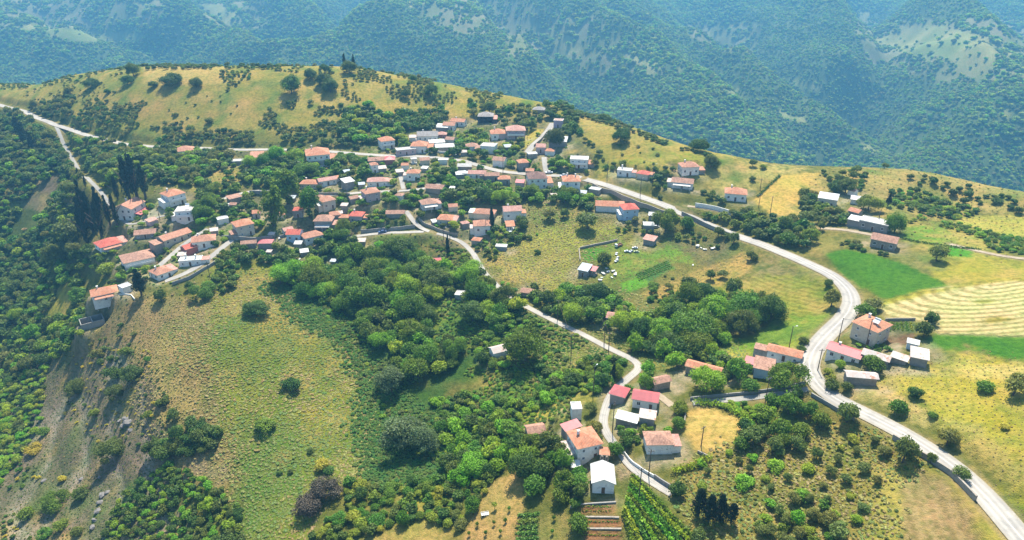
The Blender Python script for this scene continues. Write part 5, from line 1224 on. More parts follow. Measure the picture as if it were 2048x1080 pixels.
LM = dict(
 dark=leaf_mat('leaves_dark_green', (0.057, 0.101, 0.015), (0.101, 0.154, 0.021)),
 green=leaf_mat('leaves_green', (0.083, 0.160, 0.013), (0.135, 0.215, 0.018)),
 bright=leaf_mat('leaves_bright_green', (0.163, 0.296, 0.015), (0.217, 0.319, 0.020)),
 lime=leaf_mat('leaves_yellow_green', (0.187, 0.242, 0.020), (0.242, 0.264, 0.022), hue=.015),
 olive=leaf_mat('leaves_grey_green', (0.121, 0.154, 0.032), (0.167, 0.191, 0.041)),
 silver=leaf_mat('leaves_silver_green', (.085, .13, .05), (.11, .15, .06), hue=.01),
 cyp=leaf_mat('leaves_cypress', (0.014, 0.031, 0.016), (0.021, 0.041, 0.018), hue=.01, trans=.12),
 brown=leaf_mat('bare_twigs', (.066, .053, .034), (.080, .064, .042), hue=.01, trans=.1),
 bramble=leaf_mat('leaves_bramble', (0.076, 0.168, 0.028), (0.120, 0.208, 0.032)),
 grass=leaf_mat('leaves_of_grass', (.19, .19, .042), (.25, .21, .055), trans=.3),
 grassg=leaf_mat('leaves_of_green_grass', (.12, .18, .034), (.17, .20, .042), trans=.3),
 dry=leaf_mat('dry_grass_tufts', (.28, .215, .085), (.21, .18, .06), hue=.02, trans=.3),
 gold=leaf_mat('broom_flowers', (0.391, 0.322, 0.023), (0.322, 0.287, 0.034), hue=.01))
BARK = surf('bark', (.12, .09, .065), (.075, .058, .045), scale=3, amt=.3, bump=.3)
CR = {}
for mk, seeds, kw in (('dark', 3, {}), ('green', 4, {}), ('bright', 3, {}), ('lime', 2, {}), ('olive', 3, dict(spread=.62)), ('silver', 1, {}), ('brown', 1, {}), ('gold', 1, {})):
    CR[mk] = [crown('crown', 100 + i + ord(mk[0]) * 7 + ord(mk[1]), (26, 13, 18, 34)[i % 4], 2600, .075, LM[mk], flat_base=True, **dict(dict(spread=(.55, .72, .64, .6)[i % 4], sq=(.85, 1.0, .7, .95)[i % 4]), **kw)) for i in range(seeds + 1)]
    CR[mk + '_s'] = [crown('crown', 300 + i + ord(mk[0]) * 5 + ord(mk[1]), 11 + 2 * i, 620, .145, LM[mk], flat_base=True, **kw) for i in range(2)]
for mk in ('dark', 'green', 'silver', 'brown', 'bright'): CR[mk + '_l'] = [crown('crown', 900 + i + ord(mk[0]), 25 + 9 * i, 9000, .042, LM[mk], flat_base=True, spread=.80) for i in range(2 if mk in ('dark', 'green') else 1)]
CR['bramble_s'] = [crown('crown', 501 + i, 9, 300, .17, LM['bramble'], flat_base=True, sq=.6) for i in range(2)]
for mk in ('grass', 'grassg'): CR[mk + '_s'] = [crown('crown', 520 + len(mk), 7, 110, .22, LM[mk], flat_base=True, sq=.6)]
CR['dry_s'] = [crown('crown', 511 + i, 6, 90, .22, LM['dry'], flat_base=True, sq=.6) for i in range(2)]
CR['cyp'] = [crown('crown', 601 + i, 34, 2600, .07, LM['cyp'], spread=.85, sq=1.0, pointed=.75) for i in range(2)]
CR['pop'] = [crown('crown', 611 + i, 30, 3200, .075, LM['green'], spread=.8, sq=1.0, pointed=.2) for i in range(2)]
CR['far_s'] = [crown('crown', 701 + i, 7, 130, .27, LM[k], flat_base=True) for i, k in enumerate(('bright', 'bright', 'green', 'olive'))]
def trunk_mesh(seed, limbs=5):
    r = random.Random(seed); b = MB(); b.tube((0, 0, -.08), (0.01, 0, .45), .035, .024, 7)
    for k in range(limbs):
        a = k * 2.4 + r.random(); z0 = .22 + .05 * k; q = (math.cos(a) * .26, math.sin(a) * .26, z0 + .3); b.tube((0.005, 0, z0), q, .016, .006, 5)
    b.tube((0.01, 0, .45), (0, 0, .85), .024, .006, 6); return b.mesh('trunk', [BARK])
TRK = [trunk_mesh(i) for i in range(3)]
# kind -> crown key, height / width, share of height that is bare trunk, object name, category
KIND = dict(
 dark=('dark', .88, .03, 'broadleaf_tree', 'tree'), green=('green', .9, .05, 'broadleaf_tree', 'tree'), bright=('bright', .9, .05, 'broadleaf_tree', 'tree'),
 olive=('olive', 1.0, .13, 'small_tree', 'small tree'), silver=('silver', .95, .08, 'willow_tree', 'tree'), pop=('pop', 1.4, .08, 'poplar_tree', 'tree'),
 cyp=('cyp', 3.6, .04, 'cypress_tree', 'cypress'), pine=('cyp', 1.9, .06, 'pine_tree', 'pine'),
 sdark=('dark', .72, 0, 'shrub', 'shrub'), sgreen=('green', .72, 0, 'shrub', 'shrub'), sbright=('bright', .7, 0, 'shrub', 'shrub'), slime=('lime', .75, 0, 'shrub', 'shrub'),
 solive=('olive', .75, 0, 'shrub', 'shrub'), brown=('brown', .8, 0, 'bare_bush', 'bush'), sgold=('gold', .6, 0, 'broom_bush', 'bush'))
RT = ('dark', 'green', 'green', 'bright')
# singles: (pixel centre, lowest pixel, width in pixels, kind, label)
SINGLE = [
 (515,638,46,'sdark','round dark bush alone in the upper part of the yellow field'),(585,787,38,'sdark','round dark bush alone in the middle of the yellow field'),
 (655,1005,62,'brown','upper grey-brown leafless bush of the thicket at the bottom edge'),(618,1040,60,'brown','lower grey-brown leafless bush of the thicket at the bottom edge'),(802,915,78,'silver','left and larger silvery willow of the pair in the gully'),(845,918,62,'silver','right silvery willow of the pair in the gully'),(785,800,56,'silver','smaller silvery willow above the big one'),
 (1050,742,84,'green','huge round walnut tree right of the patched-roof hut'),(1570,790,72,'green','huge walnut tree beside the sharp road bend'),(1655,577,24,'dark','lone round tree on the inner side of the road below the meadow'),
 (1745,628,40,'olive','tall open tree at the lower corner of the bright meadow'),(1376,588,38,'dark','rounded dark tree standing on the straw strip'),
 (1207,540,34,'dark','dark tree touching the blue-grey farm shed'),(550,465,56,'pop','massive dark-leaved poplar left of the tall pair'),(578,425,60,'pop','tall grey-green poplar in the middle of the village'),(621,445,44,'pop','narrow dark poplar right of the tall pair'),
 (1240,290,40,'dark','round tree alone on the dry hillside above the main road'),(1110,302,38,'dark','rounded tree on the steep lane'),(1045,462,34,'dark','dense dark tree right of the orange carport'),
 (1735,425,40,'green','big walnut above the grey concrete building'),(1775,415,14,'pine','small dark conifer on the sandy patch of the right hill'),(1690,390,40,'dark','dark tree group at the top of the right hill lane'),
 (1668,388,30,'dark','left dark tree beside the top of the right hill lane'),
 (1788,470,42,'green','leafy tree right of the grey concrete building'),(1870,528,42,'olive','spreading grey-green tree below the field track'),(1845,680,44,'dark','dark rounded tree at the left tip of the stubble field'),(1860,652,36,'dark','upper dark tree at the stubble field corner'),
 (1728,642,40,'green','dark green tree touching the large cream house'),(1742,752,46,'green','feathery palm-like tree in front of the patched stable'),(1677,742,26,'bright','small bright tree in the yard of the crimson-roofed house'),
 (1660,785,34,'dark','dark tree beside the road below the crimson-roofed house'),(1690,790,28,'dark','dark tree left of the stone sheepfold'),(1793,835,40,'green','leafy tree in the sandy yard below the sheepfold'),(1828,800,30,'dark','dark bushy tree at the yard corner'),
 (1965,788,34,'sgreen','round green bush high on the lower right golden slope'),(2022,800,54,'olive','large grey-green tree at the right edge of the golden slope'),(1890,900,50,'olive','rounded tree above the lower main road'),
 (1690,860,48,'olive','grey-green tree touching the road parapet'),(1800,940,56,'olive','leafy tree below the lower main road'),(1860,930,24,'olive','small tree leaning over the road parapet'),(1918,965,36,'olive','thin tree standing against the bright road'),
 (1573,840,52,'green','dark leafy tree below the lane from the bend'),(1600,885,46,'green','rounded tree left of the road parapet'),(1498,790,36,'green','green tree in front of the little pale blue house'),(1411,795,66,'bright','wide bright walnut in front of the very long stable'),
 (1358,832,34,'green','leafy tree left of the round wheat patch'),(1357,862,30,'green','lower leafy tree left of the round wheat patch'),(1186,880,40,'olive','tall grey-green tree beside the valley lane'),(1180,835,30,'olive','grey-green tree above the narrow red-roofed shed'),
 (1197,888,20,'dark','dark bush at the lane edge by the large orange house'),(1330,905,36,'dark','dark tree hiding the crumbling brown-roofed house'),(1250,900,40,'dark','dark tree right of the large orange house'),(1228,920,38,'green','green tree against the large orange house'),
 (1160,1000,36,'dark','dark tree left of the shining barn'),(1128,990,44,'green','green tree second left of the shining barn'),(1072,1000,56,'green','bright leafy tree above the bean rows'),(1352,1000,44,'dark','dark tree at the lower end of the valley lane'),
 (1155,1072,46,'green','leafy tree between the bean rows and the brown terraces'),(1120,1012,40,'green','leafy tree below the dark clump left of the shining barn'),(1150,1020,24,'sgreen','bush at the upper corner of the brown terraces'),
 (1226,765,12,'cyp','slender cypress beside the upper valley lane'),(690,138,9,'cyp','left cypress of the pair on the hilltop'),(708,139,9,'cyp','right cypress of the pair on the hilltop'),
 (237,402,15,'cyp','slim cypress left of the dark cypress cluster'),(262,408,24,'cyp','left cypress of the cluster behind the tall white house'),(278,408,26,'cyp','middle cypress of the cluster behind the tall white house'),(294,406,22,'cyp','right cypress of the cluster behind the tall white house'),
 (172,440,20,'cyp','upper cypress in the dark grove left of the lane'),(188,468,24,'cyp','tallest cypress in the dark grove left of the lane'),(203,440,20,'cyp','cypress of the dark grove nearest the lane'),(176,490,26,'cyp','leftmost lower cypress of the dark grove'),(205,478,22,'cyp','lower right cypress of the dark grove'),
 (222,456,16,'cyp','front left cypress beside the tall white house'),(237,460,17,'cyp','front right cypress beside the tall white house'),(158,358,7,'cyp','thin cypress beside the upper hamlet lane'),(172,375,7,'cyp','second thin cypress down the hamlet lane'),
 (50,290,22,'pine','dark conifer left of the road fork'),(38,270,20,'pine','dark conifer above the left wood'),(68,305,20,'pine','lower dark conifer left of the road fork'),
 (285,598,30,'pine','dark pine right of the lone bungalow'),(1395,1040,35,'pine','left conifer of the dark row at the bottom edge'),(1415,1055,35,'pine','second conifer of the dark row at the bottom edge'),(1437,1050,35,'pine','third conifer of the dark row at the bottom edge'),(1460,1055,31,'pine','right conifer of the dark row at the bottom edge'),
 (984,461,12,'cyp','small dark cypress right of the square white house'),(896,515,12,'cyp','small dark cypress above the red-roofed hut'),(1768,338,16,'olive','small tree standing up on the right ridge'),
 (412,600,46,'sgreen','wide bright bush below the lower hamlet lane'),(381,583,22,'dark','round dark tree at the start of the lower lane'),(325,608,30,'dark','dark tree between bungalow and lower lane'),(217,555,38,'slime','yellow-green domed bush left of the big brown-roofed house'),
 (150,500,70,'olive','large grey-green tree mass left of the cypress grove'),(118,540,54,'dark','broad dark tree at the edge of the left wood'),
 (267,767,42,'sdark','round dark bush at the upper edge of the scree'),(232,765,36,'sdark','dark bush left of the round one on the scree'),(237,803,40,'sdark','lower dark bush of the pair on the scree'),(158,790,38,'sdark','round dark bush in the middle of the left scree'),
 (328,815,27,'sdark','small round bush at the right of the scree'),(192,835,25,'sgreen','small green bush on the scree centre'),(255,714,26,'sgreen','green bush above the scree'),(296,724,16,'sgreen','tiny bush on the tan slope above the scree'),
 (198,722,26,'olive','pale bush beside the dirt slope'),(232,925,56,'sdark','dark low thicket in the scree centre'),
 (350,845,28,'olive','grey bush above the large dark thicket'),(300,838,24,'sgreen','yellow-green bush on the scree shoulder'),(90,872,26,'sgreen','bush with yellow flowers on the left scree'),(72,908,30,'sgold','pale yellow broom cushion on the left scree'),(128,965,22,'sgold','yellow broom cushion low on the scree'),
 (115,1022,48,'sgreen','wide green bush low on the scree'),(165,1000,34,'sdark','dark bush in the scree gully'),(56,1042,32,'sgreen','green bush at the bottom left'),(93,1078,26,'sgreen','green bush on the bottom edge at left'),(125,1062,30,'sgreen','green bush beside the bottom scree'),(157,1075,26,'sdark','dark bush at the bottom of the scree gully'),
 (533,868,36,'sgreen','bush with yellow fringe in the great yellow field'),(622,908,16,'sdark','small dark sapling in the great yellow field'),(660,950,24,'sdark','dark bush above the leafless thicket'),(645,945,36,'sgold','yellow broom beside the leafless thicket'),
 (560,952,14,'sdark','left tiny bush of the pair in the lower field'),(582,950,14,'sdark','right tiny bush of the pair in the lower field'),(1075,510,14,'sdark','tiny round bush in the middle of the dry square field'),
 (1100,445,26,'olive','left small tree in the dry plot below the main road'),(1127,440,24,'olive','right small tree in the dry plot below the main road'),(1175,468,50,'olive','wide grey-green tree beside the dry plots'),
 (1445,560,24,'olive','rounded bush at the top of the mown field'),(1420,565,24,'olive','pale bush on the straw strip'),(1345,560,10,'sdark','small tree at the end of the crop rows'),(1330,555,8,'sdark','tiny tree beside the crop rows'),
 (1660,620,36,'olive','grey bush on the bank inside the road curve'),(1607,690,24,'sdark','round dark bush in the green verge'),(1547,701,26,'sdark','dark bush behind the long orange roof'),(1602,705,20,'sdark','bush at the verge beside the sharp bend'),
 (345,176,38,'sdark','wide dark bush on the golden hilltop'),(394,181,26,'dark','round tree on the golden hilltop right of the wide bush'),(308,178,24,'sdark','dark bush pair on the golden hilltop'),(185,178,28,'sdark','dark oval bush on the left hilltop'),(216,190,16,'sdark','small bush below the oval one'),
 (256,172,26,'dark','tree at the left end of the hilltop clump'),(268,155,30,'dark','right tree of the hilltop clump'),(97,163,22,'dark','dark round tree on the left skyline'),(420,250,20,'sdark','dark bush low on the golden hill'),
 (584,196,44,'dark','big bluish tree on the hillside'),(623,164,30,'dark','rounded tree near the hilltop left of the ridge path'),(650,152,26,'dark','rounded tree just below the hilltop'),(662,192,36,'dark','lower tree of the hillside trio'),(650,178,34,'dark','upper left tree of the hillside trio'),(700,150,30,'dark','rounded tree below the two hilltop cypresses'),
 (865,197,30,'dark','dark tree on the upper right hillside'),(812,200,22,'dark','small dark tree among thin scrub'),(826,165,18,'dark','dark tree on the right skyline'),(682,215,14,'sdark','dark conical shrub on the pale slope'),
 (1208,244,26,'sdark','dark bush left on the descending skyline'),(1400,305,36,'sdark','dark flat bush on the descending skyline'),(1420,343,34,'dark','dark hedge-like tree above the hilltop house'),(1306,300,8,'sdark','tiny dark shrub on the dry slope'),
 (1505,365,14,'dark','upright tree in the straw beside the ridge') ,(1505,335,18,'olive','small tree on the ridge edge'),(1525,340,16,'slime','yellow-green small tree on the ridge edge'),
 (1500,525,24,'dark','dark tree left of the main road bend'),(1465,495,26,'olive','tree below the road wall'),(1435,480,24,'olive','small tree right of the block hut'),(1330,470,60,'green','spreading tree above the pink-roofed barn'),(1372,465,32,'green','tree right of the spreading tree'),
 (1465,600,40,'olive','grey tree at the wood edge beside the mown field'),
]
# regions: (polygon, coverage, radius range in metres, kinds, label, group)
REGN = [
 ([(92,268),(130,275),(158,325),(172,345),(160,362),(120,335),(100,300)], .5, (2.2,3.6), ('dark','green','olive'), 'tree beside the fork of the upper road', 'trees beside the road fork'),
 ([(200,480),(240,440),(330,400),(440,330),(620,300),(760,300),(880,270),(1000,262),(1120,270),(1180,350),(1180,395),(1050,400),(1040,470),(900,460),(840,450),(700,470),(600,490),(480,470),(400,530),(230,560)], 1.1, (1.7,4.0), ('green','bright','dark','sbright'), 'garden tree standing between the village houses', 'garden trees between the village houses'),
 ([(345,880),(380,848),(415,852),(440,875),(425,900),(380,915),(300,922),(292,905)], .45, (2.2,4.0), ('dark','dark','sdark'), 'dark bush of the large thicket at the right edge of the scree', 'large thicket at the right edge of the scree'),
 ([(-30,262),(60,285),(110,318),(140,365),(160,420),(165,480),(190,520),(160,560),(170,620),(165,680),(100,730),(60,745),(-30,790),(-150,800),(-150,300)], .60, (2.0,4.5), ('dark','green','green','sdark','olive','bright'), 'dark leafy tree of the dense wood filling the left edge', 'trees of the wood on the left slope'),
 ([(-30,770),(95,735),(80,850),(40,920),(-30,1010)], .6, (1.4,3.2), ('sbright','sdark','sbright','slime'), 'bush on the left margin of the scree', 'bushes on the left margin of the scree'),
 ([(-20,930),(60,930),(110,1000),(60,1090),(-20,1090)], 1.3, (0.8,1.6), ('sgreen','sgold','sdark'), 'small bush on the bottom left slope', 'bushes on the bottom left slope'),
 ([(140,700),(300,700),(350,830),(300,900),(200,900),(130,830)], 2.2, (0.6,1.2), ('sdark','solive','sgold'), 'small bush scattered on the scree', 'small scattered bushes on the scree'),
 ([(240,1000),(330,930),(400,950),(440,990),(480,1020),(485,1090),(190,1090)], .65, (1.2,2.6), ('dark','sdark','green','bright'), 'tree of the dark thicket at the bottom beside the scree', 'thicket at the bottom beside the scree'),
 ([(170,700),(240,650),(300,660),(260,720),(190,740)], 1.5, (1.0,2.0), ('solive','sdark'), 'bush on the dirt slope below the ruined shell', 'bushes below the ruined shell'),
 ([(30,222),(75,250),(105,275),(120,330),(60,280),(0,258),(-20,240)], .62, (2.4,4.5), ('dark','green','olive'), 'tree along the road at the far left', 'trees along the road at the far left'),
 ([(60,215),(110,205),(140,180),(150,200),(130,250),(100,243),(60,232)], .7, (2.2,4.0), ('dark','olive','dark'), 'tree above the road at the far left', 'trees above the road at the far left'),
 ([(130,235),(170,205),(215,200),(215,235),(300,255),(400,266),(560,265),(700,265),(720,300),(600,296),(300,288),(210,270),(140,258)], .72, (1.6,3.2), ('dark','olive','olive','green'), 'tree in the belt along the foot of the golden hill', 'trees along the foot of the hill'),
 ([(230,210),(300,205),(350,225),(420,262),(300,258),(215,238)], .80, (1.1,2.1), ('solive','olive','sdark'), 'small grey-green bush on the lower hill slope', 'scrub on the lower hill slope'),
 ([(515,212),(580,205),(650,212),(700,230),(760,262),(700,264),(560,262),(520,250)], .75, (1.3,2.4), ('olive','olive','dark'), 'grey-green tree of the grove on the middle hillside', 'grove on the middle hillside'),
 ([(690,225),(740,212),(770,235),(800,262),(810,300),(760,290),(690,288),(680,255)], .55, (2.9,5.0), ('green','dark','bright'), 'leafy tree of the wooded hollow above the upper houses', 'trees of the wooded hollow above the upper houses'),
 ([(790,228),(880,222),(895,235),(880,262),(810,262),(785,245)], .55, (2.6,4.5), ('dark','green'), 'tree of the dark copse left of the topmost houses', 'copse left of the topmost houses'),
 ([(690,165),(720,150),(800,150),(900,175),(1000,190),(1080,215),(1060,235),(980,218),(900,205),(870,215),(780,205),(720,215),(680,190)], 1.15, (1.0,2.1), ('olive','olive','solive'), 'thin small tree of the scrub on the right hillside', 'scrub on the right hillside'),
 ([(940,205),(1000,215),(1080,215),(1100,240),(1060,262),(1000,255),(940,230)], .85, (2.2,4.0), ('dark','green','olive'), 'tree behind the unfinished house and stone cottage', 'trees near the ridge cottage'),
 ([(240,133),(340,131),(480,131),(560,132),(560,140),(470,138),(300,140),(240,148)], .9, (1.5,2.6), ('sdark','sgreen','dark'), 'bush along the left hilltop skyline', 'bushes along the left hilltop skyline'),
 ([(560,132),(690,134),(780,146),(870,163),(860,172),(760,156),(560,143)], 1.1, (1.2,2.2), ('sdark','olive','sgreen'), 'bush along the middle hilltop skyline', 'bushes along the middle hilltop skyline'),
 ([(-20,168),(60,164),(150,150),(240,136),(250,148),(160,164),(60,176),(-20,182)], 1.4, (1.2,2.2), ('sdark','sgreen','solive'), 'bush along the far left skyline', 'bushes along the far left skyline'),
 ([(1145,220),(1240,248),(1330,282),(1440,314),(1450,322),(1330,292),(1240,258),(1150,232)], .8, (1.5,2.5), ('sdark','sdark','sgreen'), 'dark bush on the descending ridge edge', 'bushes on the descending ridge edge'),
 ([(440,140),(500,140),(510,175),(450,185)], 1.1, (1.2,2.3), ('sgreen','slime','sdark'), 'bush of the patch right of the mown hilltop', 'bushes right of the mown hilltop'),
 ([(390,185),(620,200),(500,212),(420,250),(330,225)], 4.5, (0.7,1.3), ('solive','sdark'), 'tiny bush scattered over the brown hill face', 'tiny bushes on the brown hill face'),
 ([(20,185),(180,160),(250,180),(150,215),(60,212)], 2.6, (0.7,1.5), ('solive','sdark'), 'tiny bush on the left hill shoulder', 'tiny bushes on the left hill shoulder'),
 ([(1150,270),(1250,290),(1330,300),(1400,335),(1250,335),(1170,310)], 3.2, (0.7,1.8), ('solive','sgreen','slime'), 'bush on the dry slope above the main road', 'bushes on the dry slope above the main road'),
 ([(1130,290),(1180,280),(1210,330),(1250,330),(1240,345),(1180,345),(1140,320)], .8, (1.6,2.8), ('green','dark','olive'), 'tree by the pale blue-white flat-roofed house', 'trees by the pale flat-roofed house'),
 ([(1090,215),(1130,215),(1155,240),(1160,275),(1130,280),(1125,240),(1100,250)], .7, (2.4,4.5), ('dark','green'), 'tree around the mauve house', 'trees around the mauve house'),
 ([(150,300),(140,275),(230,288),(300,300),(460,300),(470,330),(420,350),(400,372),(330,372),(290,350),(240,345),(215,380)], .58, (2.6,4.8), ('green','dark','olive','bright'), 'tree between the upper road and the left hamlet', 'trees above the left hamlet'),
 ([(500,335),(530,310),(600,305),(620,340),(600,378),(560,385),(520,380),(490,360)], .55, (3.1,5.3), ('green','dark','bright'), 'tree of the copse below the porch house', 'copse below the porch house'),
 ([(665,320),(700,312),(735,330),(735,350),(715,375),(690,370),(670,345)], .62, (2.4,4.5), ('green','dark','sgreen'), 'tree between the pillared house and the tower-like house', 'trees right of the pillared house'),
 ([(415,375),(480,375),(500,400),(520,430),(470,450),(440,440),(400,440),(390,400)], .62, (2.4,4.8), ('green','bright','dark'), 'tree between the hamlet and the cream two-storey house', 'trees right of the left hamlet'),
 ([(670,395),(720,388),(725,412),(700,420),(675,412)], .6, (2.2,4.0), ('green','dark'), 'tree behind the pink-walled house', 'trees behind the pink-walled house'),
 ([(765,385),(835,382),(840,415),(810,420),(770,405)], .6, (2.4,4.5), ('green','bright','sgreen'), 'tree of the garden left of the ruined barn', 'trees left of the ruined barn'),
 ([(740,350),(800,335),(860,345),(930,360),(900,372),(840,372),(830,350),(770,352)], .95, (1.2,2.6), ('green','sbright','sgreen'), 'garden tree in the middle of the village', 'garden trees in the middle of the village'),
 ([(865,328),(905,300),(935,270),(965,265),(975,290),(950,320),(930,330),(905,335),(900,370),(870,368)], .62, (2.4,4.8), ('green','bright','dark'), 'tree of the green hollow in the upper village', 'trees of the hollow in the upper village'),
 ([(880,375),(940,366),(1000,378),(1060,385),(1110,390),(1190,395),(1205,415),(1180,425),(1120,405),(1060,405),(990,412),(930,412),(880,400)], .55, (2.6,5.0), ('green','green','bright','dark'), 'tree of the leafy band below the main street', 'leafy band below the main street'),
 ([(1000,300),(1050,292),(1060,312),(1020,325),(990,320)], .75, (1.6,2.8), ('green','dark','sgreen'), 'tree between the salmon roof and the main street', 'trees below the salmon roof'),
 ([(1090,322),(1150,318),(1160,345),(1110,350),(1090,345)], .6, (2.2,4.2), ('green','bright'), 'walnut between the main street houses', 'walnuts between the main street houses'),
 ([(960,480),(1000,460),(1050,462),(1060,480),(1000,498),(990,520),(950,515)], .7, (1.5,2.8), ('green','sbright','dark'), 'tree below the square white house', 'trees below the square white house'),
 ([(740,410),(830,425),(830,445),(740,452),(700,455)], .9, (1.2,2.4), ('green','sbright','dark'), 'tree of the gardens above the parked car', 'trees of the gardens above the parked car'),
 ([(655,470),(710,455),(725,475),(715,500),(680,505),(650,490)], .6, (2.2,4.5), ('dark','green'), 'tree right of the apricot-roofed house', 'trees right of the apricot-roofed house'),
 ([(460,500),(520,498),(580,495),(640,490),(700,500),(690,535),(620,545),(560,535),(480,525)], .60, (2.4,4.8), ('dark','green','green'), 'tree of the belt below the village centre', 'belt below the village centre'),
 ([(445,500),(475,520),(480,570),(450,590),(430,560),(435,530)], .7, (1.5,2.8), ('dark','green','sgreen'), 'tree beside the foot of the lower lane', 'trees beside the foot of the lower lane'),
 ([(190,510),(240,505),(250,560),(230,585),(190,570),(180,540)], .75, (1.5,2.8), ('sbright','green','dark'), 'tree between the wood and the big brown-roofed house', 'trees left of the big brown-roofed house'),
 ([(290,560),(345,570),(350,600),(300,620),(280,600)], .8, (1.4,2.6), ('green','dark','sbright'), 'tree around the small terracotta-roofed house', 'trees around the small terracotta-roofed house'),
 ([(330,470),(400,455),(440,500),(420,512),(390,500),(350,500),(320,520)], 1.4, (1.0,1.9), ('sbright','green','sgreen'), 'garden bush inside the left hamlet', 'garden bushes inside the left hamlet'),
 ([(60,640),(180,600),(215,640),(175,680),(165,640),(110,700),(60,720)], .85, (1.3,2.6), ('sgreen','dark','solive'), 'tree on the slope left of the lone bungalow', 'trees left of the lone bungalow'),
 ([(545,560),(600,545),(680,540),(690,500),(760,495),(840,505),(850,530),(920,550),(960,545),(990,580),(1040,615),(1010,650),(945,650),(930,595),(850,605),(870,690),(930,700),(910,740),(860,760),(800,770),(795,730),(750,690),(695,625),(620,600)], .50, (3.1,8.2), ('green','dark','green','bright'), 'large leafy tree filling the upper gully', 'trees filling the upper gully'),
 ([(850,500),(945,505),(955,540),(860,530)], .9, (1.2,2.4), ('sbright','sgreen'), 'bush above the red-roofed hut', 'bushes above the red-roofed hut'),
 ([(940,690),(1000,650),(1060,640),(1080,660),(1060,700),(1100,760),(1190,710),(1250,725),(1220,755),(1200,790),(1130,785),(1060,830),(1000,850),(900,850),(860,800),(930,795),(1010,805),(1080,790),(1080,745),(960,735)], .62, (1.5,3.2), ('green','bright','sgreen','sbright','dark'), 'leafy tree of the lower gully thickets', 'lower gully thickets'),
 ([(880,850),(1000,845),(1040,880),(1040,920),(1000,950),(920,970),(870,900)], .55, (2.4,4.8), ('green','dark','bright'), 'tree of the gully wood left of the grey cottage', 'gully wood left of the grey cottage'),
 ([(1040,885),(1120,890),(1135,940),(1180,950),(1175,1005),(1110,1015),(1050,985),(1040,940)], .55, (2.4,4.5), ('green','dark','green'), 'tree of the clump below the large orange house', 'clump below the large orange house'),
 ([(690,960),(740,980),(870,960),(900,985),(880,1010),(900,1050),(830,1045),(740,1070),(700,1090),(610,1090),(640,1050),(690,1030)], .66, (1.4,3.0), ('green','sgreen','slime','dark'), 'bush of the mixed scrub at the bottom centre', 'mixed scrub at the bottom centre'),
 ([(880,980),(950,960),(1000,950),(960,1000),(920,1060),(880,1060)], .66, (1.3,2.6), ('solive','dark','slime','green'), 'bush left of the bare orchard', 'bushes left of the bare orchard'),
 ([(1050,570),(1100,595),(1160,575),(1250,605),(1290,640),(1260,665),(1190,655),(1130,645),(1070,625)], .55, (2.2,4.8), ('green','dark','bright'), 'tree of the wood above the valley lane', 'wood above the valley lane'),
 ([(1240,665),(1290,640),(1340,620),(1400,600),(1480,605),(1540,620),(1545,640),(1500,665),(1440,690),(1390,710),(1320,715),(1260,700)], .50, (2.9,7.4), ('green','dark','green','bright'), 'tree of the broad wood right of the valley lane', 'broad wood right of the valley lane'),
 ([(1440,590),(1540,600),(1550,625),(1480,615)], .9, (1.4,2.6), ('olive','dark'), 'tree of the wood fringe by the mown field', 'wood fringe by the mown field'),
 ([(1230,750),(1300,730),(1310,760),(1280,790),(1240,790)], .65, (2.2,4.0), ('green','bright'), 'tree above the grey red-roofed store', 'trees above the grey store'),
 ([(1330,700),(1460,715),(1490,740),(1480,760),(1370,745),(1320,730)], .62, (2.2,4.2), ('green','bright','dark'), 'tree behind the very long stable', 'trees behind the very long stable'),
 ([(1230,860),(1320,855),(1340,870),(1290,885),(1240,890)], .62, (1.4,2.6), ('bright','green','sbright'), 'bright bush between the long sheds and the old white house', 'bright bushes behind the long sheds'),
 ([(1265,905),(1350,905),(1380,925),(1350,955),(1300,945)], .72, (1.2,2.4), ('sbright','green','dark'), 'tree of the garden around the old white house', 'garden around the old white house'),
 ([(1480,870),(1540,800),(1600,800),(1620,830),(1660,860),(1600,900),(1520,915),(1480,900)], .60, (2.4,4.5), ('green','dark','olive'), 'tree of the wood below the lane from the bend', 'wood below the lane from the bend'),
 ([(1400,930),(1480,900),(1620,900),(1740,870),(1790,930),(1800,960),(1740,970),(1720,1060),(1680,1090),(1390,1090),(1380,1000)], 1.5, (1.2,2.6), ('olive','olive','sbright','olive','slime'), 'small tree of the open scrub at the lower right', 'open scrub at the lower right'),
 ([(1540,1010),(1640,990),(1680,1090),(1500,1090)], .8, (1.5,2.6), ('green','bright','olive'), 'tree of the denser scrub at the bottom right', 'denser scrub at the bottom right'),
 ([(1380,430),(1440,435),(1500,425),(1560,440),(1640,455),(1640,480),(1600,500),(1540,488),(1470,465),(1400,445)], .62, (2.2,4.2), ('olive','green','dark'), 'tree of the belt above the main road bend', 'belt above the main road bend'),
 ([(1600,400),(1630,395),(1650,420),(1680,420),(1700,450),(1650,455),(1610,450)], .62, (2.2,4.0), ('green','dark','olive'), 'tree around the white sloping roof on the right hill', 'trees around the white sloping roof'),
 ([(1300,375),(1370,378),(1440,395),(1450,410),(1390,412),(1330,405),(1290,390)], .72, (1.6,2.8), ('green','dark','olive'), 'tree between the hilltop farmhouse and the main road', 'trees below the hilltop farmhouse'),
 ([(1280,335),(1350,340),(1345,372),(1310,378),(1300,355)], .7, (1.6,3.0), ('green','dark'), 'tree left of the hilltop house', 'trees left of the hilltop house'),
 ([(1190,395),(1240,395),(1280,405),(1240,412),(1200,405)], .9, (1.2,2.2), ('sgreen','olive'), 'bush in the triangle under the main road', 'bushes in the triangle under the main road'),
 ([(1270,440),(1330,432),(1360,440),(1400,470),(1440,500),(1350,480),(1290,470),(1230,465)], 1.2, (1.2,2.4), ('olive','dark','green'), 'tree of the rough ground under the road wall', 'trees on the rough ground under the road wall'),
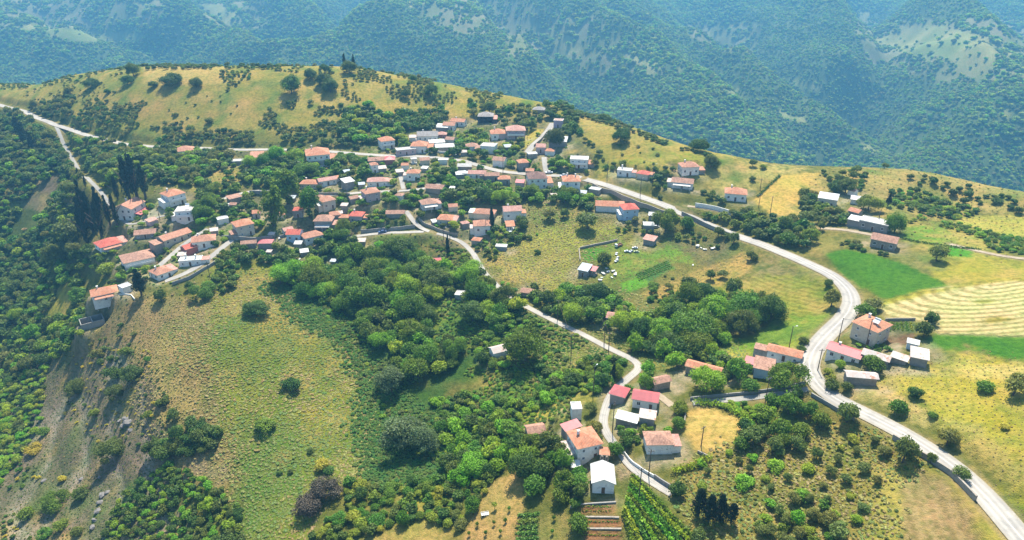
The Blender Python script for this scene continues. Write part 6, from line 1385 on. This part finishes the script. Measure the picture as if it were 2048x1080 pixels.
 ([(1640,345),(1700,342),(1740,352),(1720,380),(1660,375)], .9, (1.5,2.6), ('sgreen','olive','dark'), 'tree near the pink and white sheds on the right hill', 'trees near the sheds on the right hill'),
 ([(1760,345),(1850,355),(1930,375),(2060,400),(2060,432),(1950,425),(1880,400),(1800,375)], 1.15, (1.5,2.8), ('sdark','dark','dark'), 'dark bush on the tan ridge at the right', 'dark bushes on the tan ridge at the right'),
 ([(1780,385),(1830,380),(1900,405),(1970,425),(1900,440),(1830,425),(1790,415)], .7, (1.6,2.8), ('dark','sgreen','sbright'), 'bush at the foot of the tan ridge', 'bushes at the foot of the tan ridge'),
 ([(1890,444),(1930,452),(1990,470),(2060,480),(2060,510),(1980,502),(1970,478),(1880,456)], .8, (1.4,2.4), ('sgreen','sgreen','sbright'), 'bush of the hedge line across the right fields', 'hedge line across the right fields'),
 ([(1670,480),(1740,485),(1800,488),(1800,520),(1740,505),(1690,495)], .9, (1.2,2.2), ('sgreen','solive','dark'), 'bush around the old stone house at the meadow top', 'bushes at the meadow top'),
 ([(1440,470),(1480,490),(1500,530),(1480,500)], .9, (1.3,2.2), ('olive','dark'), 'bush below the main road wall', 'bushes below the main road wall'),
 ([(1300,570),(1350,580),(1400,570),(1420,600),(1340,610),(1290,600)], 1.0, (1.3,2.6), ('sgreen','olive'), 'bush between the straw strip and the broad wood', 'bushes below the straw strip'),
 ([(1780,780),(1850,790),(1870,830),(1900,860),(1880,890),(1830,850),(1780,830)], .85, (1.2,2.2), ('sgreen','dark','sgold'), 'bush along the yard hedge at the lower right', 'yard hedge at the lower right'),
 ([(1980,850),(2060,840),(2060,900),(2010,880)], .9, (1.0,1.8), ('sgold','sgreen'), 'yellow-flowered bush on the golden slope', 'yellow-flowered bushes on the golden slope'),
 ([(1640,740),(1680,760),(1650,780),(1640,760)], .9, (1.2,1.8), ('sgreen','slime'), 'bush inside the sharp bend', 'bushes inside the sharp bend'),
 ([(1690,690),(1765,690),(1800,700),(1760,705),(1700,705)], 1.2, (1.0,1.6), ('sbright','sgreen'), 'garden bush below the large cream house', 'garden bushes below the large cream house'),
 ([(1765,435),(1830,425),(1850,440),(1800,450)], .9, (1.3,2.0), ('sbright','slime'), 'bright bush behind the big walnut on the right hill', 'bright bushes on the right hill'),
 ([(1440,805),(1530,815),(1560,835),(1500,860),(1480,830),(1420,812)], .62, (1.2,2.0), ('sbright','sbright','green'), 'bright bush between the wheat patch and the lane', 'bright bushes above the wheat patch'),
 ([(1020,570),(1050,600),(1000,600),(960,560)], 1.0, (1.2,2.2), ('sgreen','sbright'), 'bush left of the valley lane', 'bushes left of the valley lane'),
 ([(1690,1000),(1740,960),(1740,1090),(1690,1090)], 1.6, (1.0,1.8), ('solive','slime'), 'bush beside the bare field', 'bushes beside the bare field'),
]
HOLE = [[(25,445),(60,395),(110,345),(135,350),(100,415),(60,470),(20,478)], [(92,612),(140,572),(160,600),(130,640),(95,640)], [(850,612),(925,600),(945,650),(935,690),(885,690)],
        [(935,740),(1075,745),(1085,780),(1000,800),(945,780)], [(1085,665),(1140,672),(1160,740),(1110,755),(1090,715)], [(1228,800),(1262,798),(1250,835),(1225,840)]]
RSTUFF = [
 ([(440,560),(540,545),(600,620),(720,700),(755,780),(738,930),(640,1000),(580,1095),(490,1095),(440,880),(420,760),(340,690),(380,620)], .66, (.6,1.3), ('grass','grassg','grassg','dry'), 'grass'),
 ([(300,690),(400,600),(420,760),(470,960),(380,950),(320,870),(250,760)], .8, (.5,1.0), ('dry','dry','grass'), 'grass'),
 ([(1380,950),(1430,910),(1500,880),(1720,850),(1850,930),(1800,960),(1740,970),(1800,1090),(1380,1090)], .75, (.6,1.2), ('grass','dry','grassg'), 'grass'),
 ([(985,500),(1040,400),(1180,410),(1240,470),(1160,490),(1160,560),(1060,585),(970,530)], .8, (.5,1.1), ('dry','grass','grass'), 'grass'),
 ([(1180,580),(1280,600),(1480,700),(1400,730),(1280,730),(1160,740),(1080,760),(1075,670),(1140,640)], .8, (.5,1.1), ('grass','grassg'), 'grass'),
   # low cover nobody could count: (polygon, coverage, radius range, kinds, name)
 ([(535,570),(600,590),(690,670),(770,740),(800,790),(880,860),(960,950),(870,990),(740,960),(720,870),(745,760),(700,695),(620,660),(570,620)], .62, (.6,1.2), ('bramble',), 'bramble'),
 (SCREE, 2.0, (.2,.5), ('solive','dry','sgreen','solive'), 'weeds'),
 ([(440,560),(560,550),(620,640),(740,700),(750,800),(720,960),(640,1000),(560,1090),(490,1090),(430,860),(380,740),(340,680)], 2.4, (.2,.42), ('dry',), 'weeds'),
 ([(1380,950),(1430,910),(1500,880),(1720,850),(1850,930),(1800,960),(1740,970),(1800,1090),(1380,1090)], 1.3, (.3,.7), ('dry','dry','solive'), 'weeds'),
 ([(1760,745),(1930,716),(2060,730),(2060,1040),(1960,930),(1880,860),(1800,800)], 3.0, (.2,.38), ('dry',), 'weeds'),
 ([(600,600),(760,500),(940,520),(1060,640),(1250,730),(1130,830),(1040,870),(900,960),(820,880),(700,700)], .72, (.6,1.7), ('sgreen','bramble','sbright','olive'), 'undergrowth'),
 ([(190,470),(320,370),(480,300),(700,300),(1000,240),(1180,330),(1190,400),(1050,470),(900,500),(560,520),(350,590),(190,540)], 2.8, (.4,1.1), ('sbright','sbright','dry','solive'), 'undergrowth'),
 ([(1040,400),(1480,430),(1500,520),(1300,590),(1160,600),(980,530)], 3.0, (.25,.5), ('dry',), 'weeds'),

 ([(1640,340),(1850,352),(2060,392),(2060,520),(1900,500),(1800,440),(1640,450)], 4.0, (.3,.7), ('dry','dry','solive'), 'weeds'),
 ([(180,610),(430,580),(430,650),(300,700),(180,700)], 2.2, (.25,.6), ('dry','solive'), 'weeds'),
]
HW = np.array([(a, b, c) for a, b, c, d, e in HOUSES_W])
def scatter(poly, cov, rr, seed, holes=True, keep_house=True, cap=9000):
    r = np.random.RandomState(seed); us = [p[0] for p in poly]; vs = [p[1] for p in poly]
    g, _ = ground(us, vs); x0, x1 = g[:, 0].min() - 3, g[:, 0].max() + 3; y0, y1 = g[:, 1].min() - 3, g[:, 1].max() + 3
    A_ = (x1 - x0) * (y1 - y0); rm = (rr[0] + rr[1]) / 2; nc = int(min(cap * 6, 6 * A_ / (math.pi * (rm * cov) ** 2)))
    x = r.uniform(x0, x1, nc); y = r.uniform(y0, y1, nc); z = hgt(x, y); u, v, Z = project(x, y, z); rad = r.uniform(0, 1, nc) ** 1.9 * (rr[1] - rr[0]) + rr[0]
    if not holes: u = u + 22 * fbm(x / 20, y / 20, 4, 43); v = v + 14 * fbm(x / 20 + 50, y / 20, 4, 44); u = u + r.normal(size=nc) * 14; v = v + r.normal(size=nc) * 8
    ok = inpoly(u, v, poly)
    if holes:
        for h in HOLE: ok &= ~inpoly(u, v, h)
    ok &= bil(RDIST, x, y, GX0, GY0, GD) > rad * 0.55 + 0.3
    if keep_house and len(HW):
        d = np.hypot(x[:, None] - HW[None, :, 0], y[:, None] - HW[None, :, 1]) - HW[None, :, 2] * 0.9
        ok &= (d > rad[:, None] * 0.75).all(1)
        # keep a strip in front of each house clear enough to see its front
        dx = x[:, None] - HW[None, :, 0] * (1 - 5 / np.hypot(HW[:, 0], HW[:, 1])); dy = y[:, None] - HW[None, :, 1] * (1 - 5 / np.hypot(HW[:, 0], HW[:, 1]))
        ok &= ((np.hypot(dx, dy) > HW[None, :, 2] * .75) | (rad[:, None] < 1.9)).all(1)
    if cov > .7 and rr[1] > 1.25: ok &= fbm(x / 13 + seed, y / 13, 3, 77) > -.02
    x, y, z, rad = x[ok], y[ok], z[ok], rad[ok]; grid = {}; cell = rr[1] * 2 * cov + .01; out = []
    for i in range(len(x)):
        cxk, cyk = int(x[i] // cell), int(y[i] // cell); good = True
        for a in (-1, 0, 1):
            for b_ in (-1, 0, 1):
                for (px_, py_, pr) in grid.get((cxk + a, cyk + b_), ()):
                    if (px_ - x[i]) ** 2 + (py_ - y[i]) ** 2 < ((cov if cov < .7 else .24 + .66 * cov) * (pr + rad[i])) ** 2: good = False; break
                if not good: break
            if not good: break
        if good:
            grid.setdefault((cxk, cyk), []).append((x[i], y[i], rad[i])); out.append((x[i], y[i], z[i], rad[i]))
            if len(out) >= cap: break
    return out
PLANTS = []            # (x, y, z, radius, kind, label, group, priority)
for (u, v, wpx, k, lab) in SINGLE:
    P, Z = g1(u, v); r = wpx / (F / Z) / 2 * (1.12 if k[0] == 's' and wpx > 25 else 1); rr_ = math.hypot(P[0], P[1]); k0 = 1 + 0.7 * r / rr_
    x, y = P[0] * k0, P[1] * k0; PLANTS.append((x, y, float(hgt(x, y)), r, k, lab, None, 1))
SGL = np.array([(p[0], p[1], p[3]) for p in PLANTS])
for ri, (poly, cov, rr, kinds, lab, grp) in enumerate(REGN):
    q = scatter(poly, cov, rr, 1000 + ri); r = random.Random(ri)
    for (x, y, z, rad) in q:
        if (np.hypot(SGL[:, 0] - x, SGL[:, 1] - y) < SGL[:, 2] * .8 + rad * .4).any(): continue
        PLANTS.append((x, y, z, rad, r.choice(kinds), lab, grp, 0))
# hidden from the camera behind ground? drop the ones past the skyline
def visible(x, y, z):
    n_ = 40; t = np.linspace(0.3, 0.97, n_); return bool((hgt(x * t, y * t) < CAMZ + (z + 2.5 - CAMZ) * t + 0.5).all())
size = []
for p in PLANTS:
    u, v, Z = project(p[0], p[1], p[2]); inside = -20 < u < 2068 and -20 < v < 1130
    size.append(F * p[3] / Z * (1 if inside else 0) + 1000 * p[7])
order = np.argsort(-np.array(size)); cnt = {}; rest = []; SRC = {}
LIMIT = {'broadleaf_tree': 292, 'shrub': 292, 'small_tree': 250}
def place(p, i):
    x, y, z, r, k, lab, grp, pr = p; ck, hw, tf, nm, cat = KIND[k]; px_ = size[i] % 1000
    big = px_ > 9 or pr or k in ('pop', 'cyp', 'pine'); me = random.Random(i).choice(CR[ck + '_l'] if (r > 4.2 and ck + '_l' in CR) else CR[ck] if (big or ck + '_s' not in CR) else CR[ck + '_s'])
    rv = random.Random(i * 3 + 1); h = 2 * r * hw * rv.uniform(.88, 1.15); az = rv.uniform(0, 6.28)
    if tf == 0:           # shrub: one mesh that reaches the ground
        o = link(nm, me, None, (x, y, z + h * .30), az, (r * 1.12, r * rv.uniform(1.0, 1.25), h * .62))
    else:
        o = empty(nm, (x, y, z), az); ch = h * (1 - tf) / 2
        link('trunk', TRK[i % 3], o, (0, 0, 0), 0, (h, h, h))
        sq = 1.0 if k in ('cyp', 'pop', 'pine') else .85; sz = ch / sq / (.95 if k in ('cyp', 'pop', 'pine') else .9)
        link('crown', me, o, (0, 0, h - ch if sq == 1 else tf * h + ch * .70), 0, (r * rv.uniform(.95, 1.3), r * rv.uniform(.95, 1.3), sz * rv.uniform(.9, 1.2)))
    if k not in ('cyp', 'pop', 'pine'): o.rotation_euler[0] = rv.uniform(-.14, .14); o.rotation_euler[1] = rv.uniform(-.14, .14)
    tag(o, lab, cat, grp); return o
sample_obj = {}
for i in order.tolist():
    p = PLANTS[i]; nm = KIND[p[4]][3]
    if p[7] == 0 and (cnt.get(nm, 0) >= LIMIT.get(nm, 300) or size[i] <= 0): rest.append((i, p)); continue
    cnt[nm] = cnt.get(nm, 0) + 1; o = place(p, i)
print('plants', len(PLANTS), 'individual', cnt, 'rest', len(rest))

# ------------------------------------------------------------------ stuff: one object each, instanced foliage
def stuff(name, label, cat, pts, keys):
    """pts: (x, y, z, sx, sz, key index); keys: list of meshes"""
    a = np.array(pts, float); me = bpy.data.meshes.new(name); me.vertices.add(len(a)); me.vertices.foreach_set('co', a[:, :3].astype(np.float32).ravel())
    def at(n_, ty, arr, f): q = me.attributes.new(n_, ty, 'POINT'); q.data.foreach_set(f, arr)
    scl = np.stack([a[:, 3], a[:, 3] * rs.uniform(.9, 1.15, len(a)), a[:, 4]], 1).astype(np.float32); rot = np.zeros((len(a), 3), np.float32); rot[:, 2] = rs.uniform(0, 6.28, len(a)); rot[:, :2] = rs.uniform(-.12, .12, (len(a), 2))
    at('sc', 'FLOAT_VECTOR', scl.ravel(), 'vector'); at('ro', 'FLOAT_VECTOR', rot.ravel(), 'vector'); at('ki', 'INT', a[:, 5].astype(np.int32), 'value'); me.update()
    o = bpy.data.objects.new(name, me); COL.objects.link(o); tag(o, label, cat, None, 'stuff')
    ng = bpy.data.node_groups.new(name, 'GeometryNodeTree'); ng.interface.new_socket('Geometry', in_out='INPUT', socket_type='NodeSocketGeometry'); ng.interface.new_socket('Geometry', in_out='OUTPUT', socket_type='NodeSocketGeometry')
    gi = ng.nodes.new('NodeGroupInput'); go = ng.nodes.new('NodeGroupOutput'); ip = ng.nodes.new('GeometryNodeInstanceOnPoints'); jn = ng.nodes.new('GeometryNodeGeometryToInstance')
    for ob in reversed(keys):
        oi = ng.nodes.new('GeometryNodeObjectInfo'); oi.inputs['Object'].default_value = ob; oi.inputs['As Instance'].default_value = False; oi.transform_space = 'ORIGINAL'
        g2 = ng.nodes.new('GeometryNodeGeometryToInstance'); ng.links.new(oi.outputs['Geometry'], g2.inputs[0]); keys_join.setdefault(name, []).append(g2)
    jg = ng.nodes.new('GeometryNodeJoinGeometry')
    for g2 in keys_join[name]: ng.links.new(g2.outputs[0], jg.inputs[0])
    ng.links.new(gi.outputs[0], ip.inputs['Points']); ng.links.new(jg.outputs[0], ip.inputs['Instance']); ip.inputs['Pick Instance'].default_value = True
    def na(n_, ty): q = ng.nodes.new('GeometryNodeInputNamedAttribute'); q.data_type = ty; q.inputs['Name'].default_value = n_; return q.outputs[0]
    ng.links.new(na('ki', 'INT'), ip.inputs['Instance Index']); ng.links.new(na('sc', 'FLOAT_VECTOR'), ip.inputs['Scale'])
    er = ng.nodes.new('FunctionNodeEulerToRotation'); ng.links.new(na('ro', 'FLOAT_VECTOR'), er.inputs[0]); ng.links.new(er.outputs[0], ip.inputs['Rotation'])
    ng.links.new(ip.outputs[0], go.inputs[0]); md = o.modifiers.new('instances', 'NODES'); md.node_group = ng; return o
keys_join = {}
# the source meshes are themselves plants of the place: one of each stands in the wood on the left slope
src_px = iter([(60,500),(80,560),(40,600),(100,480),(30,520),(70,640),(110,600),(20,560),(50,460),(90,670),(120,500),(35,650),(130,460),(60,700),(85,430),(45,540),(65,590),(105,530),(25,610),(75,480),(115,640),(55,670)])
def source(me, r=2.2, h=1.6, nm='shrub', cat='shrub'):
    u, v = next(src_px); P, Z = g1(u, v); o = link(nm, me, None, (P[0], P[1], P[2] + .5), 1.0, (r, r, h)); tag(o, 'dark leafy tree of the dense wood filling the left edge', cat, 'trees of the wood on the left slope'); return o
KEYN = ['grass', 'grassg', 'dark', 'green', 'bright', 'lime', 'olive', 'bramble', 'dry', 'gold', 'silver', 'brown']
KSRC = [source(CR[k + '_s'][0]) for k in KEYN]
SH2K = dict(grass='grass', grassg='grassg', dark='dark', green='green', bright='bright', olive='olive', sdark='dark', sgreen='green', sbright='bright', slime='lime', solive='olive', sgold='gold', bramble='bramble', dry='dry', silver='silver', brown='brown')
pts = []
for i, p in rest:
    x, y, z, r, k, *_ = p; h = 2 * r * KIND[k][1]; pts.append((x, y, z + h * .34, r * 1.15, h * .58, KEYN.index(SH2K.get(k, 'dark'))))
if pts: stuff('undergrowth', 'leafy undergrowth and smaller bushes filling the gaps between the trees', 'undergrowth', pts, KSRC)
groups = {}
for si, (poly, cov, rr, kinds, nm) in enumerate(RSTUFF):
    for (x, y, z, r) in scatter(poly, cov, rr, 2000 + si, holes=False, cap=26000):
        k = random.Random(int(x * 100) + int(y * 10)).choice(kinds)
        if nm == 'grass':        # patches of drier and greener grass
            q = float(fbm(np.array([x / 26]), np.array([y / 26]), 3, 303)[0]) * 1.3 + random.Random(int(x * 90) + int(y * 11)).uniform(-.35, .35)
            k = sorted(kinds, key=('dry', 'grass', 'grassg').index)[int(np.clip((q * .5 + .5) * len(kinds), 0, len(kinds) - 1))]
        fl = .26 if nm == 'grass' else .8; groups.setdefault(nm, []).append((x, y, z + r * (.3 if fl == .8 else .06), r * 1.1, r * fl, KEYN.index(SH2K[k])))
for nm, lab in (('grass', 'long dry and green grass of the open meadows and slopes'), ('bramble', 'blue-green bramble thicket running down the right side of the yellow field'), ('weeds', 'tufts of weeds and dry grass over the open slopes'), ('undergrowth', 'green undergrowth between houses and under the gully trees')):
    if nm in groups: stuff(nm, lab, nm, groups[nm], KSRC); print(nm, len(groups[nm]))
# far slopes
r = np.random.RandomState(5); nF = 260000
fy_ = 370 + (3100 - 370) * r.rand(nF) ** 0.62; fx_ = r.uniform(-1, 1, nF) * (fy_ * .92 + 160)
nb = (np.abs(fx_) < GX1 - 15) & (fy_ < GY1 - 15); fzz = np.where(nb, hgt(fx_, fy_), fhgt(fx_, fy_)); uu, vv, ZZ = project(fx_, fy_, fzz)
ok = (~nb | (fzz < -22)) & (uu > -260) & (uu < 2310) & (vv > -60) & (vv < 430); fx_, fy_, fzz, uu, vv, ZZ = [q[ok] for q in (fx_, fy_, fzz, uu, vv, ZZ)]
c_ = np.zeros(len(uu), bool); s_ = np.zeros(len(uu), bool); du = 5 * fbm(fx_ / 40, fy_ / 40, 3, 81); dv = 3 * fbm(fx_ / 40 + 9, fy_ / 40, 3, 82)
for p_ in CLEAR: c_ |= inpoly(uu + du, vv + dv, p_)
for p_ in SPARSE: s_ |= inpoly(uu + 3 * du, vv + 3 * dv, p_)
lump = fbm(fx_ / 22, fy_ / 22, 2, 95)
keep = np.where(c_, r.rand(len(uu)) < .05, np.where(s_, (lump > -.15) & (r.rand(len(uu)) < .8), r.rand(len(uu)) < .95))
fx_, fy_, fzz, ZZ, s_ = [q[keep] for q in (fx_, fy_, fzz, ZZ, s_)]; nF = len(fx_); print('far', nF)
rad = np.where(fbm(fx_ / 150, fy_ / 150, 2, 99) > .05, r.uniform(2.8, 6.2, nF), r.uniform(2.4, 4.3, nF)) * (1 + .25 * s_)
FS = [source(m, 2.0, 1.5) for m in CR['far_s']]
stuff('far_forest', 'blue-green forest covering the far valley side', 'forest', np.stack([fx_, fy_, fzz + rad * .35, rad * 1.15, rad * r.uniform(.8, 1.2, nF), r.randint(0, 4, nF)], 1), FS)

# ------------------------------------------------------------------ planted rows: each row a thing
def leafy_row(px, wd, h, mat, label, nm, cat, grp, n_per=7, ls=.2, seed=0, wood=False):
    p, _ = ground([q[0] for q in px], [q[1] for q in px]); p = resample(p, 1.0); z = hgt(p[:, 0], p[:, 1]); k = int(len(p) * n_per); r = np.random.RandomState(seed)
    t = r.uniform(0, len(p) - 1.001, k); i = t.astype(int); f = (t - i)[:, None]; c = np.stack([p[:, 0], p[:, 1], z], 1); c = c[i] * (1 - f) + c[i + 1] * f
    c = c + np.stack([r.normal(size=k) * wd * .35, r.normal(size=k) * wd * .35, np.abs(r.normal(size=k)) * h * .35 + h * .35 * wood], 1); n_ = r.normal(size=(k, 3)) + np.array([0, 0, .6]); n_ /= np.linalg.norm(n_, axis=1)[:, None]
    t1 = np.cross(n_, r.normal(size=(k, 3))); t1 /= np.linalg.norm(t1, axis=1)[:, None]; t2 = np.cross(n_, t1); s = ls * r.uniform(.6, 1.3, k)[:, None]; o0 = np.array([p[0, 0], p[0, 1], z[0]])
    V_ = (np.stack([c - t1 * s, c - t2 * s, c + t1 * s, c + t2 * s], 1) - o0).reshape(-1, 3)
    me = npmesh(nm, V_, np.arange(4 * k).reshape(-1, 4), [mat], attrs={'lv': ('FLOAT', np.repeat(r.rand(k), 4))}); tag(link(nm, me, None, tuple(o0)), label, cat, grp)
for k in range(9):
    t = k / 8; a = (1264 * (1 - t) + 1247 * t, 954 * (1 - t) + 1028 * t); b_ = (1392 * (1 - t) + 1266 * t, 1084 * (1 - t) + 1090 * t)
    leafy_row([a, b_], .8, 1.3, LM['bright'] if k % 2 else LM['green'], 'leafy vine row of the sloping vineyard at the bottom', 'vine_row', 'vine row', 'rows of the vineyard', 60, .26, k, True)
for k in range(5):
    v = 1032 + k * 12; leafy_row([(1038 - k, v), (1078 - k, v - 3)], 1.0, .7, LM['bramble'], 'lush bean row beside the bare orchard', 'bean_row', 'crop row', 'bean rows beside the orchard', 60, .26, 30 + k)
for k in range(5):
    t = k / 4; leafy_row([(1272 + 4 * t, 549 + 13 * t), (1334 + 10 * t, 523 + 12 * t)], .5, .4, LM['green'], 'dark green crop row in the farm plot', 'crop_row', 'crop row', 'crop rows in the farm plot', 18, .2, 50 + k)
for k in range(6):
    u = 1776 + k * 9; leafy_row([(u, 645), (u + 3, 662)], .7, .5, LM['green'] if k < 5 else LM['lime'], 'vegetable row behind the large cream house', 'vegetable_row', 'crop row', 'vegetable rows behind the cream house', 26, .2, 70 + k)
for k in range(4):
    leafy_row([(1164, (1014, 1022, 1044, 1070)[k]), ((1222, 1222, 1238, 1244)[k], (1014, 1022, 1044, 1071)[k])], .3, .35, LM['green'], 'thin green crop row on the brown garden terraces', 'crop_row', 'crop row', 'crop rows on the garden terraces', 14, .16, 110 + k)
HEDGES = [([(1345,945),(1380,938),(1420,918)], 1.4, 1.5, 'bright', 'clipped bright green hedge below the old white house', 60), ([(880,432),(905,440),(925,452)], 1.2, 1.2, 'green', 'green hedge beside the fresh orange-roofed cottage', 40),
          ([(860,492),(890,500),(920,500)], 1.0, 1.0, 'dark', 'dark hedge bordering the terraced plots', 40), ([(727,378),(770,376)], 1.2, 1.0, 'bright', 'leafy pergola strip in front of the dusty pink roof', 40), ([(1390,808),(1440,812),(1490,836),(1500,850)], 2.0, 1.6, 'bright', 'bright vine hedge curving above the wheat patch', 50),
          ([(1800,478),(1880,492),(1960,500)], 1.0, .8, 'dark', 'dark hedge line along the field track on the right', 25), ([(1560,352),(1530,380),(1515,395)], 1.2, 1.0, 'dark', 'dark hedge at the left edge of the golden wheat', 30), ([(965,560),(1010,600),(1040,620)], 1.4, 1.4, 'green', 'hedge along the left side of the valley lane', 40)]
for i, (px, wd, h, mk, lab, npm) in enumerate(HEDGES): leafy_row(px, wd, h, LM[mk], lab, 'hedge', 'hedge', None, npm, .24, 90 + i, True)
SAPL = [(955,1052),(988,1050),(1010,1045),(1018,1022),(945,1030),(938,1072),(972,1070),(1001,1068),(1107,1040),(1104,1068)]
for i, (u, v) in enumerate(SAPL):
    P, Z = g1(u, v); o = empty('sapling', tuple(P), i); tag(o, 'young sapling planted in the bare orchard soil', 'sapling', 'saplings in the orchard'); link('trunk', TRK[0], o, (0, 0, 0), 0, (1.6,) * 3); link('crown', CR['green_s'][i % 2], o, (0, 0, 1.0), 0, (.75, .75, .95))
P, Z = g1(989, 1018); o = empty('sapling', tuple(P)); tag(o, 'pale yellow-green young tree beside the white trough frame', 'sapling'); link('trunk', TRK[1], o, (0, 0, 0), 0, (2.2,) * 3); link('crown', CR['lime_s'][0], o, (0, 0, 1.7), 0, (1.1, 1.1, .9))

# rocks on the scree, rubble by the farm
ROCKM = surf('grey_rock', (.22, .20, .18), (.13, .12, .11), scale=1.2, amt=.3, bump=.5)
def rock_mesh(seed):
    r = random.Random(seed); import bmesh; bm = bmesh.new(); bmesh.ops.create_icosphere(bm, subdivisions=2, radius=1)
    for v in bm.verts: v.co *= r.uniform(.72, 1.15); v.co.z *= .65
    me = bpy.data.meshes.new('rock'); bm.to_mesh(me); bm.free(); me.materials.append(ROCKM); return me
RKM = [rock_mesh(i) for i in range(3)]
RK = [(258,845,2.4),(246,852,1.6),(252,838,1.8),(164,958,1.2),(205,990,1.6),(200,1005,1.3),(196,1022,1.4),(190,1040,1.2),(88,962,1.2),(199,955,.8),(215,985,1.2),(185,1055,1.3),(262,860,1.2),(240,842,1.2)]
for i, (u, v, s) in enumerate(RK):
    P, Z = g1(u, v); tag(link('rock', RKM[i % 3], None, (P[0], P[1], P[2] + .1), i * 1.3, (s, s * .8, s * .7)), 'grey rock jutting from the scree slope', 'rock', 'rocks on the scree')
RB = [(1213,538),(1217,545),(1208,549),(1204,556),(1226,543),(1229,550),(1223,556),(1200,562),(1396,494),(1403,497),(1410,500),(1425,498),(1385,531),(1060,592),(1066,596),(1048,588),(560,478),(585,470),(612,535),(598,520)]
for i, (u, v) in enumerate(RB):
    P, Z = g1(u, v); s = .5 + .25 * (i % 3)
    b = MB(); b.box(-.9, .9, -.5, .5, 0, .5, 0); b.box(-.3, 1.2, -.2, .9, .503, .75, 1); b.box(-1.1, -.2, .1, .8, .504, .95, 1)
    lab = 'heap of pale scrap boards beside the blue-grey farm shed' if i < 8 else ('heap of pale rubble under the main road' if i < 13 else 'heap of pale rubble among the village houses')
    tag(link('scrap_heap', b.mesh('scrap_heap', [W_['s'], W_['w']]), None, tuple(P), i * .9, (s, s, s)), lab, 'scrap heap', lab.replace('heap', 'heaps', 1))

# ------------------------------------------------------------------ the air
b = MB(); b.box(-6500, 6500, -1700, 8000, -620, 760); hz = b.mesh('haze', [])
m, t, o_ = nodes('haze_air'); pv = N(t, 'ShaderNodeVolumePrincipled'); pv.inputs['Color'].default_value = (.18, .57, 1.0, 1); pv.inputs['Density'].default_value = 0.00027; pv.inputs['Anisotropy'].default_value = 0.25
t.links.new(pv.outputs[0], o_.inputs['Volume']); hz.materials.append(m); tag(link('haze', hz), kind='stuff')
